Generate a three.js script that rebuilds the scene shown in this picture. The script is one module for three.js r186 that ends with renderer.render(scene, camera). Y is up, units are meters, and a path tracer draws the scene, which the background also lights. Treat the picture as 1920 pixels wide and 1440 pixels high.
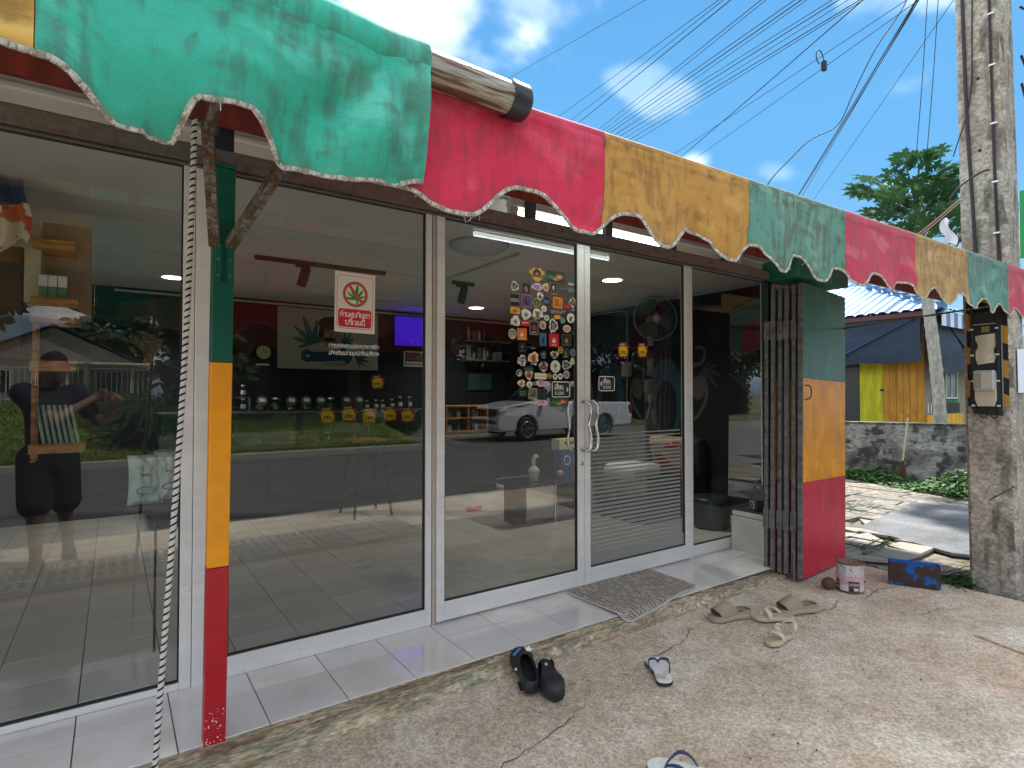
import * as THREE from 'three';
import { RoundedBoxGeometry } from 'three/addons/geometries/RoundedBoxGeometry.js';
import { mergeGeometries } from 'three/addons/utils/BufferGeometryUtils.js';
import { MarchingCubes } from 'three/addons/objects/MarchingCubes.js';
import { RectAreaLightUniformsLib } from 'three/addons/lights/RectAreaLightUniformsLib.js';
RectAreaLightUniformsLib.init();

// ---------------------------------------------------------------- camera, renderer
const scene = new THREE.Scene();
const V = (x, y, z) => new THREE.Vector3(x, y, z);
const renderer = new THREE.WebGLRenderer({ antialias: true });
renderer.toneMapping = THREE.LinearToneMapping;
renderer.toneMappingExposure = 2.75;
renderer.shadowMap.enabled = true;
const camera = new THREE.PerspectiveCamera(67.87, 4 / 3, 0.05, 400);
camera.position.set(0, 1.35, 2.87);
camera.lookAt(camera.position.clone().add(V(0.5729, 0.01869, -0.8194)));

// ---------------------------------------------------------------- random numbers and noise
let seedState = 7;
const reseed = (s) => { seedState = s | 0; };
const rnd = () => { seedState = (seedState + 0x6d2b79f5) | 0; let t = Math.imul(seedState ^ (seedState >>> 15), 1 | seedState); t = (t + Math.imul(t ^ (t >>> 7), 61 | t)) ^ t; return ((t ^ (t >>> 14)) >>> 0) / 4294967296; };
const rr = (a, b) => a + (b - a) * rnd();
const clamp = (x, a = 0, b = 1) => Math.min(b, Math.max(a, x));
const sstep = (a, b, x) => { const t = clamp((x - a) / (b - a)); return t * t * (3 - 2 * t); };
const mix = (a, b, t) => a + (b - a) * t;
const mix3 = (a, b, t) => [mix(a[0], b[0], t), mix(a[1], b[1], t), mix(a[2], b[2], t)];
const hash = (x, y, s) => { let h = Math.imul(x, 374761393) + Math.imul(y, 668265263) + Math.imul(s, 2147483647 ^ 0x5bd1e995) | 0; h = Math.imul(h ^ (h >>> 13), 1274126177); return ((h ^ (h >>> 16)) >>> 0) / 4294967296; };
// value noise that repeats every p cells
function vnoise(x, y, p, s) {
  const x0 = Math.floor(x), y0 = Math.floor(y), fx = x - x0, fy = y - y0, m = (a) => ((a % p) + p) % p;
  const u = fx * fx * (3 - 2 * fx), v = fy * fy * (3 - 2 * fy), a = m(x0), b = m(x0 + 1), c = m(y0), d = m(y0 + 1);
  return mix(mix(hash(a, c, s), hash(b, c, s), u), mix(hash(a, d, s), hash(b, d, s), u), v);
}
function fbm(x, y, p, s, oct = 4, gain = 0.5) {
  let t = 0, a = 1, n = 0;
  for (let i = 0; i < oct; i++) { t += a * vnoise(x, y, p, s + i * 17); n += a; a *= gain; x *= 2; y *= 2; p *= 2; }
  return t / n;
}
const hash3 = (x, y, z, s) => hash(Math.imul(x, 73) + z * 1931, Math.imul(y, 151) - z * 577, s);
function noise3(x, y, z, s) {
  const x0 = Math.floor(x), y0 = Math.floor(y), z0 = Math.floor(z), f = (a) => a * a * (3 - 2 * a), u = f(x - x0), v = f(y - y0), w = f(z - z0);
  const c = (i, j, k) => hash3(x0 + i, y0 + j, z0 + k, s);
  return mix(mix(mix(c(0, 0, 0), c(1, 0, 0), u), mix(c(0, 1, 0), c(1, 1, 0), u), v), mix(mix(c(0, 0, 1), c(1, 0, 1), u), mix(c(0, 1, 1), c(1, 1, 1), u), v), w);
}
const fbm3 = (x, y, z, s, o = 4) => { let t = 0, a = 1, n = 0; for (let i = 0; i < o; i++) { t += a * noise3(x, y, z, s + i * 31); n += a; a *= 0.5; x *= 2; y *= 2; z *= 2; } return t / n; };

// ---------------------------------------------------------------- sky: air and clouds only
const SKY_LEVEL = 0.57;   // radiance for a displayed value of 1 at the exposure above
{
  const W = 2048, H = 1024, data = new Float32Array(W * H * 4);
  // clouds in view: azimuth and elevation of the middle (degrees, azimuth from -z towards +x), half sizes, strength
  const clouds = [[18, 37, 14, 7, 0.5], [27, 32.5, 10, 4.2, 0.42], [8, 42, 16, 10, 0.5], [36, 37, 9, 4, 0.2], [71, 34.5, 6.5, 4.0, 0.42], [75, 31, 6, 3, 0.42], [52.6, 21.2, 1.5, 1.0, 0.5], [49, 26.5, 3.2, 1.6, 0.13], [46.5, 28.2, 3.0, 1.3, 0.1], [60, 19.5, 2.6, 1.3, 0.12], [69.5, 24, 3, 2, 0.1]];
  const deg = 180 / Math.PI;
  for (let j = 0; j < H; j++) {
    const up = ((j + 0.5) / H - 0.5) * Math.PI, y = Math.sin(up), el = up * deg;
    for (let i = 0; i < W; i++) {
      const ro = ((i + 0.5) / W - 0.5) * 2 * Math.PI, x = Math.cos(ro) * Math.cos(up), z = Math.sin(ro) * Math.cos(up);
      let az = Math.atan2(x, -z) * deg;
      const t = clamp(el / 60);
      let c = mix3([0.30, 0.48, 0.63], [0.112, 0.335, 0.62], sstep(0, 0.36, t));
      c = mix3(c, [0.052, 0.205, 0.51], sstep(0.3, 1, t));
      if (el < 0) c = [0.32, 0.36, 0.36];
      let dens = 0;
      if (el > -1) {
        const k = 1 / (Math.max(y, 0) + 0.22), px = x * k * 2.4 + 9, pz = z * k * 2.4 + 4, n = fbm3(px, pz, 0.3, 5, 5), n2 = fbm3(x * 9, y * 13, z * 9, 77, 5);
        // how clear the air is round the part of the sky in view
        const view = 1 - sstep(0.8, 1.25, Math.hypot((az - 44) / 52, (el - 26) / 34));
        dens = sstep(0.40 + 0.36 * view, 0.60 + 0.36 * view, n * 0.75 + n2 * 0.25) * sstep(-1, 6, el);
        for (const [ca, ce, sa, se, st] of clouds) {
          const q = Math.hypot((az - ca) / sa, (el - ce) / se);
          if (q < 1.8) dens = Math.max(dens, st * sstep(0.30, 0.72, (1.15 - q * 0.72) * 0.62 + (n2 - 0.5) * 1.5 + 0.02) * sstep(1.8, 1.1, q));
        }
      }
      const lit = mix(1.45, 2.5, sstep(0.2, 0.9, fbm3(x * 5 + 3, y * 7, z * 5, 9, 3)));
      c = mix3(c, [lit * 0.97, lit * 0.985, lit], dens * 0.93);
      const o = (j * W + i) * 4;
      for (let q = 0; q < 3; q++) data[o + q] = c[q] * SKY_LEVEL;
      data[o + 3] = 1;
    }
  }
  const t = new THREE.DataTexture(data, W, H, THREE.RGBAFormat, THREE.FloatType);
  t.mapping = THREE.EquirectangularReflectionMapping; t.magFilter = THREE.LinearFilter; t.needsUpdate = true;
  scene.background = t; scene.environment = t;
}
// the sun stands high behind the shop, over the lane: the pavement lies in the shade of the awnings
const sun = new THREE.DirectionalLight(new THREE.Color(1, 0.955, 0.88), 3.5);
sun.position.set(14, 20, -8); sun.target.position.set(2, 0, 1);
sun.castShadow = true; sun.shadow.radius = 4; sun.shadow.mapSize.set(2048, 2048);
Object.assign(sun.shadow.camera, { left: -24, right: 24, top: 24, bottom: -24, near: 1, far: 80 });
scene.add(sun, sun.target);

// ---------------------------------------------------------------- helpers
const used = new Map();
function numbered(n) { const k = used.get(n) ?? 0; used.set(n, k + 1); return k ? n + '_' + String(k).padStart(3, '0') : n; }
function thing(name, label, category, pos = [0, 0, 0], turn = 0, group) {
  const o = new THREE.Group(); o.name = numbered(name); scene.add(o); o.position.set(...pos); o.rotation.y = turn;
  o.userData = { label, category }; if (group) o.userData.group = group;
  return o;
}
function part(name, geo, mat, parent) { const m = new THREE.Mesh(geo, mat); m.name = name; m.castShadow = m.receiveShadow = true; parent.add(m); return m; }
function solo(name, label, category, geo, mat, pos = [0, 0, 0], turn = 0, group) {
  const m = new THREE.Mesh(geo, mat); m.name = numbered(name); m.castShadow = m.receiveShadow = true; m.position.set(...pos); m.rotation.y = turn;
  m.userData = { label, category }; if (group) m.userData.group = group; scene.add(m); return m;
}
function struct(name, geo, mat) { const m = new THREE.Mesh(geo, mat); m.name = numbered(name); m.castShadow = m.receiveShadow = true; m.userData = { kind: 'structure' }; scene.add(m); return m; }
const hub = (name, parent) => { const g = new THREE.Group(); g.name = name; parent.add(g); return g; };
const M = (o) => new THREE.MeshStandardMaterial(o);
const MP = (o) => new THREE.MeshPhysicalMaterial(o);
const C = (r, g, b) => new THREE.Color().setRGB(r, g, b);
const hx = (s) => new THREE.Color(s);
// box from its two corners, uv in metres
function bx(x0, x1, y0, y1, z0, z1, r = 0) {
  const w = x1 - x0, h = y1 - y0, d = z1 - z0;
  const g = r ? new RoundedBoxGeometry(w, h, d, 2, Math.min(r, w / 2.01, h / 2.01, d / 2.01)) : new THREE.BoxGeometry(w, h, d);
  g.translate((x0 + x1) / 2, (y0 + y1) / 2, (z0 + z1) / 2);
  return metres(g);
}
// uv = position along the two axes across the normal, in metres
function metres(g) {
  const p = g.attributes.position, n = g.attributes.normal, uv = new Float32Array(p.count * 2);
  for (let i = 0; i < p.count; i++) {
    const ax = Math.abs(n.getX(i)), ay = Math.abs(n.getY(i)), az = Math.abs(n.getZ(i));
    if (ay >= ax && ay >= az) { uv[i * 2] = p.getX(i); uv[i * 2 + 1] = p.getZ(i); }
    else if (ax >= az) { uv[i * 2] = p.getZ(i); uv[i * 2 + 1] = p.getY(i); }
    else { uv[i * 2] = p.getX(i); uv[i * 2 + 1] = p.getY(i); }
  }
  g.setAttribute('uv', new THREE.BufferAttribute(uv, 2));
  return g;
}
const merge = (a) => mergeGeometries(a.map((g) => { const q = g.index ? g.toNonIndexed() : g; for (const k of Object.keys(q.attributes)) if (!['position', 'normal', 'uv'].includes(k)) q.deleteAttribute(k); return q; }), false);
const tube = (pts, r, seg = 40, rad = 8, closed = false) => new THREE.TubeGeometry(new THREE.CatmullRomCurve3(pts.map((p) => V(...p)), closed), seg, r, rad, closed);
function cyl(a, b, r0, r1 = r0, seg = 16, open = false) {
  const A = V(...a), B = V(...b), d = B.clone().sub(A), g = new THREE.CylinderGeometry(r1, r0, d.length(), seg, 1, open);
  g.applyQuaternion(new THREE.Quaternion().setFromUnitVectors(V(0, 1, 0), d.clone().normalize()));
  g.translate((A.x + B.x) / 2, (A.y + B.y) / 2, (A.z + B.z) / 2);
  return g;
}
function bar(a, b, w, h, upv = V(0, 1, 0)) {   // square bar between two points
  const A = V(...a), B = V(...b), d = B.clone().sub(A), L = d.length(); d.normalize();
  const s = V(0, 0, 0).crossVectors(d, upv).normalize(), u = V(0, 0, 0).crossVectors(s, d);
  const g = new RoundedBoxGeometry(w, h, L, 1, Math.min(w, h) * 0.12); metres(g);
  g.applyMatrix4(new THREE.Matrix4().makeBasis(s, u, d.clone().negate()));
  g.translate((A.x + B.x) / 2, (A.y + B.y) / 2, (A.z + B.z) / 2);
  return g;
}
const lathe = (pts, seg = 28) => new THREE.LatheGeometry(pts.map(([x, y]) => new THREE.Vector2(x, y)), seg);
function shapeOf(pts) { return new THREE.Shape(pts.map(([x, y]) => new THREE.Vector2(x, y))); }
function prism(pts, depth, bevel = 0) { return new THREE.ExtrudeGeometry(shapeOf(pts), { depth, bevelEnabled: bevel > 0, bevelSize: bevel, bevelThickness: bevel, bevelSegments: 2, curveSegments: 16 }); }
// a sheet from a function of (s, t) in 0..1
function sheet(ns, nt, f, uvf) {
  const p = [], uv = [], ix = [];
  for (let j = 0; j <= nt; j++) for (let i = 0; i <= ns; i++) { const s = i / ns, t = j / nt; p.push(...f(s, t)); uv.push(...(uvf ? uvf(s, t) : [s, t])); }
  for (let j = 0; j < nt; j++) for (let i = 0; i < ns; i++) { const a = j * (ns + 1) + i, b = a + 1, c = a + ns + 1, d = c + 1; ix.push(a, b, d, a, d, c); }
  const g = new THREE.BufferGeometry(); g.setAttribute('position', new THREE.Float32BufferAttribute(p, 3)); g.setAttribute('uv', new THREE.Float32BufferAttribute(uv, 2)); g.setIndex(ix); g.computeVertexNormals();
  return g;
}
// textures: f(u, v) -> sRGB 0..255 triple or one number
function tex(w, h, f, srgb = true, rep = 1, rep2 = rep) {
  const d = new Uint8Array(w * h * 4);
  for (let j = 0; j < h; j++) for (let i = 0; i < w; i++) { const c = f((i + 0.5) / w, (j + 0.5) / h), o = (j * w + i) * 4; if (typeof c === 'number') d[o] = d[o + 1] = d[o + 2] = clamp(c, 0, 255); else { d[o] = clamp(c[0], 0, 255); d[o + 1] = clamp(c[1], 0, 255); d[o + 2] = clamp(c[2], 0, 255); } d[o + 3] = 255; }
  const t = new THREE.DataTexture(d, w, h, THREE.RGBAFormat); t.wrapS = t.wrapT = THREE.RepeatWrapping; t.magFilter = THREE.LinearFilter; t.repeat.set(rep, rep2); if (srgb) t.colorSpace = THREE.SRGBColorSpace; t.needsUpdate = true;
  return t;
}
function canvasTex(w, h, draw) {
  const c = document.createElement('canvas'); c.width = w; c.height = h; const g = c.getContext('2d'); draw(g, w, h);
  const t = new THREE.CanvasTexture(c); t.colorSpace = THREE.SRGBColorSpace; return t;
}
// ---------------------------------------------------------------- materials shared by the setting
const F = 0.08;                       // height of the tiled shop floor above the pavement
const CEIL = 2.485, BACK = -4.4, RIGHT = 5.35, LEFT = -1.75;
const grain = tex(256, 256, (u, v) => 128 + (fbm(u * 64, v * 64, 64, 3, 3) - 0.5) * 190, false, 2);
const softGrain = tex(256, 256, (u, v) => 128 + (fbm(u * 12, v * 12, 12, 8, 5) - 0.5) * 200, false, 1);
// pavement: worn sandy concrete with pebbles, trowel marks and dirty patches
const paveMap = tex(1024, 1024, (u, v) => {
  const a = fbm(u * 5, v * 5, 5, 11, 6), b = fbm(u * 190, v * 190, 190, 12, 3), w = fbm(u * 40 + a * 2.2, v * 40 + a * 1.4, 40, 15, 3), c = vnoise(u * 200, v * 200, 200, 19), d = fbm(u * 9, v * 9, 9, 33, 5);
  let k = 0.82 + (a - 0.5) * 0.10 + (b - 0.5) * 0.42 + (w - 0.5) * 0.14;
  let col = mix3([187, 169, 147], [197, 184, 166], sstep(0.38, 0.66, a));
  col = mix3(col, [158, 132, 108], sstep(0.6, 0.8, d) * 0.25);
  k += c > 0.965 ? 0.16 : c < 0.03 ? -0.14 : 0;
  return [col[0] * k * 1.2, col[1] * k * 1.2, col[2] * k * 1.2];
}, true, 0.62);
const paveBump = tex(1024, 1024, (u, v) => { const a = fbm(u * 5, v * 5, 5, 11, 6), w = fbm(u * 40 + a * 2.2, v * 40 + a * 1.4, 40, 15, 3); return 255 * clamp(0.1 + w * 0.3 + fbm(u * 190, v * 190, 190, 12, 3) * 0.6); }, false, 0.62);
const pavement = M({ map: paveMap, bumpMap: paveBump, bumpScale: 0.006, roughness: 0.95 });
const asphaltMap = tex(512, 512, (u, v) => { const k = 104 + (fbm(u * 6, v * 6, 6, 4, 4) - 0.5) * 26 + (vnoise(u * 256, v * 256, 256, 9) - 0.5) * 34; return [k, k * 0.985, k * 0.96]; }, true, 0.4);
const asphalt = M({ map: asphaltMap, bumpMap: grain, bumpScale: 0.004, roughness: 0.92 });
const soilMap = tex(512, 512, (u, v) => { const a = fbm(u * 8, v * 8, 8, 41, 5), k = 0.75 + (fbm(u * 80, v * 80, 80, 42, 3) - 0.5) * 0.6; const c = mix3([96, 104, 58], [128, 108, 78], sstep(0.42, 0.62, a)); return [c[0] * k * 1.2, c[1] * k * 1.2, c[2] * k * 1.2]; }, true, 0.3);
const soil = M({ map: soilMap, roughness: 1 });
const laneMap = tex(1024, 1024, (u, v) => {
  const a = fbm(u * 6, v * 6, 6, 51, 6), b = fbm(u * 70, v * 70, 70, 52, 3), g = fbm(u * 13, v * 13, 13, 56, 5);
  let c = mix3([132, 127, 117], [156, 152, 144], sstep(0.35, 0.65, a)); const k = 0.82 + (b - 0.5) * 0.62;
  c = mix3(c, [116, 112, 84], sstep(0.56, 0.7, g) * 0.55);
  return [c[0] * k * 1.12, c[1] * k * 1.12, c[2] * k * 1.12];
}, true, 0.4);
const lane = M({ map: laneMap, bumpMap: grain, bumpScale: 0.006, roughness: 0.95 });
const laneGrey = M({ map: tex(512, 512, (u, v) => { const k = 112 + (fbm(u * 7, v * 7, 7, 61, 5) - 0.5) * 60 + (vnoise(u * 200, v * 200, 200, 62) - 0.5) * 34; return [k * 0.98, k, k * 1.02]; }, true, 0.5), roughness: 0.95, bumpMap: grain, bumpScale: 0.003 });
const stepMap = tex(1024, 256, (u, v) => {
  const a = fbm(u * 24, v * 5, 24, 71, 5), b = fbm(u * 130, v * 30, 130, 72, 3), m = fbm(u * 40, v * 6, 40, 75, 4);
  let c = mix3([158, 140, 114], [186, 172, 146], sstep(0.35, 0.65, a)); const k = 0.8 + (b - 0.5) * 0.6;
  if (v < 0.62) c = mix3(c, [138, 140, 122], sstep(0.5, 0.6, m) * 0.7);          // green-grey growth on the riser
  if (v > 0.66 && v < 0.86) c = mix3(c, [124, 100, 78], sstep(0.45, 0.62, fbm(u * 30, v * 8, 30, 79, 3)) * 0.8);   // brown earth on the edge
  return [c[0] * k * 1.32, c[1] * k * 1.32, c[2] * k * 1.32];
}, true, 1 / 3, 1);
const stepMat = M({ map: stepMap, bumpMap: grain, bumpScale: 0.008, roughness: 0.96 });
const plaster = M({ color: C(0.62, 0.60, 0.56), roughness: 0.9, bumpMap: softGrain, bumpScale: 0.002 });
const ceilingMat = M({ map: tex(256, 256, (u, v) => { const k = 198 + (fbm(u * 5, v * 5, 5, 81, 4) - 0.5) * 22; return [k, k * 0.985, k * 0.95]; }, true, 0.5), roughness: 0.92 });
const navyWall = M({ map: tex(256, 256, (u, v) => { const k = 0.8 + (fbm(u * 8, v * 8, 8, 83, 4) - 0.5) * 0.6; return [17 * k, 19 * k, 30 * k]; }, true, 0.5), roughness: 0.8 });
const frameMap = tex(512, 512, (u, v) => { const k = 222 + (fbm(u * 4, v * 30, 30, 91, 4) - 0.5) * 22 - (vnoise(u * 60, v * 60, 60, 92) > 0.95 ? 22 : 0); return [k, k * 0.985, k * 0.972]; }, true, 1);
const frameMat = M({ map: frameMap, roughness: 0.42, metalness: 0.0 });
const darkSteelMap = tex(512, 512, (u, v) => { const a = fbm(u * 6, v * 14, 14, 95, 5), k = 0.84 + (fbm(u * 60, v * 60, 60, 96, 3) - 0.5) * 0.24; const c = mix3([104, 94, 92], [96, 84, 80], sstep(0.5, 0.64, a)); return [c[0] * k * 1.2, c[1] * k * 1.2, c[2] * k * 1.2]; }, true, 1.2);
const trackMat = M({ map: darkSteelMap, roughness: 0.7, metalness: 0.15 });
const rustyMap = tex(512, 512, (u, v) => { const a = fbm(u * 5, v * 12, 12, 101, 5), b = fbm(u * 40, v * 90, 90, 102, 3), k = 0.8 + (b - 0.5) * 0.8; const c = a > 0.5 ? mix3([128, 118, 108], [114, 88, 66], sstep(0.5, 0.62, a)) : mix3([128, 118, 108], [152, 144, 132], sstep(0.5, 0.36, a)); return [c[0] * k, c[1] * k, c[2] * k]; }, true, 1.6);
const rusty = M({ map: rustyMap, roughness: 0.72, metalness: 0.35, bumpMap: grain, bumpScale: 0.001 });
const glass = MP({ color: C(0.93, 0.965, 0.945), transmission: 1, roughness: 0, thickness: 0, ior: 1.72 });
const redBoard = M({ map: tex(512, 256, (u, v) => { const k = 0.86 + (fbm(u * 40, v * 9, 40, 105, 4) - 0.5) * 0.5; return [128 * k, 44 * k, 38 * k]; }, true, 0.7), roughness: 0.7, bumpMap: grain, bumpScale: 0.001 });
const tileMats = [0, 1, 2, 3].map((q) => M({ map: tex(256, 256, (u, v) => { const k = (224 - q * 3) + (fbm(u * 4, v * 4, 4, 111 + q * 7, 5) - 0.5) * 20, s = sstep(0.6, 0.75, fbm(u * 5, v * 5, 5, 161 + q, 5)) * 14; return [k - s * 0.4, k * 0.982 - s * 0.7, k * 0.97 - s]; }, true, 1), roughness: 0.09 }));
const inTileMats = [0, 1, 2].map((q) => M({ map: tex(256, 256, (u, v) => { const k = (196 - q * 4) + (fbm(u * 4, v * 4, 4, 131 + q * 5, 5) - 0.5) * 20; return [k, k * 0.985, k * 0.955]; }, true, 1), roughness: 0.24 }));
const grout = M({ color: C(0.10, 0.085, 0.075), roughness: 0.95 });

// ---------------------------------------------------------------- the ground
{
  const g = new THREE.PlaneGeometry(500, 500); g.rotateX(-Math.PI / 2); metres(g); g.translate(0, -0.11, 0);
  struct('ground', g, soil);
  // pavement in front of the shop, uneven like hand-laid concrete
  const pv = sheet(260, 80, (s, t) => { const x = -7 + s * 11.9, z = 3.8 - t * 3.3, e = sstep(0.5, 0.95, z), h = (fbm(x * 1.1 + 20, z * 1.1 + 20, 999, 5, 4) - 0.5) * 0.018 + (fbm(x * 7 + 90, z * 7 + 90, 999, 6, 3) - 0.5) * 0.006 + (1 - e) * 0.012 * (0.4 + fbm(x * 5 + 50, z * 5 + 50, 999, 8, 3)); return [x, h - 0.004, z]; }, (s, t) => [-7 + s * 11.9, 3.8 - t * 3.3]);
  const p = struct('pavement', pv, pavement);
  part('pavement_edge', bx(-7, 4.9, -0.16, -0.03, 0.55, 3.8), stepMat, p).userData.kind = 'structure';
  part('edging_slab', metres(prism([[0, 0], [1.35, 0.08], [1.4, 0.75], [0.35, 1.0]], 0.05, 0.004).rotateX(-Math.PI / 2).translate(3.62, -0.043, 2.72)), M({ map: paveMap, color: C(0.98, 1.03, 1.06), bumpMap: paveBump, bumpScale: 0.004, roughness: 0.95 }), p);
  // dirt-filled cracks
  for (const pts of [[[3.55, 1.02], [3.75, 1.06], [3.9, 1.01], [4.12, 1.09], [4.4, 1.05], [4.6, 1.12]], [[4.0, 1.3], [4.12, 1.42], [4.3, 1.44], [4.5, 1.56]], [[0.9, 1.25], [1.2, 1.12], [1.45, 1.08], [1.75, 0.98]], [[2.3, 0.86], [2.6, 0.82], [2.75, 0.74]]]) { const q = []; for (let i = 0; i + 1 < pts.length; i++) for (let k = 0; k < 8; k++) { const t = k / 8, x = mix(pts[i][0], pts[i + 1][0], t) + (hash(i, k, 5) - 0.5) * 0.022, z = mix(pts[i][1], pts[i + 1][1], t) + (hash(i, k, 6) - 0.5) * 0.022; q.push([x, z]); } part('crack', sheet(q.length - 1, 1, (s, t) => { const [x, z] = q[Math.round(s * (q.length - 1))], w = 0.0012 + 0.002 * hash(Math.round(s * 99), 1, 7); return [x, (fbm(x * 1.1 + 20, z * 1.1 + 20, 999, 5, 4) - 0.5) * 0.018 + (fbm(x * 7 + 90, z * 7 + 90, 999, 6, 3) - 0.5) * 0.006 + 0.0015 + (1 - sstep(0.5, 0.95, z)) * 0.012, z + (0.5 - t) * 2 * w]; }), M({ color: C(0.11, 0.085, 0.065), roughness: 1 }), p); }
  // road
  const rd = new THREE.PlaneGeometry(120, 6.7); rd.rotateX(-Math.PI / 2); rd.translate(0, -0.05, 7.15); metres(rd);
  struct('road', rd, asphalt);
  const kerb = struct('kerb', bx(-60, 60, -0.1, 0.08, 10.5, 10.68, 0.02), M({ color: C(0.42, 0.39, 0.34), roughness: 0.95, bumpMap: grain, bumpScale: 0.004 }));
  const vg = new THREE.PlaneGeometry(120, 60); vg.rotateX(-Math.PI / 2); vg.translate(0, 0.05, 40.68); metres(vg);
  struct('verge', vg, M({ map: tex(512, 512, (u, v) => { const k = 0.7 + (fbm(u * 70, v * 70, 70, 141, 3) - 0.5) * 0.9, c = mix3([98, 122, 44], [140, 140, 70], sstep(0.42, 0.64, fbm(u * 7, v * 7, 7, 142, 4))); return [c[0] * k * 1.3, c[1] * k * 1.3, c[2] * k * 1.3]; }, true, 0.25), roughness: 1 }));
  // lane beside the shop
  const ln = sheet(60, 90, (s, t) => { const x = 4.9 + s * 5.6, z = 3.8 - t * 11.8; return [x, -0.045 + (fbm(x * 2 + 9, z * 2 + 30, 999, 13, 3) - 0.5) * 0.02, z]; }, (s, t) => [4.9 + s * 5.6, 3.8 - t * 11.8]);
  const L = struct('lane', ln, M({ map: laneMap, color: C(0.78, 0.74, 0.64), roughness: 1, bumpMap: grain, bumpScale: 0.006 }));
  // worn slabs of the lane, laid in crooked rows
  reseed(21);
  const slabMats = [lane, M({ map: laneMap, color: C(0.9, 0.9, 0.88), roughness: 0.95, bumpMap: grain, bumpScale: 0.006 }), M({ map: laneMap, color: C(1, 0.97, 0.92), roughness: 0.95, bumpMap: grain, bumpScale: 0.006 })];
  for (let r = 0; r < 11; r++) {
    let z = -3.4 + rr(-0.3, 0);
    const x = 6.1 + r * 0.36;
    while (z < 2.2) {
      const w = rr(0.45, 0.85), a = 0.33, j = () => rr(-0.03, 0.03);
      const inAsphalt = z + w / 2 > 0.1 && x < 8.1;
      if (!inAsphalt) {
        const pts = [[j(), j()], [a + j(), j()], [a + j() * 0.6, w - 0.03 + j()], [a * 0.5 + j(), w - 0.03 + j()], [j(), w - 0.03 + j()]];
        const g = prism(pts, 0.03, 0.006); g.rotateX(Math.PI / 2); g.translate(x, -0.012 + rr(-0.006, 0.006), z); metres(g);
        part('paving_slab', g, slabMats[Math.floor(rnd() * 3)], L);
      }
      z += w + 0.005;
    }
  }
  part('asphalt_patch', metres(prism([[0, 0], [2.0, -0.25], [2.3, 1.1], [1.6, 2.3], [0.1, 2.1], [-0.35, 0.9]], 0.02, 0.004).rotateX(Math.PI / 2).translate(6.25, -0.005, 0.1)), laneGrey, L);
  // pale crazy paving by the gate
  reseed(5);
  const pale = M({ color: C(0.5, 0.48, 0.44), roughness: 0.85, bumpMap: grain, bumpScale: 0.004, map: frameMap });
  for (let r = 0; r < 5; r++) for (let c = 0; c < 5; c++) {
    const x = 5.0 + c * 0.34 + (r % 2) * 0.12, z = -0.75 + r * 0.33, j = () => rr(-0.07, 0.07);
    const pts = [[j(), j()], [0.3 + j() * 0.5, j()], [0.3 + j() * 0.5, 0.29 + j() * 0.5], [j(), 0.29 + j() * 0.5]]; if (rnd() < 0.45) pts.splice(Math.floor(rnd() * 4), 1);
    const g = prism(pts, 0.02, 0.004); g.rotateX(Math.PI / 2); g.translate(x, -0.006, z); metres(g);
    part('crazy_paving_stone', g, pale, L);
  }
}
// precast grating covers over the street drain
{
  const mat = M({ color: C(0.30, 0.28, 0.25), roughness: 0.95, bumpMap: grain, bumpScale: 0.004 }), inside = M({ color: C(0.03, 0.03, 0.028), roughness: 1 });
  for (let k = 0; k < 6; k++) {
    const x0 = -3.2 + k * 0.95, o = thing('drain_cover', 'precast concrete slotted drain cover set in the pavement by the road', 'drain cover', [x0, 0, 2.47], 0, 'slotted covers over the street drain');
    const rails = [], webs = [];
    for (const z of [-0.34, -0.13, 0.09, 0.3]) rails.push(bx(0.005, 0.94, 0.005, 0.05, z, z + 0.05, 0.008));
    for (let i = 0; i < 13; i++) webs.push(bx(0.02 + i * 0.073, 0.05 + i * 0.073, 0.006, 0.045, -0.3, 0.32, 0.005));
    part('rails', merge(rails), mat, o); part('webs', merge(webs), mat, o);
    part('well', bx(0.003, 0.942, 0.001, 0.004, -0.33, 0.34), inside, o);
  }
}
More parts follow.
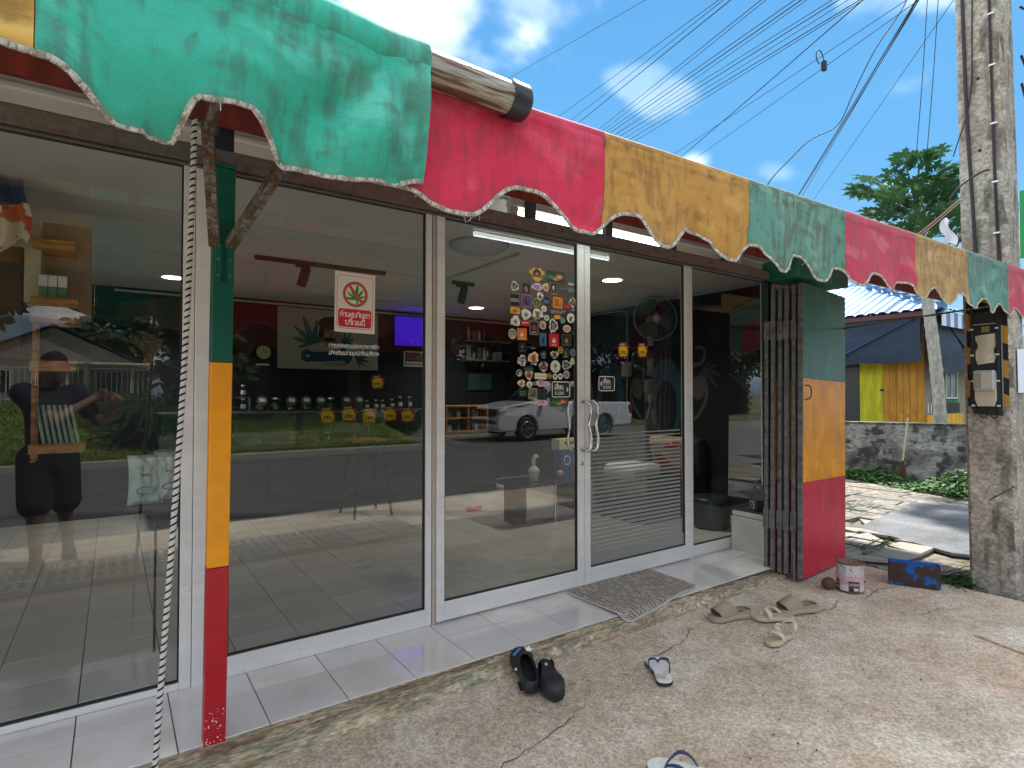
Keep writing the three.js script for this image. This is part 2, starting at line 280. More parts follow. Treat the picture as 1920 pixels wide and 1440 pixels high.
// ---------------------------------------------------------------- the shop building
const shop = thing('shop_building', 'single storey glass-fronted shop with white frames under a red fascia board', 'shop');
{
  const wallOut = plaster;
  // shell: side and back walls, roof slab, each with thickness
  part('wall', bx(LEFT - 0.15, LEFT, -0.05, 2.75, BACK - 0.15, 0.06), wallOut, shop);
  part('wall', bx(RIGHT, RIGHT + 0.15, -0.05, 2.75, BACK - 0.15, 0.06), wallOut, shop);
  part('wall', bx(LEFT, RIGHT, -0.05, 2.75, BACK - 0.15, BACK - 0.03), wallOut, shop);
  part('back_wall_lining', bx(LEFT, RIGHT, F, CEIL, BACK - 0.027, BACK), navyWall, shop);
  part('red_wall_band', bx(0.9, 4.9, 1.92, CEIL - 0.004, BACK + 0.002, BACK + 0.008), M({ color: C(0.075, 0.012, 0.014), roughness: 0.8 }), shop);
  part('roof', bx(LEFT - 0.2, 7.3, 2.752, 2.83, BACK - 0.2, 0.44), M({ color: C(0.35, 0.34, 0.32), roughness: 0.95 }), shop);
  part('ceiling', bx(LEFT, RIGHT, CEIL, CEIL + 0.03, BACK, -0.04), ceilingMat, shop);
  for (const z of [-1.22, -2.44, -3.66]) part('ceiling_joint', bx(LEFT, RIGHT, CEIL - 0.0035, CEIL - 0.0005, z - 0.012, z + 0.012), M({ color: C(0.52, 0.5, 0.46), roughness: 0.9 }), shop);
  part('cornice', bx(RIGHT - 0.03, RIGHT - 0.002, CEIL - 0.028, CEIL - 0.002, BACK, -0.06), M({ color: C(0.3, 0.3, 0.32), roughness: 0.8 }), shop);
  // front above the glass, soffit and fascia
  part('header', bx(LEFT, RIGHT, 2.41, 2.75, -0.03, 0.04), M({ color: C(0.95, 0.93, 0.9), roughness: 0.85, map: frameMap }), shop);
  part('ledge', bx(LEFT, RIGHT, 2.5, 2.52, 0.042, 0.07, 0.004), M({ color: C(0.7, 0.68, 0.64), roughness: 0.8 }), shop);
  part('soffit', bx(LEFT, RIGHT, 2.66, 2.7, 0.045, 0.5), M({ color: C(0.72, 0.7, 0.66), roughness: 0.9 }), shop);
  part('fascia_board', bx(LEFT - 0.1, 7.3, 2.355, 2.74, 0.502, 0.53), redBoard, shop);
  part('carport_post', bx(7.15, 7.25, -0.05, 2.75, -4.4, -4.3), plaster, shop);
  // right side pier between window and gate
  part('pier', bx(4.80, RIGHT, F, 2.41, -0.05, 0.045), M({ color: C(0.5, 0.48, 0.46), roughness: 0.85, map: frameMap }), shop);
}
// gate track with its hangers
{
  const t = thing('gate_track', 'rusty brown steel gate track hung below the red fascia board', 'track', [0, 0, 0]);
  part('rail', merge([bx(LEFT, 4.12, 2.205, 2.275, 0.44, 0.446), bx(LEFT, 4.12, 2.269, 2.275, 0.446, 0.49), bx(LEFT, 4.12, 2.205, 2.211, 0.446, 0.462), bx(LEFT, 4.12, 2.205, 2.269, 0.489, 0.495, 0.001)]), trackMat, t);
  const hm = M({ color: C(0.06, 0.06, 0.065), roughness: 0.6, metalness: 0.3 });
  for (const x of [-0.9, 0.078, 0.658, 1.795, 2.358, 2.93, 3.478]) part('hanger', bx(x - 0.027, x + 0.027, 2.276, 2.37, 0.452, 0.488, 0.003), hm, t);
  part('hanger', bx(0.29, 0.37, 2.276, 2.44, 0.452, 0.49, 0.003), M({ color: C(0.012, 0.014, 0.03), roughness: 0.5 }), t);
  for (const x of [0.6, 1.3, 2.0, 2.75, 3.3]) part('bolt', cyl([x, 2.24, 0.494], [x, 2.24, 0.502], 0.01, 0.01, 8), rusty, t);
}
// ---------------------------------------------------------------- windows and doors
const strip = MP({ color: C(0.34, 0.35, 0.32), transmission: 0.45, roughness: 0.95, thickness: 0 });
function framed(parent, name, x0, x1, y0, y1, z, sides, depth = 0.05) {   // sides: left, right, bottom, top widths
  const w = hub(name, parent), [l, r, b, t] = sides, h = depth / 2;
  const f = [];
  part('frame', merge([bx(x0, x0 + l, y0, y1, z - h, z + h, 0.004), bx(x1 - r, x1, y0, y1, z - h, z + h, 0.004), bx(x0 + l, x1 - r, y0, y0 + b, z - h + 0.002, z + h - 0.002, 0.004), bx(x0 + l, x1 - r, y1 - t, y1, z - h + 0.002, z + h - 0.002, 0.004)]), frameMat, w);
  const bead = M({ color: C(0.02, 0.02, 0.02), roughness: 0.7 });
  const s = 0.006;
  part('gasket', merge([bx(x0 + l, x0 + l + s, y0 + b, y1 - t, z - 0.008, z + 0.012), bx(x1 - r - s, x1 - r, y0 + b, y1 - t, z - 0.008, z + 0.012), bx(x0 + l + s, x1 - r - s, y0 + b, y0 + b + s, z - 0.008, z + 0.012), bx(x0 + l + s, x1 - r - s, y1 - t - s, y1 - t, z - 0.008, z + 0.012)]), bead, w);
  const p = new THREE.PlaneGeometry(x1 - x0 - l - r, y1 - y0 - b - t); p.translate((x0 + l + x1 - r) / 2, (y0 + b + y1 - t) / 2, z); 
  part('pane', p, glass, w);
  return w;
}
framed(shop, 'window', LEFT, 0.29, F + 0.002, 2.408, 0, [0.06, 0.045, 0.028, 0.05]);
framed(shop, 'window', 0.402, 1.448, F + 0.002, 2.408, 0, [0.03, 0.035, 0.09, 0.05]);
part('mullion', bx(0.292, 0.4, F, 2.408, -0.035, 0.032, 0.004), frameMat, shop);
part('mullion', bx(1.45, 1.472, F, 2.408, -0.035, 0.03, 0.003), M({ map: frameMap, color: C(0.62, 0.54, 0.48), roughness: 0.5 }), shop);
const handleMat = M({ color: C(0.62, 0.60, 0.57), metalness: 1, roughness: 0.18 });
function door(x0, x1, hxp) {
  const d = framed(shop, 'sliding_door', x0, x1, F + 0.012, 2.40, 0.016, [0.05, 0.058, 0.105, 0.05], 0.04);
  for (const z of [1, -1]) {
    const zz = 0.016 + z * 0.022, o = z * 0.055, b = z > 0 ? 0.02 : -0.018;
    part('handle', tube([[hxp, 1.30, zz], [hxp + b * 0.4, 1.305, zz + o * 0.7], [hxp + b * 1.3, 1.285, zz + o], [hxp + b * 1.6, 1.235, zz + o * 1.05], [hxp + b * 0.5, 1.15, zz + o * 1.15], [hxp + b * 1.6, 1.06, zz + o * 1.05], [hxp + b * 1.3, 1.0, zz + o], [hxp + b * 0.4, 0.98, zz + o * 0.7], [hxp, 0.985, zz]], 0.011, 60, 12), handleMat, d);
  }
  return d;
}
const doorL = door(1.474, 2.570, 2.541), doorR = door(2.574, 3.665, 2.603);
part('lock', lathe([[0, 0.014], [0.006, 0.014], [0.007, 0.008], [0.013, 0.008], [0.015, 0.0]]).rotateX(Math.PI / 2).translate(2.541, 0.895, 0.036), M({ color: C(0.72, 0.66, 0.5), metalness: 0.7, roughness: 0.3 }), doorL);
part('keyhole', cyl([2.541, 0.895, 0.049], [2.541, 0.895, 0.052], 0.0055, 0.0055, 10), M({ color: C(0.03, 0.02, 0.02) }), doorL);
// frosted privacy strips on the lower half of the right-hand door, closer together further down
{
  let y = 1.085, k = 0;
  while (y > 0.30) {
    const gap = mix(0.0185, 0.007, sstep(0, 24, k)), h = mix(0.009, 0.022, sstep(0, 24, k));
    const g = new THREE.PlaneGeometry(3.565 - 2.638, h); g.translate((3.565 + 2.638) / 2, y - h / 2, 0.0195);
    part('frosted_strip', g, strip, doorR); y -= h + gap; k++;
  }
  const g = new THREE.PlaneGeometry(3.605 - 2.632, y - 0.21); g.translate((3.605 + 2.632) / 2, (y + 0.21) / 2, 0.0195); part('frosted_strip', g, strip, doorR);
}
framed(shop, 'window', 3.70, 4.795, F + 0.002, 2.408, -0.012, [0.03, 0.05, 0.085, 0.05]);
part('mullion', bx(3.668, 3.698, F, 2.408, -0.035, 0.028, 0.003), frameMat, shop);
// ---------------------------------------------------------------- tiled floor and ledge
{
  const fl = struct('shop_floor', bx(LEFT, 4.72, -0.05, F - 0.004, BACK, 0.50), grout);
  part('floor_slab', bx(4.72, RIGHT, -0.05, F - 0.006, BACK, 0.3), grout, fl);
  const T = 0.3085, j = 0.0022, zs = [0.513, 0.205];
  while (zs[zs.length - 1] > -2.6) zs.push(zs[zs.length - 1] - T);
  reseed(3);
  const geos = new Map();
  const geoFor = (w, d) => { const k = w.toFixed(3) + d.toFixed(3); if (!geos.has(k)) geos.set(k, bx(-w / 2, w / 2, -0.0065, 0, -d / 2, d / 2, 0.0012)); return geos.get(k); };
  for (let r = 0; r + 1 < zs.length; r++) for (let c = -5; c < 18; c++) {
    const x0 = -0.1045 + c * T, x1 = Math.min(x0 + T, RIGHT), z1 = zs[r], z0 = zs[r + 1];
    if (r < 2 && x0 > 4.6) continue;
    if (x1 - x0 < 0.05) continue;
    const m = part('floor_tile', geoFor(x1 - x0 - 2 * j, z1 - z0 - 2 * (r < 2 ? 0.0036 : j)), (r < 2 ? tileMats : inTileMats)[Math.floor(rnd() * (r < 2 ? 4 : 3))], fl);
    m.position.set((x0 + x1) / 2, F + (rnd() - 0.5) * 0.0006 + 0.0006, (z0 + z1) / 2);
  }
  const far = []; let zz = zs[zs.length - 1];
  while (zz > BACK) { const z0 = Math.max(zz - T, BACK); for (let c = -5; c < 18; c++) { const x0 = -0.1045 + c * T, x1 = Math.min(x0 + T, RIGHT); far.push(bx(x0 + j, x1 - j, F - 0.006, F + 0.0006, z0 + j, zz - j)); } zz = z0; }
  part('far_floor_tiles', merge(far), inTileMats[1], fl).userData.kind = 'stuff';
  // rough concrete edge and mossy riser in front of the tiles
  const prof = [[-0.05, 0.635], [0.0, 0.628], [0.022, 0.622], [0.046, 0.612], [0.056, 0.6], [0.06, 0.585], [0.066, 0.57], [0.070, 0.55], [0.073, 0.53], [0.0745, 0.505]];
  const st = sheet(420, prof.length - 1, (s, t) => {
    const x = LEFT + s * (4.75 - LEFT), k = Math.round(t * (prof.length - 1)), [y, z] = prof[k], edge = k > 1 && k < 9 ? 1 : 0.2;
    const n = (fbm(x * 6 + 40, k * 0.6 + 3, 999, 23, 4) - 0.5), q = (fbm(x * 26 + 40, k * 1.7 + 3, 999, 29, 3) - 0.5), br = sstep(3.3, 3.75, x);
    return [x, y + edge * (n * 0.014 + q * 0.008) - br * 0.03 * edge * (0.4 + 0.6 * fbm(x * 11, 2, 999, 4, 2)), z + edge * (n * 0.05 + q * 0.016) + (0.5 - s) * 0.03 - 0.03 * sstep(0.25, 0.6, s)];
  }, (s, t) => [s * (4.75 - LEFT), t]);
  part('step', st, stepMat, shop);
}
// ---------------------------------------------------------------- awnings
function fabricMap(base, grime, light, seed, w = 512, h = 512, amt = 1) {
  return tex(w, h, (u, v) => {
    const a = fbm(u * 4, v * 4, 4, seed, 6), s = fbm(u * 44, v * 5, 44, seed + 3, 4), f = fbm(u * 160, v * 160, 160, seed + 5, 2), m = fbm(u * 16, v * 16, 16, seed + 7, 5), wv = vnoise(u * 256, v * 256, 256, seed + 8);
    let c = mix3(base, light, sstep(0.5, 0.72, fbm(u * 6 + 2, v * 5, 6, seed + 11, 5)) * 0.6);
    const g = sstep(0.42, 0.66, a * 0.36 + s * 0.48 + m * 0.16) * 0.68 * amt + sstep(0.56, 0.68, m * 0.7 + f * 0.3) * 0.26 * amt;
    // mildew that has settled along the top fold and the stitched hem
    const band = Math.max(sstep(0.80, 0.90, v + (m - 0.5) * 0.26), 0.6 * sstep(0.1, 0.02, v + (m - 0.5) * 0.16)) * sstep(0.34, 0.56, m * 0.6 + f * 0.4);
    c = mix3(c, grime, clamp(g + band * 0.75 * amt, 0, 0.86));
    if (v > 0.865 && v < 0.885) c = mix3(c, light, 0.35);
    const k = 0.95 + (f - 0.5) * 0.10 + (wv - 0.5) * 0.04;
    return [c[0] * k, c[1] * k, c[2] * k];
  });
}
const cloth = (map) => MP({ map, roughness: 0.78, transmission: 0.13, thickness: 0, specularIntensity: 0.6 });
const cloths = {
  green: [cloth(fabricMap([104, 160, 142], [98, 104, 88], [140, 186, 168], 201)), cloth(fabricMap([96, 156, 142], [96, 106, 92], [136, 186, 172], 231))],
  red: [cloth(fabricMap([224, 52, 84], [150, 62, 66], [236, 92, 118], 261, 512, 512, 0.62)), cloth(fabricMap([212, 70, 92], [162, 96, 98], [232, 138, 150], 291, 512, 512, 0.8))],
  gold: [cloth(fabricMap([206, 152, 74], [150, 112, 64], [226, 178, 98], 321, 512, 512, 0.9)), cloth(fabricMap([200, 158, 96], [150, 118, 78], [226, 192, 140], 351))],
  bright: cloth(fabricMap([64, 192, 164], [84, 122, 106], [116, 216, 192], 381, 1024, 512, 0.75)),
  yellow: cloth(fabricMap([226, 176, 84], [150, 112, 56], [238, 200, 120], 411)),
};
const trimMat = M({ map: tex(512, 64, (u, v) => { const k = 0.82 + (fbm(u * 64, v * 8, 64, 441, 4) - 0.5) * 0.5; const c = mix3([226, 220, 206], [172, 160, 140], sstep(0.48, 0.66, fbm(u * 20, v * 3, 20, 444, 4))); return [c[0] * k * 1.2, c[1] * k * 1.2, c[2] * k * 1.2]; }, true, 6, 1), roughness: 0.95, bumpMap: grain, bumpScale: 0.004 });
function curveThrough(keys) { return (x) => { let i = 0; while (i < keys.length - 2 && x > keys[i + 1][0]) i++; const [a, ya] = keys[i], [b, yb] = keys[i + 1], t = clamp(((x - a) / (b - a) - 0.1) / 0.8); return mix(ya, yb, t * t * (3 - 2 * t)); }; }
function awning(o) {
  const { root, edges, mats, zf, top, hem, fold, back, names } = o, R = 0.022;
  for (let k = 0; k + 1 < edges.length; k++) {
    const x0 = edges[k] + 0.0008, x1 = edges[k + 1] - 0.0008, ns = Math.max(8, Math.round((x1 - x0) * 90)), nt = 34;
    const at = (x, t) => {
      const y1 = top(x), y0 = hem(x);
      if (t > 0.86) { const a = (t - 0.86) / 0.14 * Math.PI / 2; return [x, y1 - R + Math.sin(a) * R, zf - R + Math.cos(a) * R + fold(x, 0.86, y1)]; }
      const y = mix(y0, y1 - R, t / 0.86), ridge = Math.exp(-(((t - 0.80) / 0.018) ** 2)) * 0.004;
      return [x, y, zf + fold(x, t, y) + ridge];
    };
    const vp = part('valance_panel', sheet(ns, nt, (s, t) => at(mix(x0, x1, s), t), (s, t) => [s, t]), mats[k], root);
    if (names?.[k]) vp.userData.label = names[k];
    part('canopy_panel', sheet(Math.round(ns / 3), 14, (s, t) => { const x = mix(x0, x1, s), y1 = top(x); return [x, mix(y1, back[1], t) - Math.sin(t * Math.PI) * 0.03, mix(zf - R, back[0], t)]; }, (s, t) => [s, t * 2 + 0.1]), mats[k], root);
  }
  // stitched hem binding, a flat wavy band that is frayed in places
  const a = edges[0], b = edges[edges.length - 1], n = Math.round((b - a) * 130), pts = [];
  for (let i = 0; i <= n; i++) { const x = mix(a, b, i / n); pts.push([x, hem(x), zf + fold(x, 0, hem(x))]); }
  const nrm = (i) => { const p = pts[Math.max(0, i - 1)], q = pts[Math.min(n, i + 1)], L = Math.hypot(q[0] - p[0], q[1] - p[1]); return [-(q[1] - p[1]) / L, (q[0] - p[0]) / L]; };
  const ring = [[-0.002, 0.0], [-0.0015, 0.003], [0.003, 0.0038], [0.0078, 0.003], [0.009, 0.0006], [0.0078, -0.0026], [0.002, -0.003], [-0.002, 0]];
  part('hem_binding', sheet(n, ring.length - 1, (s, t) => { const i = Math.round(s * n), [nx, ny] = nrm(i), [h, d] = ring[Math.round(t * (ring.length - 1))], j = (hash(i, Math.round(t * 9), 4) - 0.5) * 0.0016; return [pts[i][0] + nx * (h + j), pts[i][1] + ny * (h + j), pts[i][2] + d + j * 0.7]; }, (s, t) => [s * (b - a) * 2, t]), trimMat, root);
  reseed(77 + n);
  const th = [];
  for (let q = 0; q < (b - a) * 4; q++) { const i = Math.floor(rnd() * n), p = pts[i], l = rr(0.006, 0.018), d = rr(-0.014, 0.014); th.push(tube([p, [p[0] + d * 0.4, p[1] - l * 0.6, p[2] + 0.004], [p[0] + d, p[1] - l, p[2] + rr(-0.004, 0.006)]], 0.00055, 5, 4)); }
  part('loose_threads', merge(th), M({ color: C(0.7, 0.68, 0.62), roughness: 1 }), root).userData.kind = 'stuff';
}
{
  const keys = [[0.40, 1.835], [0.49, 1.818], [0.667, 1.777], [0.882, 1.884], [1.098, 1.809], [1.282, 1.893], [1.414, 1.813], [1.588, 1.899], [1.811, 1.828], [1.927, 1.896], [2.123, 1.825], [2.241, 1.904], [2.451, 1.827], [2.55, 1.892], [2.736, 1.836], [2.896, 1.908], [3.08, 1.842], [3.25, 1.912], [3.42, 1.846], [3.6, 1.916], [3.78, 1.85], [3.95, 1.921], [4.14, 1.858], [4.31, 1.925], [4.5, 1.862], [4.67, 1.93], [4.84, 1.868], [5.02, 1.935], [5.2, 1.872], [5.38, 1.94], [5.56, 1.878], [5.92, 1.95], [6.28, 1.89], [6.65, 1.97], [7.02, 1.91], [7.4, 1.99], [7.75, 1.93], [8.1, 2.0], [8.48, 1.95]];
  const root = thing('striped_awning', 'faded red, gold and green striped awning with scalloped valance over the door', 'awning');
  const hem = curveThrough(keys), top = (x) => 2.098 + x * 0.0262;
  awning({
    root, edges: [0.47, 1.172, 1.897, 2.62, 3.352, 4.081, 4.838, 5.56, 6.29, 7.02, 7.75, 8.48], zf: 1.67, back: [0.545, 2.70],
    mats: [cloths.red[0], cloths.gold[0], cloths.green[0], cloths.red[1], cloths.gold[1], cloths.green[1], cloths.red[1], cloths.gold[1], cloths.green[0], cloths.red[1], cloths.gold[0]],
    names: ['faded red valance panel', 'grimy gold valance panel', 'grey-green valance panel', 'bleached red valance panel', 'sandy gold valance panel', 'teal valance panel', 'pale red valance panel'],
    top, hem,
    fold: (x, t) => { const k = 1 - t, ph = hem(x) - 1.85; return k * (Math.sin(x * 9.2 + 1) * 0.006 + (fbm(x * 5 + 30, t * 1.2, 999, 51, 3) - 0.5) * 0.07 * k + (fbm(x * 16 + 30, t * 0.8, 999, 57, 2) - 0.5) * 0.016) - ph * 0.10 * k; },
  });
  part('front_bar', cyl([0.47, 2.098 + 0.47 * 0.0262 - 0.022, 1.645], [8.48, 2.098 + 8.48 * 0.0262 - 0.022, 1.645], 0.018, 0.018, 12), rusty, root);
  for (const x of [0.9, 2.6, 4.2, 6.2, 8.2]) part('rafter', cyl([x, 2.09 + x * 0.0262, 1.64], [x, 2.665, 0.55], 0.014, 0.014, 10), rusty, root);
}
{
  const root = thing('green_awning', 'bright weathered green awning hanging in front of the striped one', 'awning');
  const hem = curveThrough([[-1.5, 1.80], [-1.3, 1.86], [-1.1, 1.80], [-0.92, 1.87], [-0.72, 1.80], [-0.5, 1.90], [-0.3, 1.91], [-0.105, 1.872], [0.02, 1.806], [0.075, 1.805], [0.128, 1.876], [0.195, 1.884], [0.288, 1.808], [0.40, 1.797], [0.47, 1.803], [0.568, 1.826]]);
  const top = () => 2.115;
  const px = 0.472, py = 2.055;
  awning({
    root, edges: [-1.5, -0.105, 0.568], zf: 1.74, back: [0.56, 2.72], mats: [cloths.yellow, cloths.bright], names: ['yellow valance panel', 'bright green valance panel'], top, hem,
    fold: (x, t, y) => {
      const k = 1 - t, dx = x - px, dy = py - y, r = Math.hypot(dx, dy), an = Math.atan2(dx, Math.max(dy, 1e-3));
      const pin = r < 0.5 && dy > 0 ? (Math.cos((an + 0.12) * 4.6) - 0.35) * 0.045 * sstep(0, 0.18, r) * sstep(1.5, 0.6, Math.abs(an)) * sstep(0.575, 0.5, x) : 0;
      const low = sstep(1.86, 1.80, hem(x)), curl = -(clamp((1.94 - y) / 0.14) ** 2) * 0.045 * low;
      return k * ((fbm(x * 3.4 + 60, t * 1.6, 999, 61, 3) - 0.5) * 0.075 + (fbm(x * 11 + 60, t * 2.2, 999, 63, 2) - 0.5) * 0.014) + pin + curl;
    },
  });
  // front tube with the cloth still wound round its left part
  const ya = 2.105, yb = 2.092;
  part('front_tube', cyl([-1.6, ya + 0.02, 1.705], [0.842, yb, 1.702], 0.041, 0.041, 28), M({ map: tex(512, 512, (u, v) => { const r = sstep(0.48, 0.62, fbm(u * 26, v * 6, 26, 461, 5)); const k = 0.86 + (fbm(u * 120, v * 30, 120, 462, 3) - 0.5) * 0.5; const c = mix3([182, 174, 160], [112, 84, 60], r); return [c[0] * k, c[1] * k, c[2] * k]; }, true, 1, 2), roughness: 0.55, metalness: 0.3, bumpMap: grain, bumpScale: 0.0012 }), root);
  part('end_cap', lathe([[0, 0.056], [0.038, 0.056], [0.0455, 0.049], [0.0465, 0.0], [0.0425, -0.002], [0.0415, -0.002]]).rotateZ(-Math.PI / 2).translate(0.80, yb, 1.702), M({ color: C(0.016, 0.018, 0.022), roughness: 0.4 }), root);
  part('wound_cloth', sheet(120, 26, (s, t) => {
    const x = -1.5 + s * 2.066, a = -0.9 + t * 4.6, w = (fbm(x * 4 + 10, t * 3, 999, 71, 4) - 0.5), e = sstep(0.93, 1, s);
    const r = 0.047 + 0.010 * w + 0.006 * Math.sin(x * 16 + t * 6) * (1 - e) + 0.004 * t;
    return [x + (e > 0 ? (fbm(t * 6, 3, 999, 5, 2) - 0.5) * 0.012 : 0), mix(ya + 0.02, yb, (x + 1.6) / 2.44) + Math.sin(a) * r, 1.704 + Math.cos(a) * r];
  }, (s, t) => [s * 3, 0.2 + t * 0.35]), cloths.bright, root);
  // folding arms: down to the post
  const armMat = rusty;
  const arm = (a, b, r) => part('arm', bar(a, b, r, r * 0.9), armMat, root);
  arm([0.302, 1.905, 0.512], [0.235, 2.215, 0.85], 0.037); arm([0.352, 1.905, 0.512], [0.478, 2.158, 0.88], 0.037);
  part('arm', cyl([0.239, 2.19, 0.82], [0.21, 2.12, 1.70], 0.016, 0.016, 14), armMat, root);
  part('arm', cyl([0.478, 2.155, 0.872], [0.52, 2.12, 1.70], 0.014, 0.014, 14), armMat, root);
  for (const [x, y, z] of [[0.249, 2.195, 0.842], [0.487, 2.142, 0.905]]) { const b = part('pivot_washer', cyl([x, y, z], [x, y, z + 0.012], 0.02, 0.02, 20), rusty, root); part('pivot_bolt', lathe([[0, 0.006], [0.006, 0.005], [0.009, 0]]).rotateX(Math.PI / 2).translate(x, y, z + 0.012), M({ color: C(0.5, 0.5, 0.5), metalness: 0.8, roughness: 0.4 }), b); }
}
// ---------------------------------------------------------------- striped post, rope, tube lamp
{
  const paint = (c, seed) => M({ map: tex(256, 256, (u, v) => { const k = 0.97 + (fbm(u * 9, v * 9, 9, seed, 5) - 0.5) * 0.1 - (vnoise(u * 70, v * 70, 70, seed + 2) > 0.965 ? 0.14 : 0); return [c[0] * k, c[1] * k, c[2] * k]; }, true, 2), roughness: 0.36, bumpMap: softGrain, bumpScale: 0.0012 });
  const o = thing('striped_post', 'square steel post painted green, yellow and red beside the left window', 'post', [0.318, 0, 0.49]);
  o.rotation.z = -0.008;
  const h = 0.0365, s = (y0, y1, m, n) => part(n, bx(-h, h, y0, y1, -0.03, 0.03, 0.004), m, o);
  const red = paint([184, 22, 38], 471), yel = paint([250, 160, 4], 474), grn = paint([4, 92, 76], 477);
  s(-0.03, 0.712, red, 'red_section'); s(0.714, 1.47, yel, 'yellow_section'); s(1.472, 2.2, grn, 'green_section');
  part('cap', bx(-h - 0.003, h + 0.003, 2.201, 2.21, -0.033, 0.033, 0.002), grn, o);
  for (const x of [-0.019, 0.021]) { const b = part('bracket', bx(x - 0.011, x + 0.011, 1.765, 1.925, 0.031, 0.043, 0.003), grn, o); for (const y of [1.79, 1.85, 1.9]) part('bolt', cyl([x, y, 0.043], [x, y, 0.049], 0.006, 0.005, 8), M({ color: C(0.05, 0.2, 0.17), metalness: 0.2, roughness: 0.5 }), b); }
  // splashes of white paint on the foot
  reseed(14);
  const sp = []; for (let i = 0; i < 90; i++) { const g = new THREE.CircleGeometry(rr(0.0008, 0.0032), 7); g.scale(1, rr(0.6, 1.6), 1); g.translate(rr(-h + 0.004, h - 0.004), 0.03 + Math.abs(rr(-1, 1)) ** 2 * 0.17, 0.0306); sp.push(g); }
  part('paint_splashes', merge(sp), M({ color: C(0.7, 0.66, 0.62), roughness: 0.8 }), o).userData.kind = 'stuff';
}
{
  const o = thing('awning_rope', 'twisted black and white rope hanging beside the striped post', 'rope');
  const A = V(0.196, 2.19, 0.9), B = V(0.104, 0.06, 0.95), n = 1500, path = (s) => { const p = A.clone().lerp(B, s); p.x += Math.sin(s * 5.2) * 0.006 + Math.sin(s * Math.PI) * 0.004; p.z += Math.sin(s * 3) * 0.01; return p; };
  for (const [k, name, m] of [[0, 'white_strand', 0], [1, 'black_strand', 1], [2, 'white_strand', 0]]) {
    const pts = []; for (let i = 0; i <= n; i++) { const s = i / n, a = s * 2.13 / 0.021 * Math.PI * 2 + k * 2.0944, p = path(s); pts.push([p.x + Math.cos(a) * 0.0042, p.y, p.z + Math.sin(a) * 0.0042]); }
    part(name, tube(pts, m ? 0.0043 : 0.0046, n * 2, 5), M({ color: m ? C(0.018, 0.018, 0.02) : C(0.66, 0.63, 0.57), roughness: 0.95, bumpMap: grain, bumpScale: 0.001 }), o);
  }
}
{
  const o = thing('fluorescent_lamp', 'lit white fluorescent tube lamp above the doors behind the gate track', 'lamp', [0, 0, 0]);
  const white = M({ color: C(0.72, 0.7, 0.62), roughness: 0.5 });
  part('batten', bx(1.80, 3.10, 2.405, 2.45, 0.235, 0.285, 0.006), white, o);
  part('tube', cyl([1.87, 2.378, 0.26], [3.05, 2.378, 0.26], 0.013, 0.013, 16), M({ color: C(0.9, 0.9, 0.9), emissive: C(0.86, 1.0, 0.98), emissiveIntensity: 2.6, roughness: 0.4 }), o);
  for (const x of [1.80, 3.05]) part('end_holder', bx(x, x + 0.055, 2.355, 2.41, 0.243, 0.279, 0.005), white, o);
  for (const x of [2.0, 2.9]) part('bracket', bx(x, x + 0.02, 2.45, 2.66, 0.25, 0.27), M({ color: C(0.4, 0.4, 0.38), roughness: 0.6 }), o);
  const l = new THREE.RectAreaLight(new THREE.Color(0.9, 1, 0.98), 5, 1.18, 0.026); l.position.set(2.46, 2.363, 0.26); l.rotation.x = -Math.PI / 2; l.name = 'fluorescent_lamp_light'; o.add(l);
}
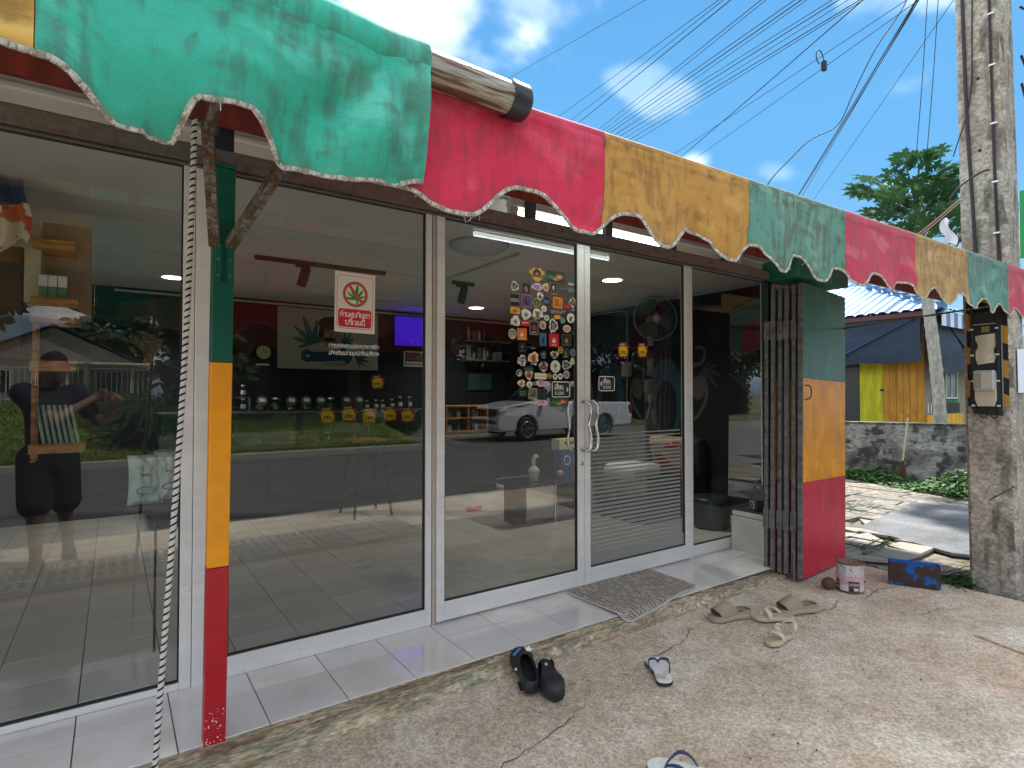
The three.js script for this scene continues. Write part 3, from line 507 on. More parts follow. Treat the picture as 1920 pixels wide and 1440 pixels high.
// ---------------------------------------------------------------- folding gate, open at the right
{
  const o = thing('folding_gate', 'folded steel gate with a green, orange and red front leaf', 'gate', [4.045, 0.035, 0.70], 0.10);
  o.rotation.z = -0.026;
  const paint = (c, seed, d = 0.16) => M({ map: tex(512, 512, (u, v) => { const k = 0.96 + (fbm(u * 5, v * 5, 5, seed, 6) - 0.5) * d * 1.6 - (vnoise(u * 90, v * 90, 90, seed + 2) > 0.972 ? 0.12 : 0), b = sstep(0.6, 0.75, fbm(u * 7, v * 3, 7, seed + 6, 5)) * 16; return [c[0] * k + b, c[1] * k + b, c[2] * k + b]; }, true, 1.2), roughness: 0.42, bumpMap: softGrain, bumpScale: 0.0015 });
  const g = paint([10, 104, 86], 501), y = paint([244, 158, 10], 504), r = paint([206, 30, 62], 507), gd = paint([2, 40, 36], 511);
  const edge = M({ map: tex(256, 512, (u, v) => { const k = 0.9 + (fbm(u * 8, v * 20, 20, 515, 5) - 0.5) * 0.5, r = sstep(0.6, 0.74, fbm(u * 10, v * 14, 14, 518, 5)) * 0.6; const c = mix3([116, 116, 113], [74, 60, 52], r); return [c[0] * k, c[1] * k, c[2] * k]; }, true, 2), roughness: 0.6, metalness: 0.1 });
  const W = 0.80, H = 2.13;
  const y1 = 0.685, y2 = 1.435;
  // front leaf
  const f = hub('front_leaf', o);
  part('red_sheet', bx(0, W, 0, y1, 0, 0.004), r, f); part('orange_sheet', bx(0, W, y1, y2, 0, 0.0035), y, f); part('green_sheet', bx(0, W, y2, H, 0, 0.004), g, f);
  part('stile', merge([bx(-0.014, 0.0, 0, H, -0.03, 0.004, 0.002), bx(W, W + 0.004, 0, H, -0.03, 0.002)]), edge, f);
  part('handle', tube([[0.03, 1.385, 0.004], [0.045, 1.38, 0.03], [0.055, 1.34, 0.038], [0.045, 1.29, 0.03], [0.03, 1.28, 0.004]], 0.005, 24, 8), rusty, f);
  const riv = []; for (const yy of [0.02, y1 + 0.015, y2 - 0.02, H - 0.02]) for (let i = 0; i < 4; i++) riv.push(cyl([0.06 + i * 0.22, yy, 0.003], [0.06 + i * 0.22, yy, 0.0065], 0.005, 0.004, 7)); for (let i = 0; i < 12; i++) for (const x of [0.015, W - 0.015]) riv.push(cyl([x, 0.08 + i * 0.178, 0.003], [x, 0.08 + i * 0.178, 0.006], 0.004, 0.003, 6));
  part('rivets', merge(riv), rusty, f);
  // leaves folded up behind it
  for (let k = 1; k <= 5; k++) {
    const lf = hub('folded_leaf', o), z = -0.044 * k, dx = -0.012 * k + (k % 2) * 0.008;
    part('stile', bx(dx - 0.012, dx + 0.02, 0.02, H - 0.01, z - 0.03, z - 0.004, 0.003), edge, lf);
    if (k < 5) { part('sheet', bx(dx + 0.02, W - 0.03, 0.02, y1, z - 0.016, z - 0.012), r, lf); part('sheet', bx(dx + 0.02, W - 0.03, y1, y2, z - 0.016, z - 0.012), y, lf); part('sheet', bx(dx + 0.02, W - 0.03, y2, H - 0.02, z - 0.016, z - 0.012), g, lf); } else part('sheet', bx(dx + 0.02, W - 0.03, 0.02, H - 0.02, z - 0.016, z - 0.012), M({ color: C(0.02, 0.022, 0.024), roughness: 0.7 }), lf);
    for (const yy of [0.33, 1.72]) part('hinge', bx(dx - 0.02, dx - 0.0125, yy, yy + 0.14, z - 0.034, z + 0.006, 0.002), edge, lf);
  }
  part('drop_flap', prism([[-0.06, 0], [0.16, 0], [0.16, 0.06], [-0.05, 0.13]], 0.004).translate(0, -0.03, -0.21), r, o);
  part('floor_bolt', cyl([-0.02, -0.02, -0.05], [-0.02, 0.2, -0.05], 0.008, 0.008, 8), edge, o);
  // jamb post it hangs from
  const p = thing('gate_post', 'dark green steel jamb post behind the folded gate', 'post', [4.035, 0, 0.455]);
  part('shaft', bx(-0.03, 0.03, 0, 2.30, -0.025, 0.025, 0.004), gd, p);
  part('top_plate', bx(-0.03, 0.75, 2.2, 2.34, -0.02, 0.24, 0.003), g, p);
}
// low white box at the end of the tiled ledge
{
  const o = thing('white_ledge_box', 'low white plastered box at the end of the tiled ledge beside the gate', 'box', [4.19, F, 0.03]);
  const wm = M({ map: tex(256, 256, (u, v) => { const k = 0.93 + (fbm(u * 4, v * 4, 4, 521, 5) - 0.5) * 0.3 - (vnoise(u * 50, v * 50, 50, 523) > 0.96 ? 0.15 : 0); return [214 * k, 208 * k, 196 * k]; }, true, 1.5), roughness: 0.7 });
  part('body', bx(0, 0.58, 0, 0.275, 0, 0.37, 0.008), wm, o); part('lid', bx(0.006, 0.575, 0.279, 0.318, 0.006, 0.364, 0.006), wm, o);
  part('dusty_top', bx(0.03, 0.56, 0.3185, 0.322, 0.02, 0.35), M({ color: C(0.06, 0.05, 0.045), roughness: 0.95 }), o);
  const a = thing('metal_gadget', 'small dark metal gadget with a pale dial on the white ledge box', 'gadget', [4.38, F + 0.323, 0.20], -0.6);
  part('body', bx(-0.09, 0.09, 0, 0.09, -0.06, 0.06, 0.015), M({ color: C(0.05, 0.05, 0.045), roughness: 0.5 }), a);
  part('upper_shell', lathe([[0.0, 0.12], [0.05, 0.115], [0.075, 0.08], [0.08, 0]]).translate(0, 0.09, 0), M({ color: C(0.10, 0.1, 0.09), roughness: 0.45 }), a);
  part('dial_plate', bx(-0.093, -0.0905, 0.015, 0.075, -0.04, 0.04), M({ color: C(0.5, 0.48, 0.44), roughness: 0.5 }), a);
  part('dial', new THREE.TorusGeometry(0.02, 0.005, 8, 20).rotateY(Math.PI / 2).translate(-0.095, 0.045, 0), M({ color: C(0.05, 0.05, 0.05) }), a);
}
// ---------------------------------------------------------------- electricity pole with meter board
{
  const poleMap = tex(1024, 1024, (u, v) => {
    const a = fbm(u * 6, v * 6, 6, 601, 6), b = fbm(u * 70, v * 70, 70, 602, 3), s = fbm(u * 22, v * 4, 22, 603, 5), p = vnoise(u * 90, v * 90, 90, 606), m = fbm(u * 4, v * 5, 5, 607, 5);
    let c = mix3([164, 154, 140], [190, 182, 168], sstep(0.35, 0.65, a));
    c = mix3(c, [96, 90, 84], sstep(0.55, 0.7, s * 0.5 + m * 0.5) * 0.6);
    c = mix3(c, [212, 206, 192], sstep(0.66, 0.74, fbm(u * 9, v * 9, 9, 611, 4)) * 0.6);
    let k = 0.88 + (b - 0.5) * 0.5; if (p > 0.955) k *= 0.5;
    return [c[0] * k, c[1] * k, c[2] * k];
  }, true, 0.9);
  const conc = M({ map: poleMap, bumpMap: poleMap, bumpScale: 0.003, roughness: 0.95 });
  const o = thing('electricity_pole', 'square weathered concrete electricity pole with striped paint and a meter board', 'pole', [5.02, 0, 1.382]);
  o.rotation.z = 0.031;
  const H = 9.5, sh = (y0, y1) => { const w0 = 0.278 - y0 * 0.004, w1 = 0.278 - y1 * 0.004, d0 = 0.27 - y0 * 0.008, d1 = 0.27 - y1 * 0.008, c = 0.02; const q = []; for (const [y, w, d] of [[y0, w0, d0], [y1, w1, d1]]) q.push([[0, y, c], [c, y, 0], [d - c, y, 0], [d, y, c], [d, y, w - c], [d - c, y, w], [c, y, w], [0, y, w - c]]); return q; };
  const [A, B] = sh(-0.3, H), g = sheet(8, 60, (s, t) => { const i = Math.round(s * 8) % 8; return [0, 1, 2].map((k) => mix(A[i][k], B[i][k], t)); }).toNonIndexed(); g.computeVertexNormals();
  part('shaft', metres(g), conc, o);
  // warning stripes, worn off at the edges
  const stripes = canvasTex(256, 1024, (c, w, h) => {
    c.fillStyle = '#1b1a1c'; c.fillRect(0, 0, w, h); c.fillStyle = '#b9822c';
    for (let k = -2; k < 7; k++) { const y = k * 270; c.beginPath(); c.moveTo(0, y); c.lineTo(w, y + 130); c.lineTo(w, y + 268); c.lineTo(0, y + 138); c.fill(); }
    reseed(9); for (let i = 0; i < 900; i++) { c.fillStyle = ['rgba(120,108,96,.5)', 'rgba(30,28,28,.4)', 'rgba(160,130,80,.35)'][i % 3]; const r = 1 + rnd() * 4; c.fillRect(rnd() * w, rnd() * h, r, r * (1 + rnd() * 2)); }
  });
  part('warning_stripes', sheet(2, 8, (s, t) => [-0.003, mix(1.27, 2.16, t), mix(0.022, 0.25, s)]), M({ map: stripes, roughness: 0.85 }), o);
  // cables running up the face
  const black = M({ color: C(0.018, 0.018, 0.02), roughness: 0.6 }), clipM = M({ color: C(0.7, 0.7, 0.7), metalness: 0.5, roughness: 0.35 });
  part('conduit', tube([[-0.014, 2.0, 0.09], [-0.014, 2.5, 0.085], [-0.012, 3.3, 0.06], [-0.014, 4.3, 0.05], [-0.014, 6, 0.05]], 0.0105, 40, 10), black, o);
  const cb = part('face_cable', tube([[-0.01, 1.95, 0.22], [-0.01, 2.6, 0.205], [-0.01, 3.2, 0.2], [-0.01, 4.2, 0.195], [-0.01, 6, 0.19]], 0.0055, 40, 8), black, o);
  part('face_cable', tube([[-0.01, 1.95, 0.236], [-0.009, 2.7, 0.212], [-0.01, 3.2, 0.207], [-0.01, 4.2, 0.202], [-0.01, 6, 0.2]], 0.0045, 40, 8), black, o);
  for (const y of [2.45, 2.8, 3.2, 3.6, 3.95]) part('cable_clip', bx(-0.017, -0.002, y, y + 0.012, 0.188, 0.226, 0.002), clipM, cb);
  part('face_cable', tube([[-0.008, 4.4, 0.11], [-0.008, 3.9, 0.1], [-0.01, 3.4, 0.075], [-0.03, 3.05, -0.02]], 0.004, 24, 6), black, o);
  part('stay_hook', tube([[-0.004, 2.9, 0.17], [-0.05, 2.885, 0.15], [-0.1, 2.82, 0.05], [-0.09, 2.74, -0.03]], 0.007, 20, 6), M({ color: C(0.03, 0.03, 0.03), roughness: 0.6 }), o);
  part('iron_spike', cyl([-0.002, 0.62, 0.13], [-0.06, 0.74, 0.28], 0.004, 0.004, 6), rusty, o);
  for (const y of [2.3, 3.05, 3.55]) part('bolt_hole', new THREE.CircleGeometry(0.011, 14).rotateY(-Math.PI / 2).translate(-0.0015, y, 0.125), M({ color: C(0.02, 0.02, 0.02) }), o);
  // notice on the far edge
  part('notice_plate', bx(0.06, 0.22, 1.36, 1.66, 0.281, 0.284), M({ map: canvasTex(128, 256, (c, w, h) => { c.fillStyle = '#dfe6ee'; c.fillRect(0, 0, w, h); c.fillStyle = '#2b55a8'; c.fillRect(0, h * 0.55, w, h * 0.2); c.fillStyle = '#8fa3c6'; for (let i = 0; i < 6; i++) c.fillRect(14, 24 + i * 18, 80 - (i % 3) * 14, 6); }), roughness: 0.5 }), o);
  // meter board: a thing of its own, screwed to the pole
  const b = thing('meter_board', 'black board on the concrete pole carrying a glass electricity meter and a paper slip', 'meter board', [4.968, 1.22, 1.425]);
  b.rotation.z = 0.031; b.scale.z = 0.8;
  const bm = M({ color: C(0.016, 0.016, 0.018), roughness: 0.7 });
  part('backing', prism([[0.02, 0], [0.215, -0.01], [0.225, 0.07], [0.215, 0.71], [0.02, 0.7], [0.0, 0.08]], 0.012, 0.003).rotateY(-Math.PI / 2).translate(0, 0, 0), bm, b);
  part('side_rail', bx(-0.03, -0.012, 0.02, 0.74, 0.016, 0.036, 0.003), bm, b); part('side_rail', bx(-0.03, -0.012, 0.0, 0.72, 0.19, 0.212, 0.003), bm, b);
  part('edge_strip', bx(-0.02, -0.012, 0.02, 0.6, 0.222, 0.23, 0.002), M({ color: C(0.3, 0.3, 0.3), metalness: 0.6, roughness: 0.4 }), b);
  for (const y of [0.05, 0.22, 0.4, 0.58]) for (const z of [0.026, 0.2]) part('clip', bx(-0.034, -0.0305, y, y + 0.011, z - 0.013, z + 0.013, 0.001), clipM, b);
  part('top_bar', bx(-0.024, -0.014, 0.615, 0.622, 0.036, 0.19), M({ color: C(0.35, 0.33, 0.3), metalness: 0.4, roughness: 0.5 }), b);
  part('brass_plate', bx(-0.017, -0.0135, 0.562, 0.602, 0.09, 0.145, 0.001), M({ color: C(0.28, 0.2, 0.08), metalness: 0.4, roughness: 0.5 }), b);
  part('paper_slip', sheet(8, 12, (s, t) => [-0.016 - 0.008 * Math.sin(s * 3.1) - 0.004 * Math.sin(t * 7 + s * 2), mix(0.345, 0.545, t) + (s - 0.5) * 0.012, mix(0.046, 0.186, s) + (t < 0.2 ? (0.2 - t) * 0.06 * (s < 0.5 ? 1 : -1) : 0)]), M({ map: canvasTex(128, 192, (c, w, h) => { c.fillStyle = '#c6b9a4'; c.fillRect(0, 0, w, h); c.fillStyle = 'rgba(120,110,98,.55)'; for (let i = 0; i < 14; i++) c.fillRect(12, 12 + i * 12, 60 + (i * 37) % 44, 3); }), roughness: 0.9, side: THREE.DoubleSide }), b);
  part('meter_base', prism([[0.062, 0.055], [0.168, 0.055], [0.185, 0.1], [0.185, 0.17], [0.045, 0.17], [0.045, 0.1]], 0.03, 0.004).rotateY(-Math.PI / 2).translate(-0.014, 0, 0), M({ map: canvasTex(128, 64, (c, w, h) => { c.fillStyle = '#b5aa98'; c.fillRect(0, 0, w, h); }), roughness: 0.6 }), b);
  const mh = part('meter_housing', bx(-0.075, -0.014, 0.155, 0.30, 0.04, 0.19, 0.018), M({ color: C(0.42, 0.42, 0.42), metalness: 0.3, roughness: 0.4 }), b);
  part('dial_face', bx(-0.0785, -0.0755, 0.175, 0.282, 0.058, 0.172), M({ map: canvasTex(256, 192, (c, w, h) => { c.fillStyle = '#8f887c'; c.fillRect(0, 0, w, h); c.fillStyle = '#b9b2a2'; c.fillRect(24, 20, 200, 150); c.fillStyle = '#24221f'; c.fillRect(70, 56, 110, 22); c.fillRect(56, 98, 140, 10); c.fillRect(60, 128, 120, 6); c.strokeStyle = '#4a463f'; c.strokeRect(24, 20, 200, 150); }), roughness: 0.5 }), mh);
  part('glass_cover', new RoundedBoxGeometry(0.012, 0.125, 0.13, 3, 0.005).translate(-0.087, 0.228, 0.115), MP({ transmission: 1, roughness: 0.05, thickness: 0, ior: 1.5 }), mh);
  for (const z of [0.075, 0.15]) part('lead_wire', tube([[-0.02, 0.06, z], [-0.03, 0.0, z - 0.01], [-0.03, -0.03, z + 0.02], [-0.02, 0.0, z + 0.05]], 0.005, 16, 6), bm, b);
  // iron bar from the gate to the pole
  const rod = solo('iron_bar', 'thin rusty iron bar slung between the gate and the concrete pole', 'bar', bar([4.86, 1.885, 0.6], [4.94, 1.965, 1.64], 0.016, 0.012), rusty);
}
// ---------------------------------------------------------------- overhead cables
{
  const mat = M({ color: C(0.012, 0.012, 0.016), roughness: 0.7 });
  const cables = [
    [[6.415, 7.056, -1.668], [15.479, 16.985, -22.563], 0.9], [[7.384, 7.365, -0.984], [16.69, 13.958, -21.785], 1], [[7.382, 7.392, -0.984], [17.257, 13.693, -21.395], 1], [[7.489, 7.423, -0.909], [17.643, 13.39, -21.132], 1.5], [[7.861, 7.461, -0.648], [18.352, 13.012, -20.645], 1.2], [[7.911, 7.473, -0.613], [18.421, 12.898, -20.599], 1], [[8.389, 7.484, -0.278], [18.328, 12.784, -20.667], 1.3], [[8.462, 7.488, -0.227], [18.403, 12.747, -20.615], 1.6], [[8.518, 7.5, -0.188], [18.495, 12.633, -20.553], 1], [[8.958, 7.507, 0.12], [18.295, 12.557, -20.695], 1.1], [[9.032, 7.515, 0.172], [18.371, 12.482, -20.644], 1.5], [[9.149, 7.527, 0.254], [18.406, 12.368, -20.622], 1], [[9.342, 7.546, 0.39], [18.656, 12.179, -20.451], 1.5], [[9.362, 7.557, 0.404], [18.781, 12.065, -20.367], 1.2], [[9.041, 7.632, 0.181], [21.615, 11.139, -18.407], 1.7], [[9.865, 7.654, 0.758], [20.504, 11.119, -19.184], 1.1], [[9.895, 7.649, 0.778], [21.411, 10.78, -18.558], 1.1], [[9.269, 7.931, 0.347], [27.632, 8.395, -14.262], 1.8], [[9.273, 7.947, 0.35], [27.912, 8.243, -14.07], 1.2], [[9.313, 7.939, 0.378], [27.678, 8.319, -14.232], 1.6], [[9.729, 7.844, 0.667], [28.203, 8.473, -13.862], 0.9]];
  const said = ['lone overhead cable at far left, crossing the white cloud', 'leftmost thin cable of the overhead fan, meeting the red awning panel', 'second thin cable of the overhead fan above the red awning panel', 'thick overhead cable meeting the awning near the end of its red panel', 'thick overhead cable just left of the gold awning panel', 'thin overhead cable just left of the gold awning panel', 'overhead cable at the left of the dense bundle over the gold panel', 'thickest cable in the dense bundle over the gold panel', 'thin cable in the middle of the dense bundle over the gold panel', 'upper cable of the widening bundle over the gold panel', 'thick middle cable of the widening bundle over the gold panel', 'thin lower cable of the widening bundle over the gold panel', 'thick cable lowest in the bundle, meeting the gold panel', 'thin cable beside the lowest thick cable over the gold panel', 'lone thick cable meeting the gold panel near its right end', 'thin cable with a black clamp, crossing above the gold panel', 'thin cable below the one with the black clamp', 'thick cable in the steep bunch above the green panel', 'thin cable in the steep bunch above the green panel', 'middle cable in the steep bunch above the green panel', 'rightmost thin steep cable, running towards the concrete pole'];
  cables.forEach(([a, b, w], i) => {
    const pts = []; for (let k = 0; k <= 12; k++) { const t = k / 12; pts.push([mix(a[0], b[0], t), mix(a[1], b[1], t) - Math.sin(Math.PI * t) * 0.05 * (i % 3), mix(a[2], b[2], t)]); }
    solo('overhead_cable', said[i], 'cable', tube(pts, 0.0062 * w, 40, 6), mat, [0, 0, 0], 0, 'cables strung from the pole');
  });
  solo('overhead_cable', 'slack wavy cable dropping to the green awning panel', 'cable', tube([[13.693, 10.32, -1.997], [13.59, 9.648, -2.085], [13.049, 8.582, -2.487], [12.691, 7.685, -2.757], [12.423, 7.013, -2.96], [11.967, 6.71, -3.286], [11.603, 6.284, -3.55], [11.241, 5.779, -3.815], [11.064, 5.162, -3.953]], 0.011, 60, 6), mat, [0, 0, 0], 0, 'cables strung from the pole');
  const cl = thing('cable_clamp', 'small black clamp with a loop hanging on an overhead cable', 'clamp', [14.209, 9.435, -4.097]);
  part('body', bx(-0.06, 0.06, -0.14, 0.1, -0.05, 0.05, 0.02), mat, cl); part('loop', new THREE.TorusGeometry(0.17, 0.012, 6, 28, 4.6).translate(-0.2, 0.12, 0), mat, cl);
  solo('plastic_sheet', 'torn white plastic sheet caught on the wires by the pole', 'plastic sheet', sheet(8, 10, (s, t) => [7.78 + 0.03 * Math.sin(s * 5), 3.05 + t * 0.3 + 0.03 * Math.sin(s * 4), 0.36 + s * 0.14 * (1 - 0.4 * t) + 0.03 * Math.sin(t * 6)]), M({ color: C(0.6, 0.62, 0.66), roughness: 0.6, side: THREE.DoubleSide }));
  for (const [a, b, l] of [[[10.466, 7.741, -0.651], [10.3, 4.9, -0.8], 'left one of two thin drop wires above the papaya crown'], [[10.6, 7.741, -0.55], [10.42, 4.9, -0.7], 'right one of two thin drop wires above the papaya crown']]) solo('drop_wire', l, 'wire', tube([a, [mix(a[0], b[0], 0.5) + 0.03, mix(a[1], b[1], 0.5), mix(a[2], b[2], 0.5)], b], 0.006, 12, 5), mat);
  solo('service_wire', 'pair of pale wires running from the awning to the pole', 'wire', merge([tube([[5.3, 2.40, 0.55], [5.25, 2.60, 1.0], [4.96, 2.74, 1.39]], 0.004, 12, 5), tube([[5.3, 2.43, 0.55], [5.25, 2.625, 1.0], [4.96, 2.76, 1.39]], 0.004, 12, 5)]), M({ color: C(0.4, 0.39, 0.36), roughness: 0.7 }));
  const tangled = ['uppermost', 'second', 'third', 'lowest'];
  [[[5.25, 4.3, 1.66], [6.9, 3.9, 1.6]], [[5.25, 4.1, 1.66], [6.9, 4.75, 1.7]], [[5.25, 3.75, 1.66], [6.9, 3.7, 1.55]], [[5.25, 3.55, 1.66], [6.9, 3.2, 1.5]]].forEach(([a, b], i) => solo('side_cable', tangled[i] + ' dark cable leaving the right side of the concrete pole', 'cable', tube([a, [mix(a[0], b[0], 0.5), mix(a[1], b[1], 0.5) - 0.12, mix(a[2], b[2], 0.5)], b], 0.008, 20, 6), mat));
}
// ---------------------------------------------------------------- neighbour's wall, house, papaya tree
{
  const wallMap = tex(1024, 512, (u, v) => {
    const a = fbm(u * 5, v * 4, 5, 641, 6), d = fbm(u * 26, v * 9, 26, 643, 5), b = fbm(u * 60, v * 60, 60, 645, 3), w = fbm(u * 9, v * 16, 16, 648, 5);
    let c = mix3([176, 176, 170], [128, 126, 120], sstep(0.42, 0.6, a)); c = mix3(c, [62, 62, 60], sstep(0.46, 0.62, d * 0.6 + w * 0.4) * 0.85); c = mix3(c, [206, 206, 200], sstep(0.6, 0.72, w) * 0.5);
    const k = 0.86 + (b - 0.5) * 0.5; return [c[0] * k, c[1] * k, c[2] * k];
  }, true, 0.42, 0.84);
  const o = thing('boundary_wall', 'low mouldy grey boundary wall behind the weeds', 'wall', [10.2, 0, -1.0], 0.38);
  part('wall_body', bx(0, 0.14, -0.15, 0.88, -7, 6, 0.006), M({ map: wallMap, bumpMap: wallMap, bumpScale: 0.01, roughness: 0.96 }), o);
  part('coping', bx(-0.012, 0.152, 0.882, 0.91, -7, 6, 0.008), M({ map: wallMap, color: C(0.7, 0.7, 0.68), roughness: 0.96 }), o);
  const br = thing('old_broom', 'old broom with pale handle leaning on the boundary wall', 'broom', [10.02, 0.06, -0.92], 0.38);
  part('handle', cyl([0, 0.24, 0], [0.1, 0.93, 0.08], 0.014, 0.014, 8), M({ color: C(0.5, 0.42, 0.28), roughness: 0.8 }), br);
  reseed(31); const bs = []; for (let i = 0; i < 60; i++) bs.push(cyl([rr(-0.02, 0.02), 0.27, rr(-0.02, 0.02)], [rr(-0.09, 0.05), rr(0, 0.04), rr(-0.1, 0.06)], 0.003, 0.003, 4)); part('bristles', merge(bs), M({ color: C(0.12, 0.07, 0.045), roughness: 1 }), br).userData.kind = 'stuff';
}
// a leaf-shaped face: pointed oval bent along its middle
function leafGeo(l, w, bend = 0.2) { return sheet(2, 3, (s, t) => { const ww = w * Math.sin(Math.PI * Math.min(1, t * 0.92 + 0.06)) , x = (s - 0.5) * ww; return [x, Math.abs(s - 0.5) * ww * 0.35 - bend * t * t * l, t * l]; }); }
function scatterLeaves(n, place, geo, seed) {   // merged leaf faces
  reseed(seed); const src = geo.toNonIndexed(), P = src.attributes.position, N = src.attributes.normal, out = new Float32Array(n * P.count * 3), no = new Float32Array(n * P.count * 3), m = new THREE.Matrix4(), q = new THREE.Quaternion(), e = new THREE.Euler(), v = V(0, 0, 0), nm = new THREE.Matrix3();
  for (let i = 0; i < n; i++) { const { p, s, r } = place(i); e.set(...r); q.setFromEuler(e); m.compose(v.set(...p).clone(), q, V(s, s, s)); nm.getNormalMatrix(m); for (let k = 0; k < P.count; k++) { const o = (i * P.count + k) * 3; v.fromBufferAttribute(P, k).applyMatrix4(m); out[o] = v.x; out[o + 1] = v.y; out[o + 2] = v.z; v.fromBufferAttribute(N, k).applyMatrix3(nm).normalize(); no[o] = v.x; no[o + 1] = v.y; no[o + 2] = v.z; } }
  const g = new THREE.BufferGeometry(); g.setAttribute('position', new THREE.BufferAttribute(out, 3)); g.setAttribute('normal', new THREE.BufferAttribute(no, 3)); g.setAttribute('uv', new THREE.BufferAttribute(new Float32Array(n * P.count * 2), 2)); return g;
}
const leafMat = (r, g, b, t = 0.35) => MP({ color: C(r, g, b), roughness: 0.75, transmission: t, thickness: 0, side: THREE.DoubleSide, specularIntensity: 0.5 });
{ // weeds at the foot of the wall, a low mass of small leaves
  const w = (seed, n, a, b, mat) => { const g = scatterLeaves(n, () => { const t = rnd(), d = rnd() ** 1.4, hgt = 0.42 * (0.55 + 0.45 * Math.sin(t * 23) * Math.sin(t * 7)) * (1 - d * 0.8); const zz = mix(a, b, t), x = 10.05 - (zz + 1.0) * 0.40 - d * 0.62; return { p: [x, Math.max(0.01, hgt * rnd() ** 0.6), zz + rr(-0.05, 0.05)], s: rr(0.5, 1.25), r: [rr(-0.9, 0.5), rr(0, 6.28), rr(-0.5, 0.5)] }; }, leafGeo(0.09, 0.055), seed); const m = new THREE.Mesh(g, mat); m.name = numbered('weeds'); m.userData = { kind: 'stuff', label: 'low green leafy weeds along the foot of the boundary wall', category: 'weeds' }; m.castShadow = m.receiveShadow = true; scene.add(m); };
  w(41, 5200, -5.5, 2.2, leafMat(0.055, 0.15, 0.035)); w(43, 2600, -5.5, 2.2, leafMat(0.10, 0.22, 0.05));
  const tuft = (x, z, n, r, seed, lab) => { const g = scatterLeaves(n, () => { const a = rnd() * 6.28, d = Math.sqrt(rnd()) * r; return { p: [x + Math.cos(a) * d, -0.03, z + Math.sin(a) * d * 0.5], s: rr(0.6, 1.4), r: [rr(-1.5, -0.7), rr(0, 6.28), 0] }; }, leafGeo(0.12, 0.012, 0.5), seed); const m = new THREE.Mesh(g, leafMat(0.05, 0.13, 0.03)); m.name = numbered('grass_tuft'); m.userData = { kind: 'stuff', label: lab, category: 'grass' }; scene.add(m); };
  tuft(5.12, 1.28, 420, 0.26, 45, 'green grass tuft between the blue box and the concrete pole');
  tuft(4.93, 0.72, 24, 0.05, 46, 'tiny weed beside the blue metal box');
  tuft(5.5, 0.45, 160, 0.3, 48, 'sparse grass in the joints of the pale paving');
  tuft(7.3, -0.4, 160, 0.4, 49, 'sparse grass along the edge of the asphalt patch');
}
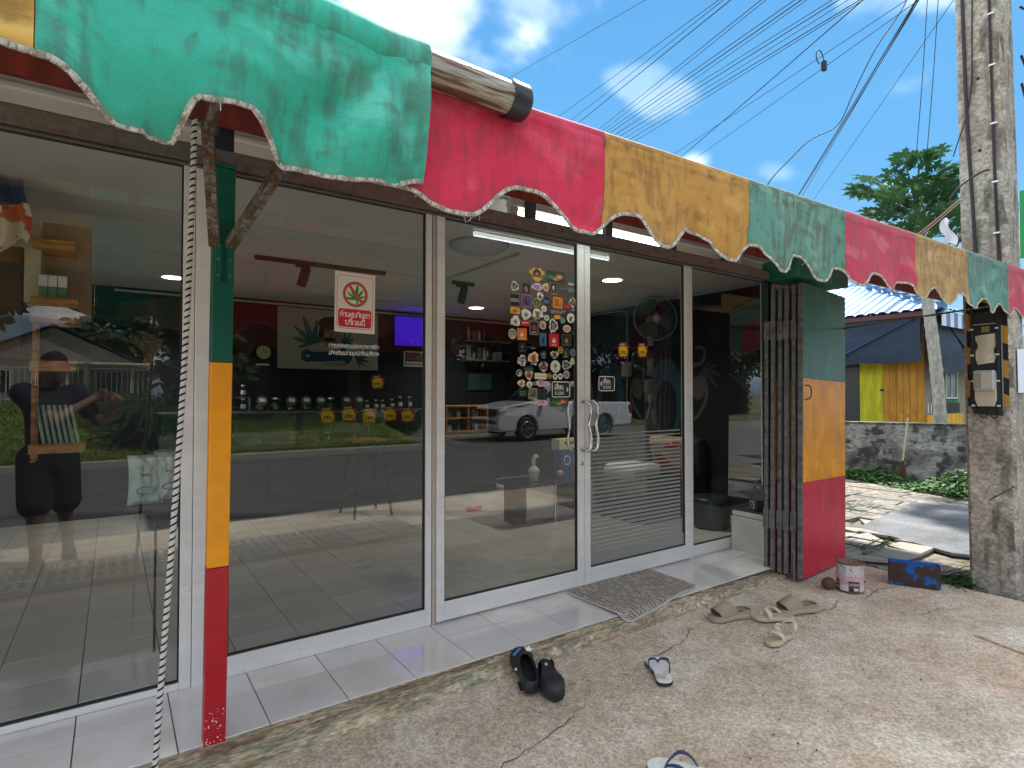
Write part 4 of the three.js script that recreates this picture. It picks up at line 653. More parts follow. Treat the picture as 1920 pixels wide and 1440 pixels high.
{
  // house behind the wall: hipped roof of blue sheets, dark shade net, painted boards
  const o = thing('neighbour_house', 'house with blue roof sheets, dark shade net and yellow, orange and green walls', 'house', [12.1, 0, -1.35]);
  const board = (c, seed) => M({ map: tex(256, 256, (u, v) => { const k = 0.92 + (fbm(u * 16, v * 3, 16, seed, 4) - 0.5) * 0.35; return [c[0] * k, c[1] * k, c[2] * k]; }, true, 1), roughness: 0.7 });
  const yellow = board([206, 196, 24], 661), orange = board([206, 142, 44], 664), green = board([22, 116, 62], 667), amber = board([240, 176, 48], 669);
  part('wall', bx(0.05, 6, 0, 2.78, -6, 0.0), M({ color: C(0.25, 0.22, 0.18), roughness: 0.9 }), o);
  part('yellow_panel', bx(0.0, 0.047, 0.3, 2.3, -1.09, -0.675, 0.004), yellow, o);
  part('dark_window', bx(0.02, 0.044, 0.3, 2.2, -1.6, -1.11), M({ color: C(0.02, 0.02, 0.025), roughness: 0.3 }), o);
  part('door_latch', bx(-0.02, 0.0, 1.42, 1.46, -0.72, -0.66, 0.004), M({ color: C(0.05, 0.05, 0.05) }), o);
  for (let k = 0; k < 6; k++) part('orange_board', bx(0.002, 0.046, 0.3, 2.3, -0.672 + k * 0.113, -0.562 + k * 0.113, 0.006), orange, o);
  part('green_panel', bx(0.35, 1.6, 1.2, 2.3, 0.001, 0.02, 0.004), green, o);
  part('checker_band', bx(0.12, 1.7, 1.0, 1.19, 0.001, 0.018), M({ map: canvasTex(256, 32, (c, w, h) => { c.fillStyle = '#1c211f'; c.fillRect(0, 0, w, h); c.fillStyle = '#c9c9b8'; for (let i = 0; i < 16; i++) c.fillRect(i * 16, (i % 2) * 16, 16, 16); }), roughness: 0.7 }), o);
  part('amber_sill', bx(0.05, 1.8, 0.55, 0.98, 0.002, 0.05, 0.004), amber, o);
  const wn = part('window', bx(0.95, 1.5, 1.3, 2.1, 0.021, 0.03), M({ color: C(0.015, 0.03, 0.03), roughness: 0.25 }), o);
  part('window_frame', merge([bx(0.92, 0.95, 1.27, 2.13, 0.021, 0.045), bx(1.5, 1.53, 1.27, 2.13, 0.021, 0.045), bx(0.95, 1.5, 1.27, 1.3, 0.021, 0.045), bx(1.21, 1.24, 1.3, 2.1, 0.031, 0.04)]), M({ color: C(0.5, 0.55, 0.52), roughness: 0.6 }), wn);
  const net = M({ map: tex(256, 256, (u, v) => { const k = 0.85 + (fbm(u * 5, v * 5, 5, 671, 4) - 0.5) * 0.3 + (vnoise(u * 120, v * 120, 120, 672) - 0.5) * 0.16; return [62 * k, 76 * k, 98 * k]; }, true, 0.7), roughness: 0.95, side: THREE.DoubleSide });
  part('shade_net', sheet(30, 16, (s, t) => { const z = mix(-6, 0.1, s); return [-0.42 + (1 - t) * 0.04 + (fbm(s * 9, t * 3, 999, 3, 3) - 0.5) * 0.05, mix(1.93, 2.76, t) + (t < 0.1 ? (fbm(s * 14, 1, 999, 4, 2) - 0.5) * 0.05 : 0), z]; }), net, o);
  part('shade_net', sheet(30, 16, (s, t) => { const x = mix(-0.42, 3.5, s); return [x, mix(1.86 + 0.12 * s - 0.16 * Math.sin(s * 8), 2.78, t), 0.32 + (fbm(s * 9, t * 4, 999, 6, 3) - 0.5) * 0.16 * (1 - t)]; }), net, o);
  // corrugated roof sheets: west and street slopes meeting at a hip
  const blue = M({ map: tex(512, 512, (u, v) => { const k = 0.93 + (fbm(u * 4, v * 10, 10, 681, 5) - 0.5) * 0.3; return [112 * k, 152 * k, 202 * k]; }, true, 0.6), roughness: 0.5, metalness: 0.05 });
  const wave = (a) => { const p = ((a / 0.19) % 1 + 1) % 1; return 0.028 * sstep(0.12, 0.3, p) * sstep(0.9, 0.72, p); };
  const R0 = [-0.5, 2.84], slope = 0.42;
  for (let k = 0; k < 8; k++) part('roof_sheet', sheet(36, 8, (s, t) => { const z = 0.35 - k * 0.8 - s * 0.79, x = R0[0] + t * 2.6, hip = Math.max(0, (x - R0[0]) - (0.42 - z)); return [x, R0[1] + (x - R0[0]) * slope + wave(z) - hip * 0.9 + 0.01 * (k % 2), z]; }), blue, o);
  part('roof_sheet', sheet(100, 8, (s, t) => { const x = -0.45 + s * 5, z = 0.45 - t * 2.4, hip = Math.max(0, (0.45 - z) - (x + 0.5)); return [x, 2.83 + (0.45 - z) * slope + wave(x) - hip * 0.9, z]; }), blue, o);
  for (let k = 0; k < 8; k++) { const a = k * 0.3, c = M === 0 ? 0 : blue; const g = new THREE.CylinderGeometry(0.1, 0.115, 0.34, 14, 1, true, -1.6, 3.2); g.rotateZ(Math.PI / 2); g.rotateY(Math.PI / 4); g.rotateZ(0.2); g.translate(-0.4 + a * 0.95, 2.87 + a * 0.95 * slope, 0.33 - a * 0.95); part('ridge_tile', g, M({ color: C(0.22, 0.32, 0.46), roughness: 0.6, side: THREE.DoubleSide }), o); }
  part('eave_board', bx(-0.46, -0.43, 2.74, 2.82, -6, 0.3), M({ color: C(0.13, 0.05, 0.045), roughness: 0.8 }), o);
  const fb = hub('striped_eave', o); for (let k = 0; k < 22; k++) part(k % 2 ? 'blue_stripe' : 'white_stripe', bx(-0.35 + k * 0.18, -0.175 + k * 0.18, 2.55, 2.81, 0.40, 0.415), k % 2 ? M({ color: C(0.04, 0.14, 0.42), roughness: 0.5 }) : M({ color: C(0.66, 0.72, 0.78), roughness: 0.5 }), fb);
}
{
  // papaya: ringed leaning trunk, palmate leaves on long stalks
  const o = thing('papaya_tree', 'papaya tree with pale ringed trunk and deeply cut leaves above the awning', 'tree', [10.9, -0.1, -0.72]);
  const bark = M({ map: tex(256, 512, (u, v) => { const n = fbm(u * 5, v * 9, 9, 691, 4), r = vnoise(u * 2, v * 26 + n * 1.2, 26, 693), k = 0.9 + (fbm(u * 30, v * 60, 60, 694, 3) - 0.5) * 0.4; const c = mix3([186, 182, 170], [126, 120, 108], sstep(0.66, 0.82, r)); return [c[0] * k, c[1] * k, c[2] * k]; }), roughness: 0.9 });
  const pts = []; for (let k = 0; k <= 24; k++) { const y = k / 24 * 4.3; pts.push([0.02 - 0.03 * y + Math.sin(y * 1.2) * 0.03, y, 0.03 - 0.055 * y + Math.sin(y * 0.9) * 0.04]); }
  const curve = new THREE.CatmullRomCurve3(pts.map((p) => V(...p)));
  part('trunk', sheet(16, 160, (s, t) => { const p = curve.getPoint(t), ring = 0.009 * Math.max(0, Math.sin(t * 150)) * (0.6 + 0.4 * Math.sin(s * 6.28 * 2 + Math.floor(t * 150 / 6.28) * 1.7)), r = mix(0.092, 0.075, t) + ring, a = -s * Math.PI * 2; return [p.x + Math.cos(a) * r, p.y, p.z + Math.sin(a) * r]; }), bark, o);
  // leaf blade: nine lobes cut almost to the middle, each lobe notched
  const lobe = (L, w) => { const pts = [[0, 0.02]]; const e = [[w * 0.35, L * 0.3], [w, L * 0.52], [w * 0.5, L * 0.56], [w * 0.8, L * 0.76], [w * 0.3, L * 0.78], [0, L]]; for (const p of e) pts.push(p); for (const [x, y] of e.slice(0, -1).reverse()) pts.push([-x, y]); return pts; };
  const blade = []; for (let k = 0; k < 9; k++) { const a = (k - 4) * 0.64, L = 0.34 - Math.abs(k - 4) * 0.035; const g = new THREE.ShapeGeometry(shapeOf(lobe(L, 0.075 - Math.abs(k - 4) * 0.005))); const P = g.attributes.position; for (let i = 0; i < P.count; i++) { const y = P.getY(i), x = P.getX(i); P.setZ(i, -0.5 * y * y - Math.abs(x) * -0.25); } g.rotateZ(a); blade.push(g); }
  const bladeGeo = merge(blade); bladeGeo.computeVertexNormals(); bladeGeo.rotateX(-Math.PI / 2);
  const lm = [leafMat(0.045, 0.12, 0.045, 0.4), leafMat(0.055, 0.14, 0.05, 0.4), leafMat(0.07, 0.165, 0.06, 0.45), leafMat(0.038, 0.1, 0.04, 0.35)], stalkM = M({ color: C(0.14, 0.2, 0.07), roughness: 0.7 });
  reseed(52);
  const top = curve.getPoint(1);
  for (let k = 0; k < 84; k++) {
    const a = k * 2.39996, el = mix(-0.45, 1.25, (k / 84) ** 0.9), L = rr(0.5, 1.02) * (el > 0.9 ? 0.8 : 1), dy = el, bx_ = top.x + rr(-0.06, 0.06), by = top.y + rr(-0.35, 0.3), bz = top.z + rr(-0.06, 0.06);
    const tip = [bx_ + Math.cos(a) * Math.cos(dy) * L, by + Math.sin(dy) * L, bz + Math.sin(a) * Math.cos(dy) * L * 1.05];
    const lf = part('leaf', bladeGeo, lm[k % 4], o); lf.position.set(...tip); const s = rr(0.8, 1.28); lf.scale.set(s, s, s);
    lf.rotation.set(0, 0, 0); lf.rotateY(-a - Math.PI / 2 + rr(-0.4, 0.4)); lf.rotateX(rr(0.25, 0.85) * (el < 0.2 ? 1 : 0.75)); lf.rotateZ(rr(-0.3, 0.3));
    const st = part('stalk', tube([[bx_, by, bz], [mix(bx_, tip[0], 0.5), mix(by, tip[1], 0.5) + 0.05, mix(bz, tip[2], 0.5)], tip], 0.008, 6, 5), stalkM, o);
  }
  for (let k = 0; k < 7; k++) { const a = k * 0.9, f = part('fruit', lathe([[0, -0.09], [0.035, -0.07], [0.05, -0.02], [0.04, 0.05], [0, 0.08]], 10), M({ color: C(0.07, 0.16, 0.03), roughness: 0.5 }), o); f.position.set(top.x + Math.cos(a) * 0.12, top.y - 0.3 - (k % 3) * 0.1, top.z + Math.sin(a) * 0.12); }
}
{
  const o = thing('green_road_sign', 'green board with yellow lettering behind the concrete pole', 'sign', [9.3, 3.05, 0.78], -1.25);
  part('board', bx(-0.1, 2.2, 0, 0.85, 0, 0.03, 0.01), M({ map: canvasTex(256, 128, (c, w, h) => { c.fillStyle = '#0d8a4a'; c.fillRect(0, 0, w, h); c.strokeStyle = '#d7ead9'; c.lineWidth = 5; c.strokeRect(6, 6, w - 12, h - 12); c.fillStyle = '#d9c85a'; c.fillRect(16, 54, 44, 10); c.fillRect(20, 70, 30, 8); }), roughness: 0.5 }), o);
  part('support', cyl([1.2, -3.1, -0.05], [1.2, 0.8, -0.05], 0.04, 0.04, 10), rusty, o);
}
// ---------------------------------------------------------------- door mat
{
  const mm = M({ map: tex(512, 512, (u, v) => { const row = Math.abs(((u * 26 + fbm(u * 8, v * 14, 14, 701, 3) * 1.1) % 1) - 0.5) * 2, dash = vnoise(u * 26, v * 16, 26, 703), n = fbm(u * 120, v * 120, 120, 705, 2); let k = 0.74 + n * 0.5; let c = mix3([150, 142, 132], [172, 164, 154], n); if (row < 0.34 && dash > 0.4) c = mix3(c, [88, 82, 76], 0.7); return [c[0] * k, c[1] * k, c[2] * k]; }), bumpMap: tex(512, 512, (u, v) => { const row = Math.abs(((u * 26 + fbm(u * 8, v * 14, 14, 701, 3) * 1.1) % 1) - 0.5) * 2; return 255 * clamp(row * 0.7 + fbm(u * 120, v * 120, 120, 705, 2) * 0.4); }, false), bumpScale: 0.006, roughness: 1 });
  const o = thing('door_mat', 'grey ribbed carpet door mat on the white tiles, drooping over the step', 'mat', [0, 0, 0]);
  const A = [2.385, 0.045], B = [3.19, -0.0], Cc = [3.18, 0.47], D = [2.395, 0.585];
  const at = (s, t, lift) => { const rx = 0.03, e = (a) => a; let x = mix(mix(A[0], B[0], s), mix(D[0], Cc[0], s), t), z = mix(mix(A[1], B[1], s), mix(D[1], Cc[1], s), t); const cs = Math.min(s, 1 - s), ct = Math.min(t, 1 - t); if (cs < 0.05 && ct < 0.07) { const q = (0.05 - cs) / 0.05 * (0.07 - ct) / 0.07; x += (s < 0.5 ? 1 : -1) * q * 0.016; z += (t < 0.5 ? 1 : -1) * q * 0.016; } const over = Math.max(0, z - 0.51); return [x, F + 0.002 + lift + 0.004 * Math.sin(s * 9 + 1) * t * t - over * 0.55 + 0.006 * (1 - s) * t, z]; };
  part('pile', sheet(60, 40, (s, t) => at(s, t, 0.010)), mm, o);
  const rim = []; const N = 60; for (let k = 0; k < 4 * N; k++) { const q = k / N, i = Math.floor(q), f = q - i; rim.push(at(...[[f, 0], [1, f], [1 - f, 1], [0, 1 - f]][i], 0.0055)); }
  part('bound_edge', tube(rim, 0.0052, 260, 8, true), M({ color: C(0.5, 0.47, 0.43), roughness: 0.9 }), o);
}
// ---------------------------------------------------------------- footwear
// foot outline: half width along the length, 0 at the heel and 1 at the toe
const footHalf = (t) => { const k = [[0, 0.0], [0.03, 0.55], [0.1, 0.72], [0.25, 0.74], [0.42, 0.70], [0.6, 0.88], [0.74, 1.0], [0.86, 0.93], [0.95, 0.62], [0.985, 0.35], [1, 0.0]]; let i = 0; while (i < k.length - 2 && t > k[i + 1][0]) i++; const u = (t - k[i][0]) / (k[i + 1][0] - k[i][0]); return mix(k[i][1], k[i + 1][1], u); };
function outline(L, W, n = 40, shift = 0.10) { const p = []; for (let i = 0; i <= n; i++) { const t = (1 - Math.cos(i / n * Math.PI)) / 2; p.push([footHalf(t) * W / 2 + shift * W * Math.sin(t * 3), t * L]); } for (let i = n - 1; i > 0; i--) { const t = (1 - Math.cos(i / n * Math.PI)) / 2; p.push([-footHalf(t) * W / 2 + shift * W * Math.sin(t * 3), t * L]); } return p; }
// sole lying on the ground, heel at the origin, toe towards -z
function sole(L, W, h, bevel = 0.006, grow = 0) { const g = prism(outline(L - 2 * bevel + 2 * grow, W - 2 * bevel + 2 * grow), h - 2 * bevel, bevel); g.rotateX(-Math.PI / 2); g.translate(0, bevel, -bevel + grow); return metres(g); }
const footing = (x, z) => 0.004 + (fbm(x * 1.1 + 20, z * 1.1 + 20, 999, 5, 4) - 0.5) * 0.018;
function clog(label, pos, rot, charms) {
  const o = thing('clog', label, 'clog', pos); o.rotation.set(...rot, 'YXZ');
  const rubber = M({ color: C(0.016, 0.017, 0.018), roughness: 0.55, bumpMap: grain, bumpScale: 0.0006 }), inner = M({ color: C(0.008, 0.009, 0.012), roughness: 0.9 });
  const L = 0.275, W = 0.108, out = outline(L, W, 32, 0.08), n = out.length, oc = [0.006, 0.092], oa = 0.0375, ob = 0.083;
  const op = (i) => { const a = Math.atan2(out[i % n][1] - oc[1], out[i % n][0] - oc[0]); return [oc[0] + Math.cos(a) * oa, oc[1] + Math.sin(a) * ob, 0.056 + 0.026 * sstep(-0.4, 1, Math.sin(a))]; };
  const ringAt = (i, t) => { const [x, z] = out[i % n], [ax, az, ay] = op(i); const m = [x * 1.03, 0.03, z + (z > 0.2 ? 0.004 : z < 0.05 ? -0.004 : 0)], q = [mix(m[0], ax, 0.28), ay * mix(1.02, 1.12, sstep(0.1, 0.24, z)) + 0.004, mix(m[2], az, 0.3)], e = [ax, ay, az]; if (t < 0.3) { const u = t / 0.3; return [mix(x * 0.94, m[0], u), u * 0.03, mix(z * 0.98 + 0.003, m[2], u)]; } const u = (t - 0.3) / 0.7; return [0, 1, 2].map((k) => (1 - u) ** 2 * m[k] + 2 * u * (1 - u) * q[k] + u * u * e[k]); };
  part('shell', sheet(n, 22, (s, t) => { const [x, y, z] = ringAt(Math.round(s * n), t); return [x, y, -z]; }), rubber, o);
  part('lining', sheet(n, 8, (s, t) => { const i = Math.round(s * n), [ax, az, ay] = op(i), [x, z] = out[i % n]; return [mix(ax * 0.98, x * 0.86, t), mix(ay - 0.001, 0.02, t), -mix(az, z * 0.95 + 0.006, t)]; }), inner, o);
  part('footbed', prism(outline(L * 0.94, W * 0.9), 0.004).rotateX(-Math.PI / 2).translate(0, 0.017, -0.008), inner, o);
  const rim = []; for (let i = 0; i < n; i++) { const [ax, az, ay] = op(i); rim.push([ax, ay, -az]); } part('rim', tube(rim, 0.003, n * 2, 6, true), rubber, o);
  for (const [hx_, hz] of [[0, 0.235], [0.022, 0.222], [-0.018, 0.222], [0.038, 0.2], [-0.03, 0.2], [0.012, 0.205], [-0.008, 0.205]]) { const d = new THREE.CircleGeometry(0.0042, 10).rotateX(-Math.PI / 2); d.rotateX(-0.45 * sstep(0.19, 0.26, hz)); const y = 0.0855 - 0.028 * ((hz - 0.17) / 0.09) ** 2 - Math.abs(hx_) * 0.28; d.translate(hx_, y + 0.0012, -hz); part('vent_hole', d, inner, o); }
  for (const s of [-1, 1]) part('strap_rivet', cyl([s * 0.045, 0.052, -0.11], [s * 0.053, 0.054, -0.11], 0.007, 0.006, 12), M({ color: C(0.5, 0.5, 0.5), roughness: 0.4 }), o);
  part('tread', merge([0, 1, 2, 3, 4, 5, 6, 7, 8, 9].map((k) => bx(-0.046, 0.052, 0.004, 0.007, -0.03 - k * 0.006, -0.033 - k * 0.006 + 0.0055))), rubber, o);
  if (charms) {
    const w = M({ color: C(0.75, 0.75, 0.76), roughness: 0.5 }); const st = []; for (let k = 0; k < 10; k++) { const a = k / 10 * 6.283, r = k % 2 ? 0.009 : 0.02; st.push([Math.cos(a) * r, Math.sin(a) * r]); }
    part('star_charm', prism(st, 0.004, 0.001).rotateX(-1.1).translate(0.034, 0.083, -0.196), w, o);
    part('lettered_charm', bx(-0.034, 0.02, 0, 0.004, -0.007, 0.007, 0.002).rotateY(0.7).rotateZ(0.3).translate(-0.018, 0.083, -0.197), M({ map: canvasTex(128, 32, (c, ww, h) => { c.fillStyle = '#3f7fb4'; c.fillRect(0, 0, ww, h); c.fillStyle = '#cfe6f2'; for (let i = 0; i < 6; i++) c.fillRect(8 + i * 20, 6, 13, 20); c.fillStyle = '#3f7fb4'; for (let i = 0; i < 6; i++) c.fillRect(12 + i * 20, 12, 5, 7); }), roughness: 0.4 }), o);
  }
  return o;
}
clog('black clog with star charm standing with its toe on the step', [1.545, 0.012, 0.815], [0.2, -0.36, 0.0], true);
clog('black clog lying on its side next to the upright clog', [1.735, 0.05, 0.70], [0.0, 2.72, -1.38], false);
function strapTube(pts, w, h, mat, name, o) { // flat strap along a curve
  const c = new THREE.CatmullRomCurve3(pts.map((p) => V(...p))), n = 40, fr = c.computeFrenetFrames(n, false);
  const sec = []; for (let k = 0; k <= 10; k++) { const a = k / 10 * Math.PI * 2; sec.push([Math.cos(a), Math.sin(a)]); }
  part(name, sheet(n, 10, (s, t) => { const i = Math.round(s * n), p = c.getPointAt(s), tg = fr.tangents[i], up = V(0, 1, 0), sd = V(0, 0, 0).crossVectors(tg, up).normalize(), nn = V(0, 0, 0).crossVectors(sd, tg).normalize(), [a, b] = sec[Math.round(t * 10)]; const ww = typeof w === 'function' ? w(s) : w; return [p.x + sd.x * a * ww * 0 + nn.x * b * h + sd.x * a * h, p.y + nn.y * b * ww, p.z + nn.z * b * h + sd.z * a * h]; }), mat, o);
}
function flipFlop(label, pos, turn, mirror) {
  const o = thing('flip_flop', label, 'flip flop', pos, turn, 'white and navy flip flops');
  const white = M({ map: tex(256, 256, (u, v) => { const d = sstep(0.48, 0.7, fbm(u * 5, v * 5, 5, 721, 5)); const k = 0.95 + (fbm(u * 60, v * 60, 60, 723, 2) - 0.5) * 0.12; return [mix(222, 186, d) * k, mix(222, 182, d) * k, mix(218, 172, d) * k]; }, true, 4), roughness: 0.8, bumpMap: grain, bumpScale: 0.0008 }), black = M({ color: C(0.02, 0.02, 0.024), roughness: 0.7 }), navy = M({ color: C(0.025, 0.045, 0.11), roughness: 0.5 });
  const L = 0.265, W = 0.105;
  part('sole', sole(L, W, 0.013, 0.003), black, o); part('footbed', sole(L - 0.004, W - 0.004, 0.007, 0.002).translate(0, 0.0125, -0.002), white, o);
  const toe = [0.012 * mirror, 0.02, -0.2];
  for (const s of [-1, 1]) strapTube([toe, [toe[0] + s * 0.012, 0.04, -0.19], [s * 0.045 + 0.004, 0.055, -0.15], [s * 0.05, 0.045, -0.115], [s * 0.042, 0.017, -0.088]], (q) => mix(0.004, 0.0075, Math.sin(q * 3.1)), 0.003, navy, 'strap', o);
  part('toe_post', cyl([toe[0], 0.015, toe[2]], [toe[0], 0.034, toe[2] + 0.004], 0.0035, 0.0035, 8), navy, o);
  return o;
}
flipFlop('white flip flop with navy straps lying in the middle of the pavement', [2.10, footing(2.1, 1.0), 1.10], -0.62, 1);
flipFlop('white flip flop with navy straps cut by the bottom edge of the picture', [1.74, footing(1.7, 1.5), 1.66], 0.62, -1);
function slide(label, pos, turn) {
  const o = thing('slide_sandal', label, 'sandal', pos, turn, 'tan slides by the gate');
  const tan = M({ color: C(0.30, 0.245, 0.17), roughness: 0.62, bumpMap: grain, bumpScale: 0.0004 }), pale = M({ color: C(0.36, 0.30, 0.21), roughness: 0.7 }), shade = M({ color: C(0.2, 0.165, 0.115), roughness: 0.8 });
  const L = 0.285, W = 0.115;
  part('sole', sole(L, W, 0.03, 0.009), pale, o);
  part('footbed', sole(L - 0.03, W - 0.03, 0.006, 0.002).translate(0, 0.0275, -0.015), shade, o);
  const out = outline(L, W, 30); const n = out.length;
  part('heel_cup', sheet(n, 3, (s, t) => { const [x, z] = out[Math.round(s * n) % n], h = 0.03 + (0.016 * sstep(0.14, 0.02, z) + 0.006) * t; return [x * (1 - 0.06 * (t === 1 ? 1.4 : t)), h, -z * (1 - 0.01 * t) - 0.003]; }), tan, o);
  const band = (k, inset) => sheet(26, 16, (s, t) => { const a = Math.PI * s, zf = mix(0.235, 0.262, Math.sin(a)) - 0.008, zr = mix(0.105, 0.165, Math.sin(a) ** 2), z = mix(zr, zf, t), half = footHalf(z / L) * W / 2 * 1.0 - inset, pk = mix(0.088, 0.05, t) - inset; const sh = 0.1 * W * Math.sin(z / L * 3); return [sh + Math.cos(a) * half, 0.02 + Math.max(0, Math.sin(a)) ** 0.75 * pk, -z]; });
  const outer = part('upper', band(0, 0), tan, o); part('upper_lining', band(1, 0.006), shade, o);
  outer.material = tan;
  return o;
}
slide('tan rubber slide nearest the step, toe to the left', [3.19, footing(3.1, 0.75), 0.83], 1.28);
slide('tan rubber slide furthest from the step, next to the gate', [3.60, footing(3.5, 0.98), 1.02], 1.2);
function thong(label, pos, turn, tilt, loose) {
  const o = thing('beige_sandal', label, 'sandal', pos, turn); o.rotation.z = tilt;
  const cream = M({ color: C(0.50, 0.41, 0.28), roughness: 0.7 }), strapM = M({ color: C(0.56, 0.49, 0.38), roughness: 0.65 });
  const L = 0.235, W = 0.092;
  part('sole', sole(L, W, 0.024, 0.007), cream, o); part('footbed', sole(L - 0.02, W - 0.02, 0.004, 0.001).translate(0, 0.022, -0.01), M({ color: C(0.42, 0.34, 0.23), roughness: 0.8 }), o);
  const flat = (pts, w) => { const c = new THREE.CatmullRomCurve3(pts.map((p) => V(...p))); const g = []; part('strap', sheet(36, 8, (s, t) => { const p = c.getPointAt(s), a = t * Math.PI * 2, q = c.getTangentAt(s), side = V(0, 0, 0).crossVectors(q, V(0, 0.25, 1)).normalize(), up = V(0, 0, 0).crossVectors(side, q).normalize(); return [p.x + side.x * Math.cos(a) * 0.003 + up.x * Math.sin(a) * w, p.y + side.y * Math.cos(a) * 0.003 + up.y * Math.sin(a) * w, p.z + side.z * Math.cos(a) * 0.003 + up.z * Math.sin(a) * w]; }), strapM, o); };
  flat([[-0.04, 0.018, -0.15], [-0.03, 0.05, -0.155], [0.012, 0.062, -0.165], [0.044, 0.045, -0.15], [0.052, 0.018, -0.145]], 0.014);
  if (loose) { flat([[-0.03, 0.02, -0.05], [-0.045, 0.05, -0.03], [-0.02, 0.075, 0.01], [0.03, 0.07, 0.01], [0.05, 0.045, -0.03], [0.036, 0.02, -0.055]], 0.010); flat([[0.03, 0.045, -0.09], [0.055, 0.06, -0.05], [0.05, 0.05, 0.0]], 0.009); }
  else flat([[0.012, 0.022, -0.19], [0.02, 0.05, -0.17], [0.05, 0.05, -0.1], [0.042, 0.02, -0.06]], 0.009);
  return o;
}
thong('beige strappy sandal lying between the two tan slides', [3.33, footing(3.2, 0.9) + 0.006, 1.03], 0.92, 0.1, false);
thong('pale beige sandal with a loose heel strap in front of the slides', [3.12, footing(3, 1.1), 1.13], 1.62, -0.12, true);
// ---------------------------------------------------------------- paint can and blue metal box
{
  const o = thing('paint_can', 'rusty round paint can with torn label beside the gate', 'can', [4.19, 0.002, 0.955]);
  const R = 0.083, H = 0.195;
  const lab = canvasTex(1024, 256, (c, w, h) => {
    c.fillStyle = '#cfc6c4'; c.fillRect(0, 0, w, h); c.fillStyle = '#d6a9b4'; c.fillRect(0, h * 0.42, w, h * 0.34); c.fillStyle = '#b9c0da'; for (let k = 0; k < 4; k++) c.fillRect(k * 256 + 10, 24, 90, 34);
    c.fillStyle = '#2b2428'; for (let k = 0; k < 4; k++) c.fillRect(k * 256 + 118, h * 0.60, 138, h * 0.4);
    c.fillStyle = '#d6ccc2'; c.font = 'bold 34px sans-serif'; for (let k = 0; k < 4; k++) c.fillText('LACQUER', k * 256 + 122, h * 0.76, 128); for (let k = 0; k < 4; k++) { c.fillRect(k * 256 + 180, h * 0.84, 60, 26); c.fillStyle = '#8d3f38'; c.fillRect(k * 256 + 126, h * 0.81, 110, 6); c.fillStyle = '#d6ccc2'; }
    reseed(61); for (let i = 0; i < 1500; i++) { const x = rnd() * w, y = rnd() ** 1.4 * h * 0.75; c.fillStyle = ['rgba(112,74,40,.55)', 'rgba(84,54,32,.5)', 'rgba(150,120,80,.5)'][i % 3]; const r = 1 + rnd() * 5; c.fillRect(x, y, r, r * (1 + rnd() * 3)); }
  }); lab.wrapS = THREE.RepeatWrapping;
  part('body', new THREE.CylinderGeometry(R, R, H - 0.012, 40, 1, true).rotateY(-0.4).translate(0, H / 2, 0), M({ map: lab, roughness: 0.5, metalness: 0.1 }), o);
  part('rims', merge([new THREE.TorusGeometry(R, 0.004, 8, 40).rotateX(Math.PI / 2).translate(0, 0.006, 0), new THREE.TorusGeometry(R, 0.005, 8, 40).rotateX(Math.PI / 2).translate(0, H - 0.004, 0)]), rusty, o);
  part('lid', lathe([[0, H - 0.012], [0.062, H - 0.012], [0.066, H - 0.004], [R, H - 0.004]], 36), M({ color: C(0.26, 0.17, 0.12), roughness: 0.8, bumpMap: grain, bumpScale: 0.003 }), o);
  part('bail_handle', tube([[-R, H - 0.03, 0], [-0.06, H + 0.004, 0.03], [0, H + 0.008, 0.045], [0.06, H + 0.004, 0.03], [R, H - 0.03, 0]], 0.0028, 30, 6), rusty, o);
  part('stirring_stick', bx(-0.006, 0.006, 0, 0.05, -0.004, 0.004).translate(0.01, H - 0.012, 0.0), M({ color: C(0.3, 0.2, 0.12), roughness: 0.9 }), o);
  part('wire_stub', tube([[-0.05, H, -0.05], [-0.08, H + 0.03, -0.06], [-0.11, H + 0.06, -0.05]], 0.0016, 8, 4), rusty, o);
  solo('old_brush', 'dried-up old paint brush lying behind the paint can', 'brush', merge([cyl([4.28, 0.012, 0.93], [4.40, 0.02, 0.96], 0.01, 0.008, 8), bx(4.24, 4.29, 0.002, 0.02, 0.90, 0.955, 0.004)]), M({ color: C(0.16, 0.1, 0.06), roughness: 0.95 }));
  solo('coconut_husk', 'piece of brown coconut husk tucked behind the paint can', 'husk', new THREE.SphereGeometry(0.05, 14, 10).scale(1, 0.8, 0.9).translate(4.09, 0.04, 0.86), M({ color: C(0.14, 0.095, 0.06), roughness: 1, bumpMap: grain, bumpScale: 0.01 }));
  const b = thing('blue_metal_box', 'open rusty blue steel box on the pavement in front of the lane', 'box', [4.67, 0.0, 1.0]);
  const blue = M({ map: tex(512, 512, (u, v) => { const r = sstep(0.44, 0.56, fbm(u * 5, v * 6, 6, 741, 6) * 0.8 + (1 - v) * 0.22), k = 0.85 + (fbm(u * 50, v * 50, 50, 743, 3) - 0.5) * 0.5; const c = mix3([22, 96, 186], [70, 46, 38], r); return [c[0] * k, c[1] * k, c[2] * k]; }, true, 3.2), roughness: 0.6, metalness: 0.15 }), bl = M({ color: C(0.012, 0.13, 0.5), roughness: 0.5 });
  const w = 0.30, d = 0.11, h = 0.155, t = 0.004; b.rotation.y = -1.12;
  part('front_plate', bx(0, w, 0, h, d - t, d, 0.0012), blue, b); part('back_plate', bx(0, w, 0, h, 0, t, 0.0012), bl, b); part('end_plate', bx(0, t, 0, h, t, d - t), blue, b); part('end_plate', bx(w - t, w, 0.012, h, t, d - t), bl, b); part('bottom_plate', bx(t, w - t, 0.004, 0.008, t, d - t), blue, b);
}
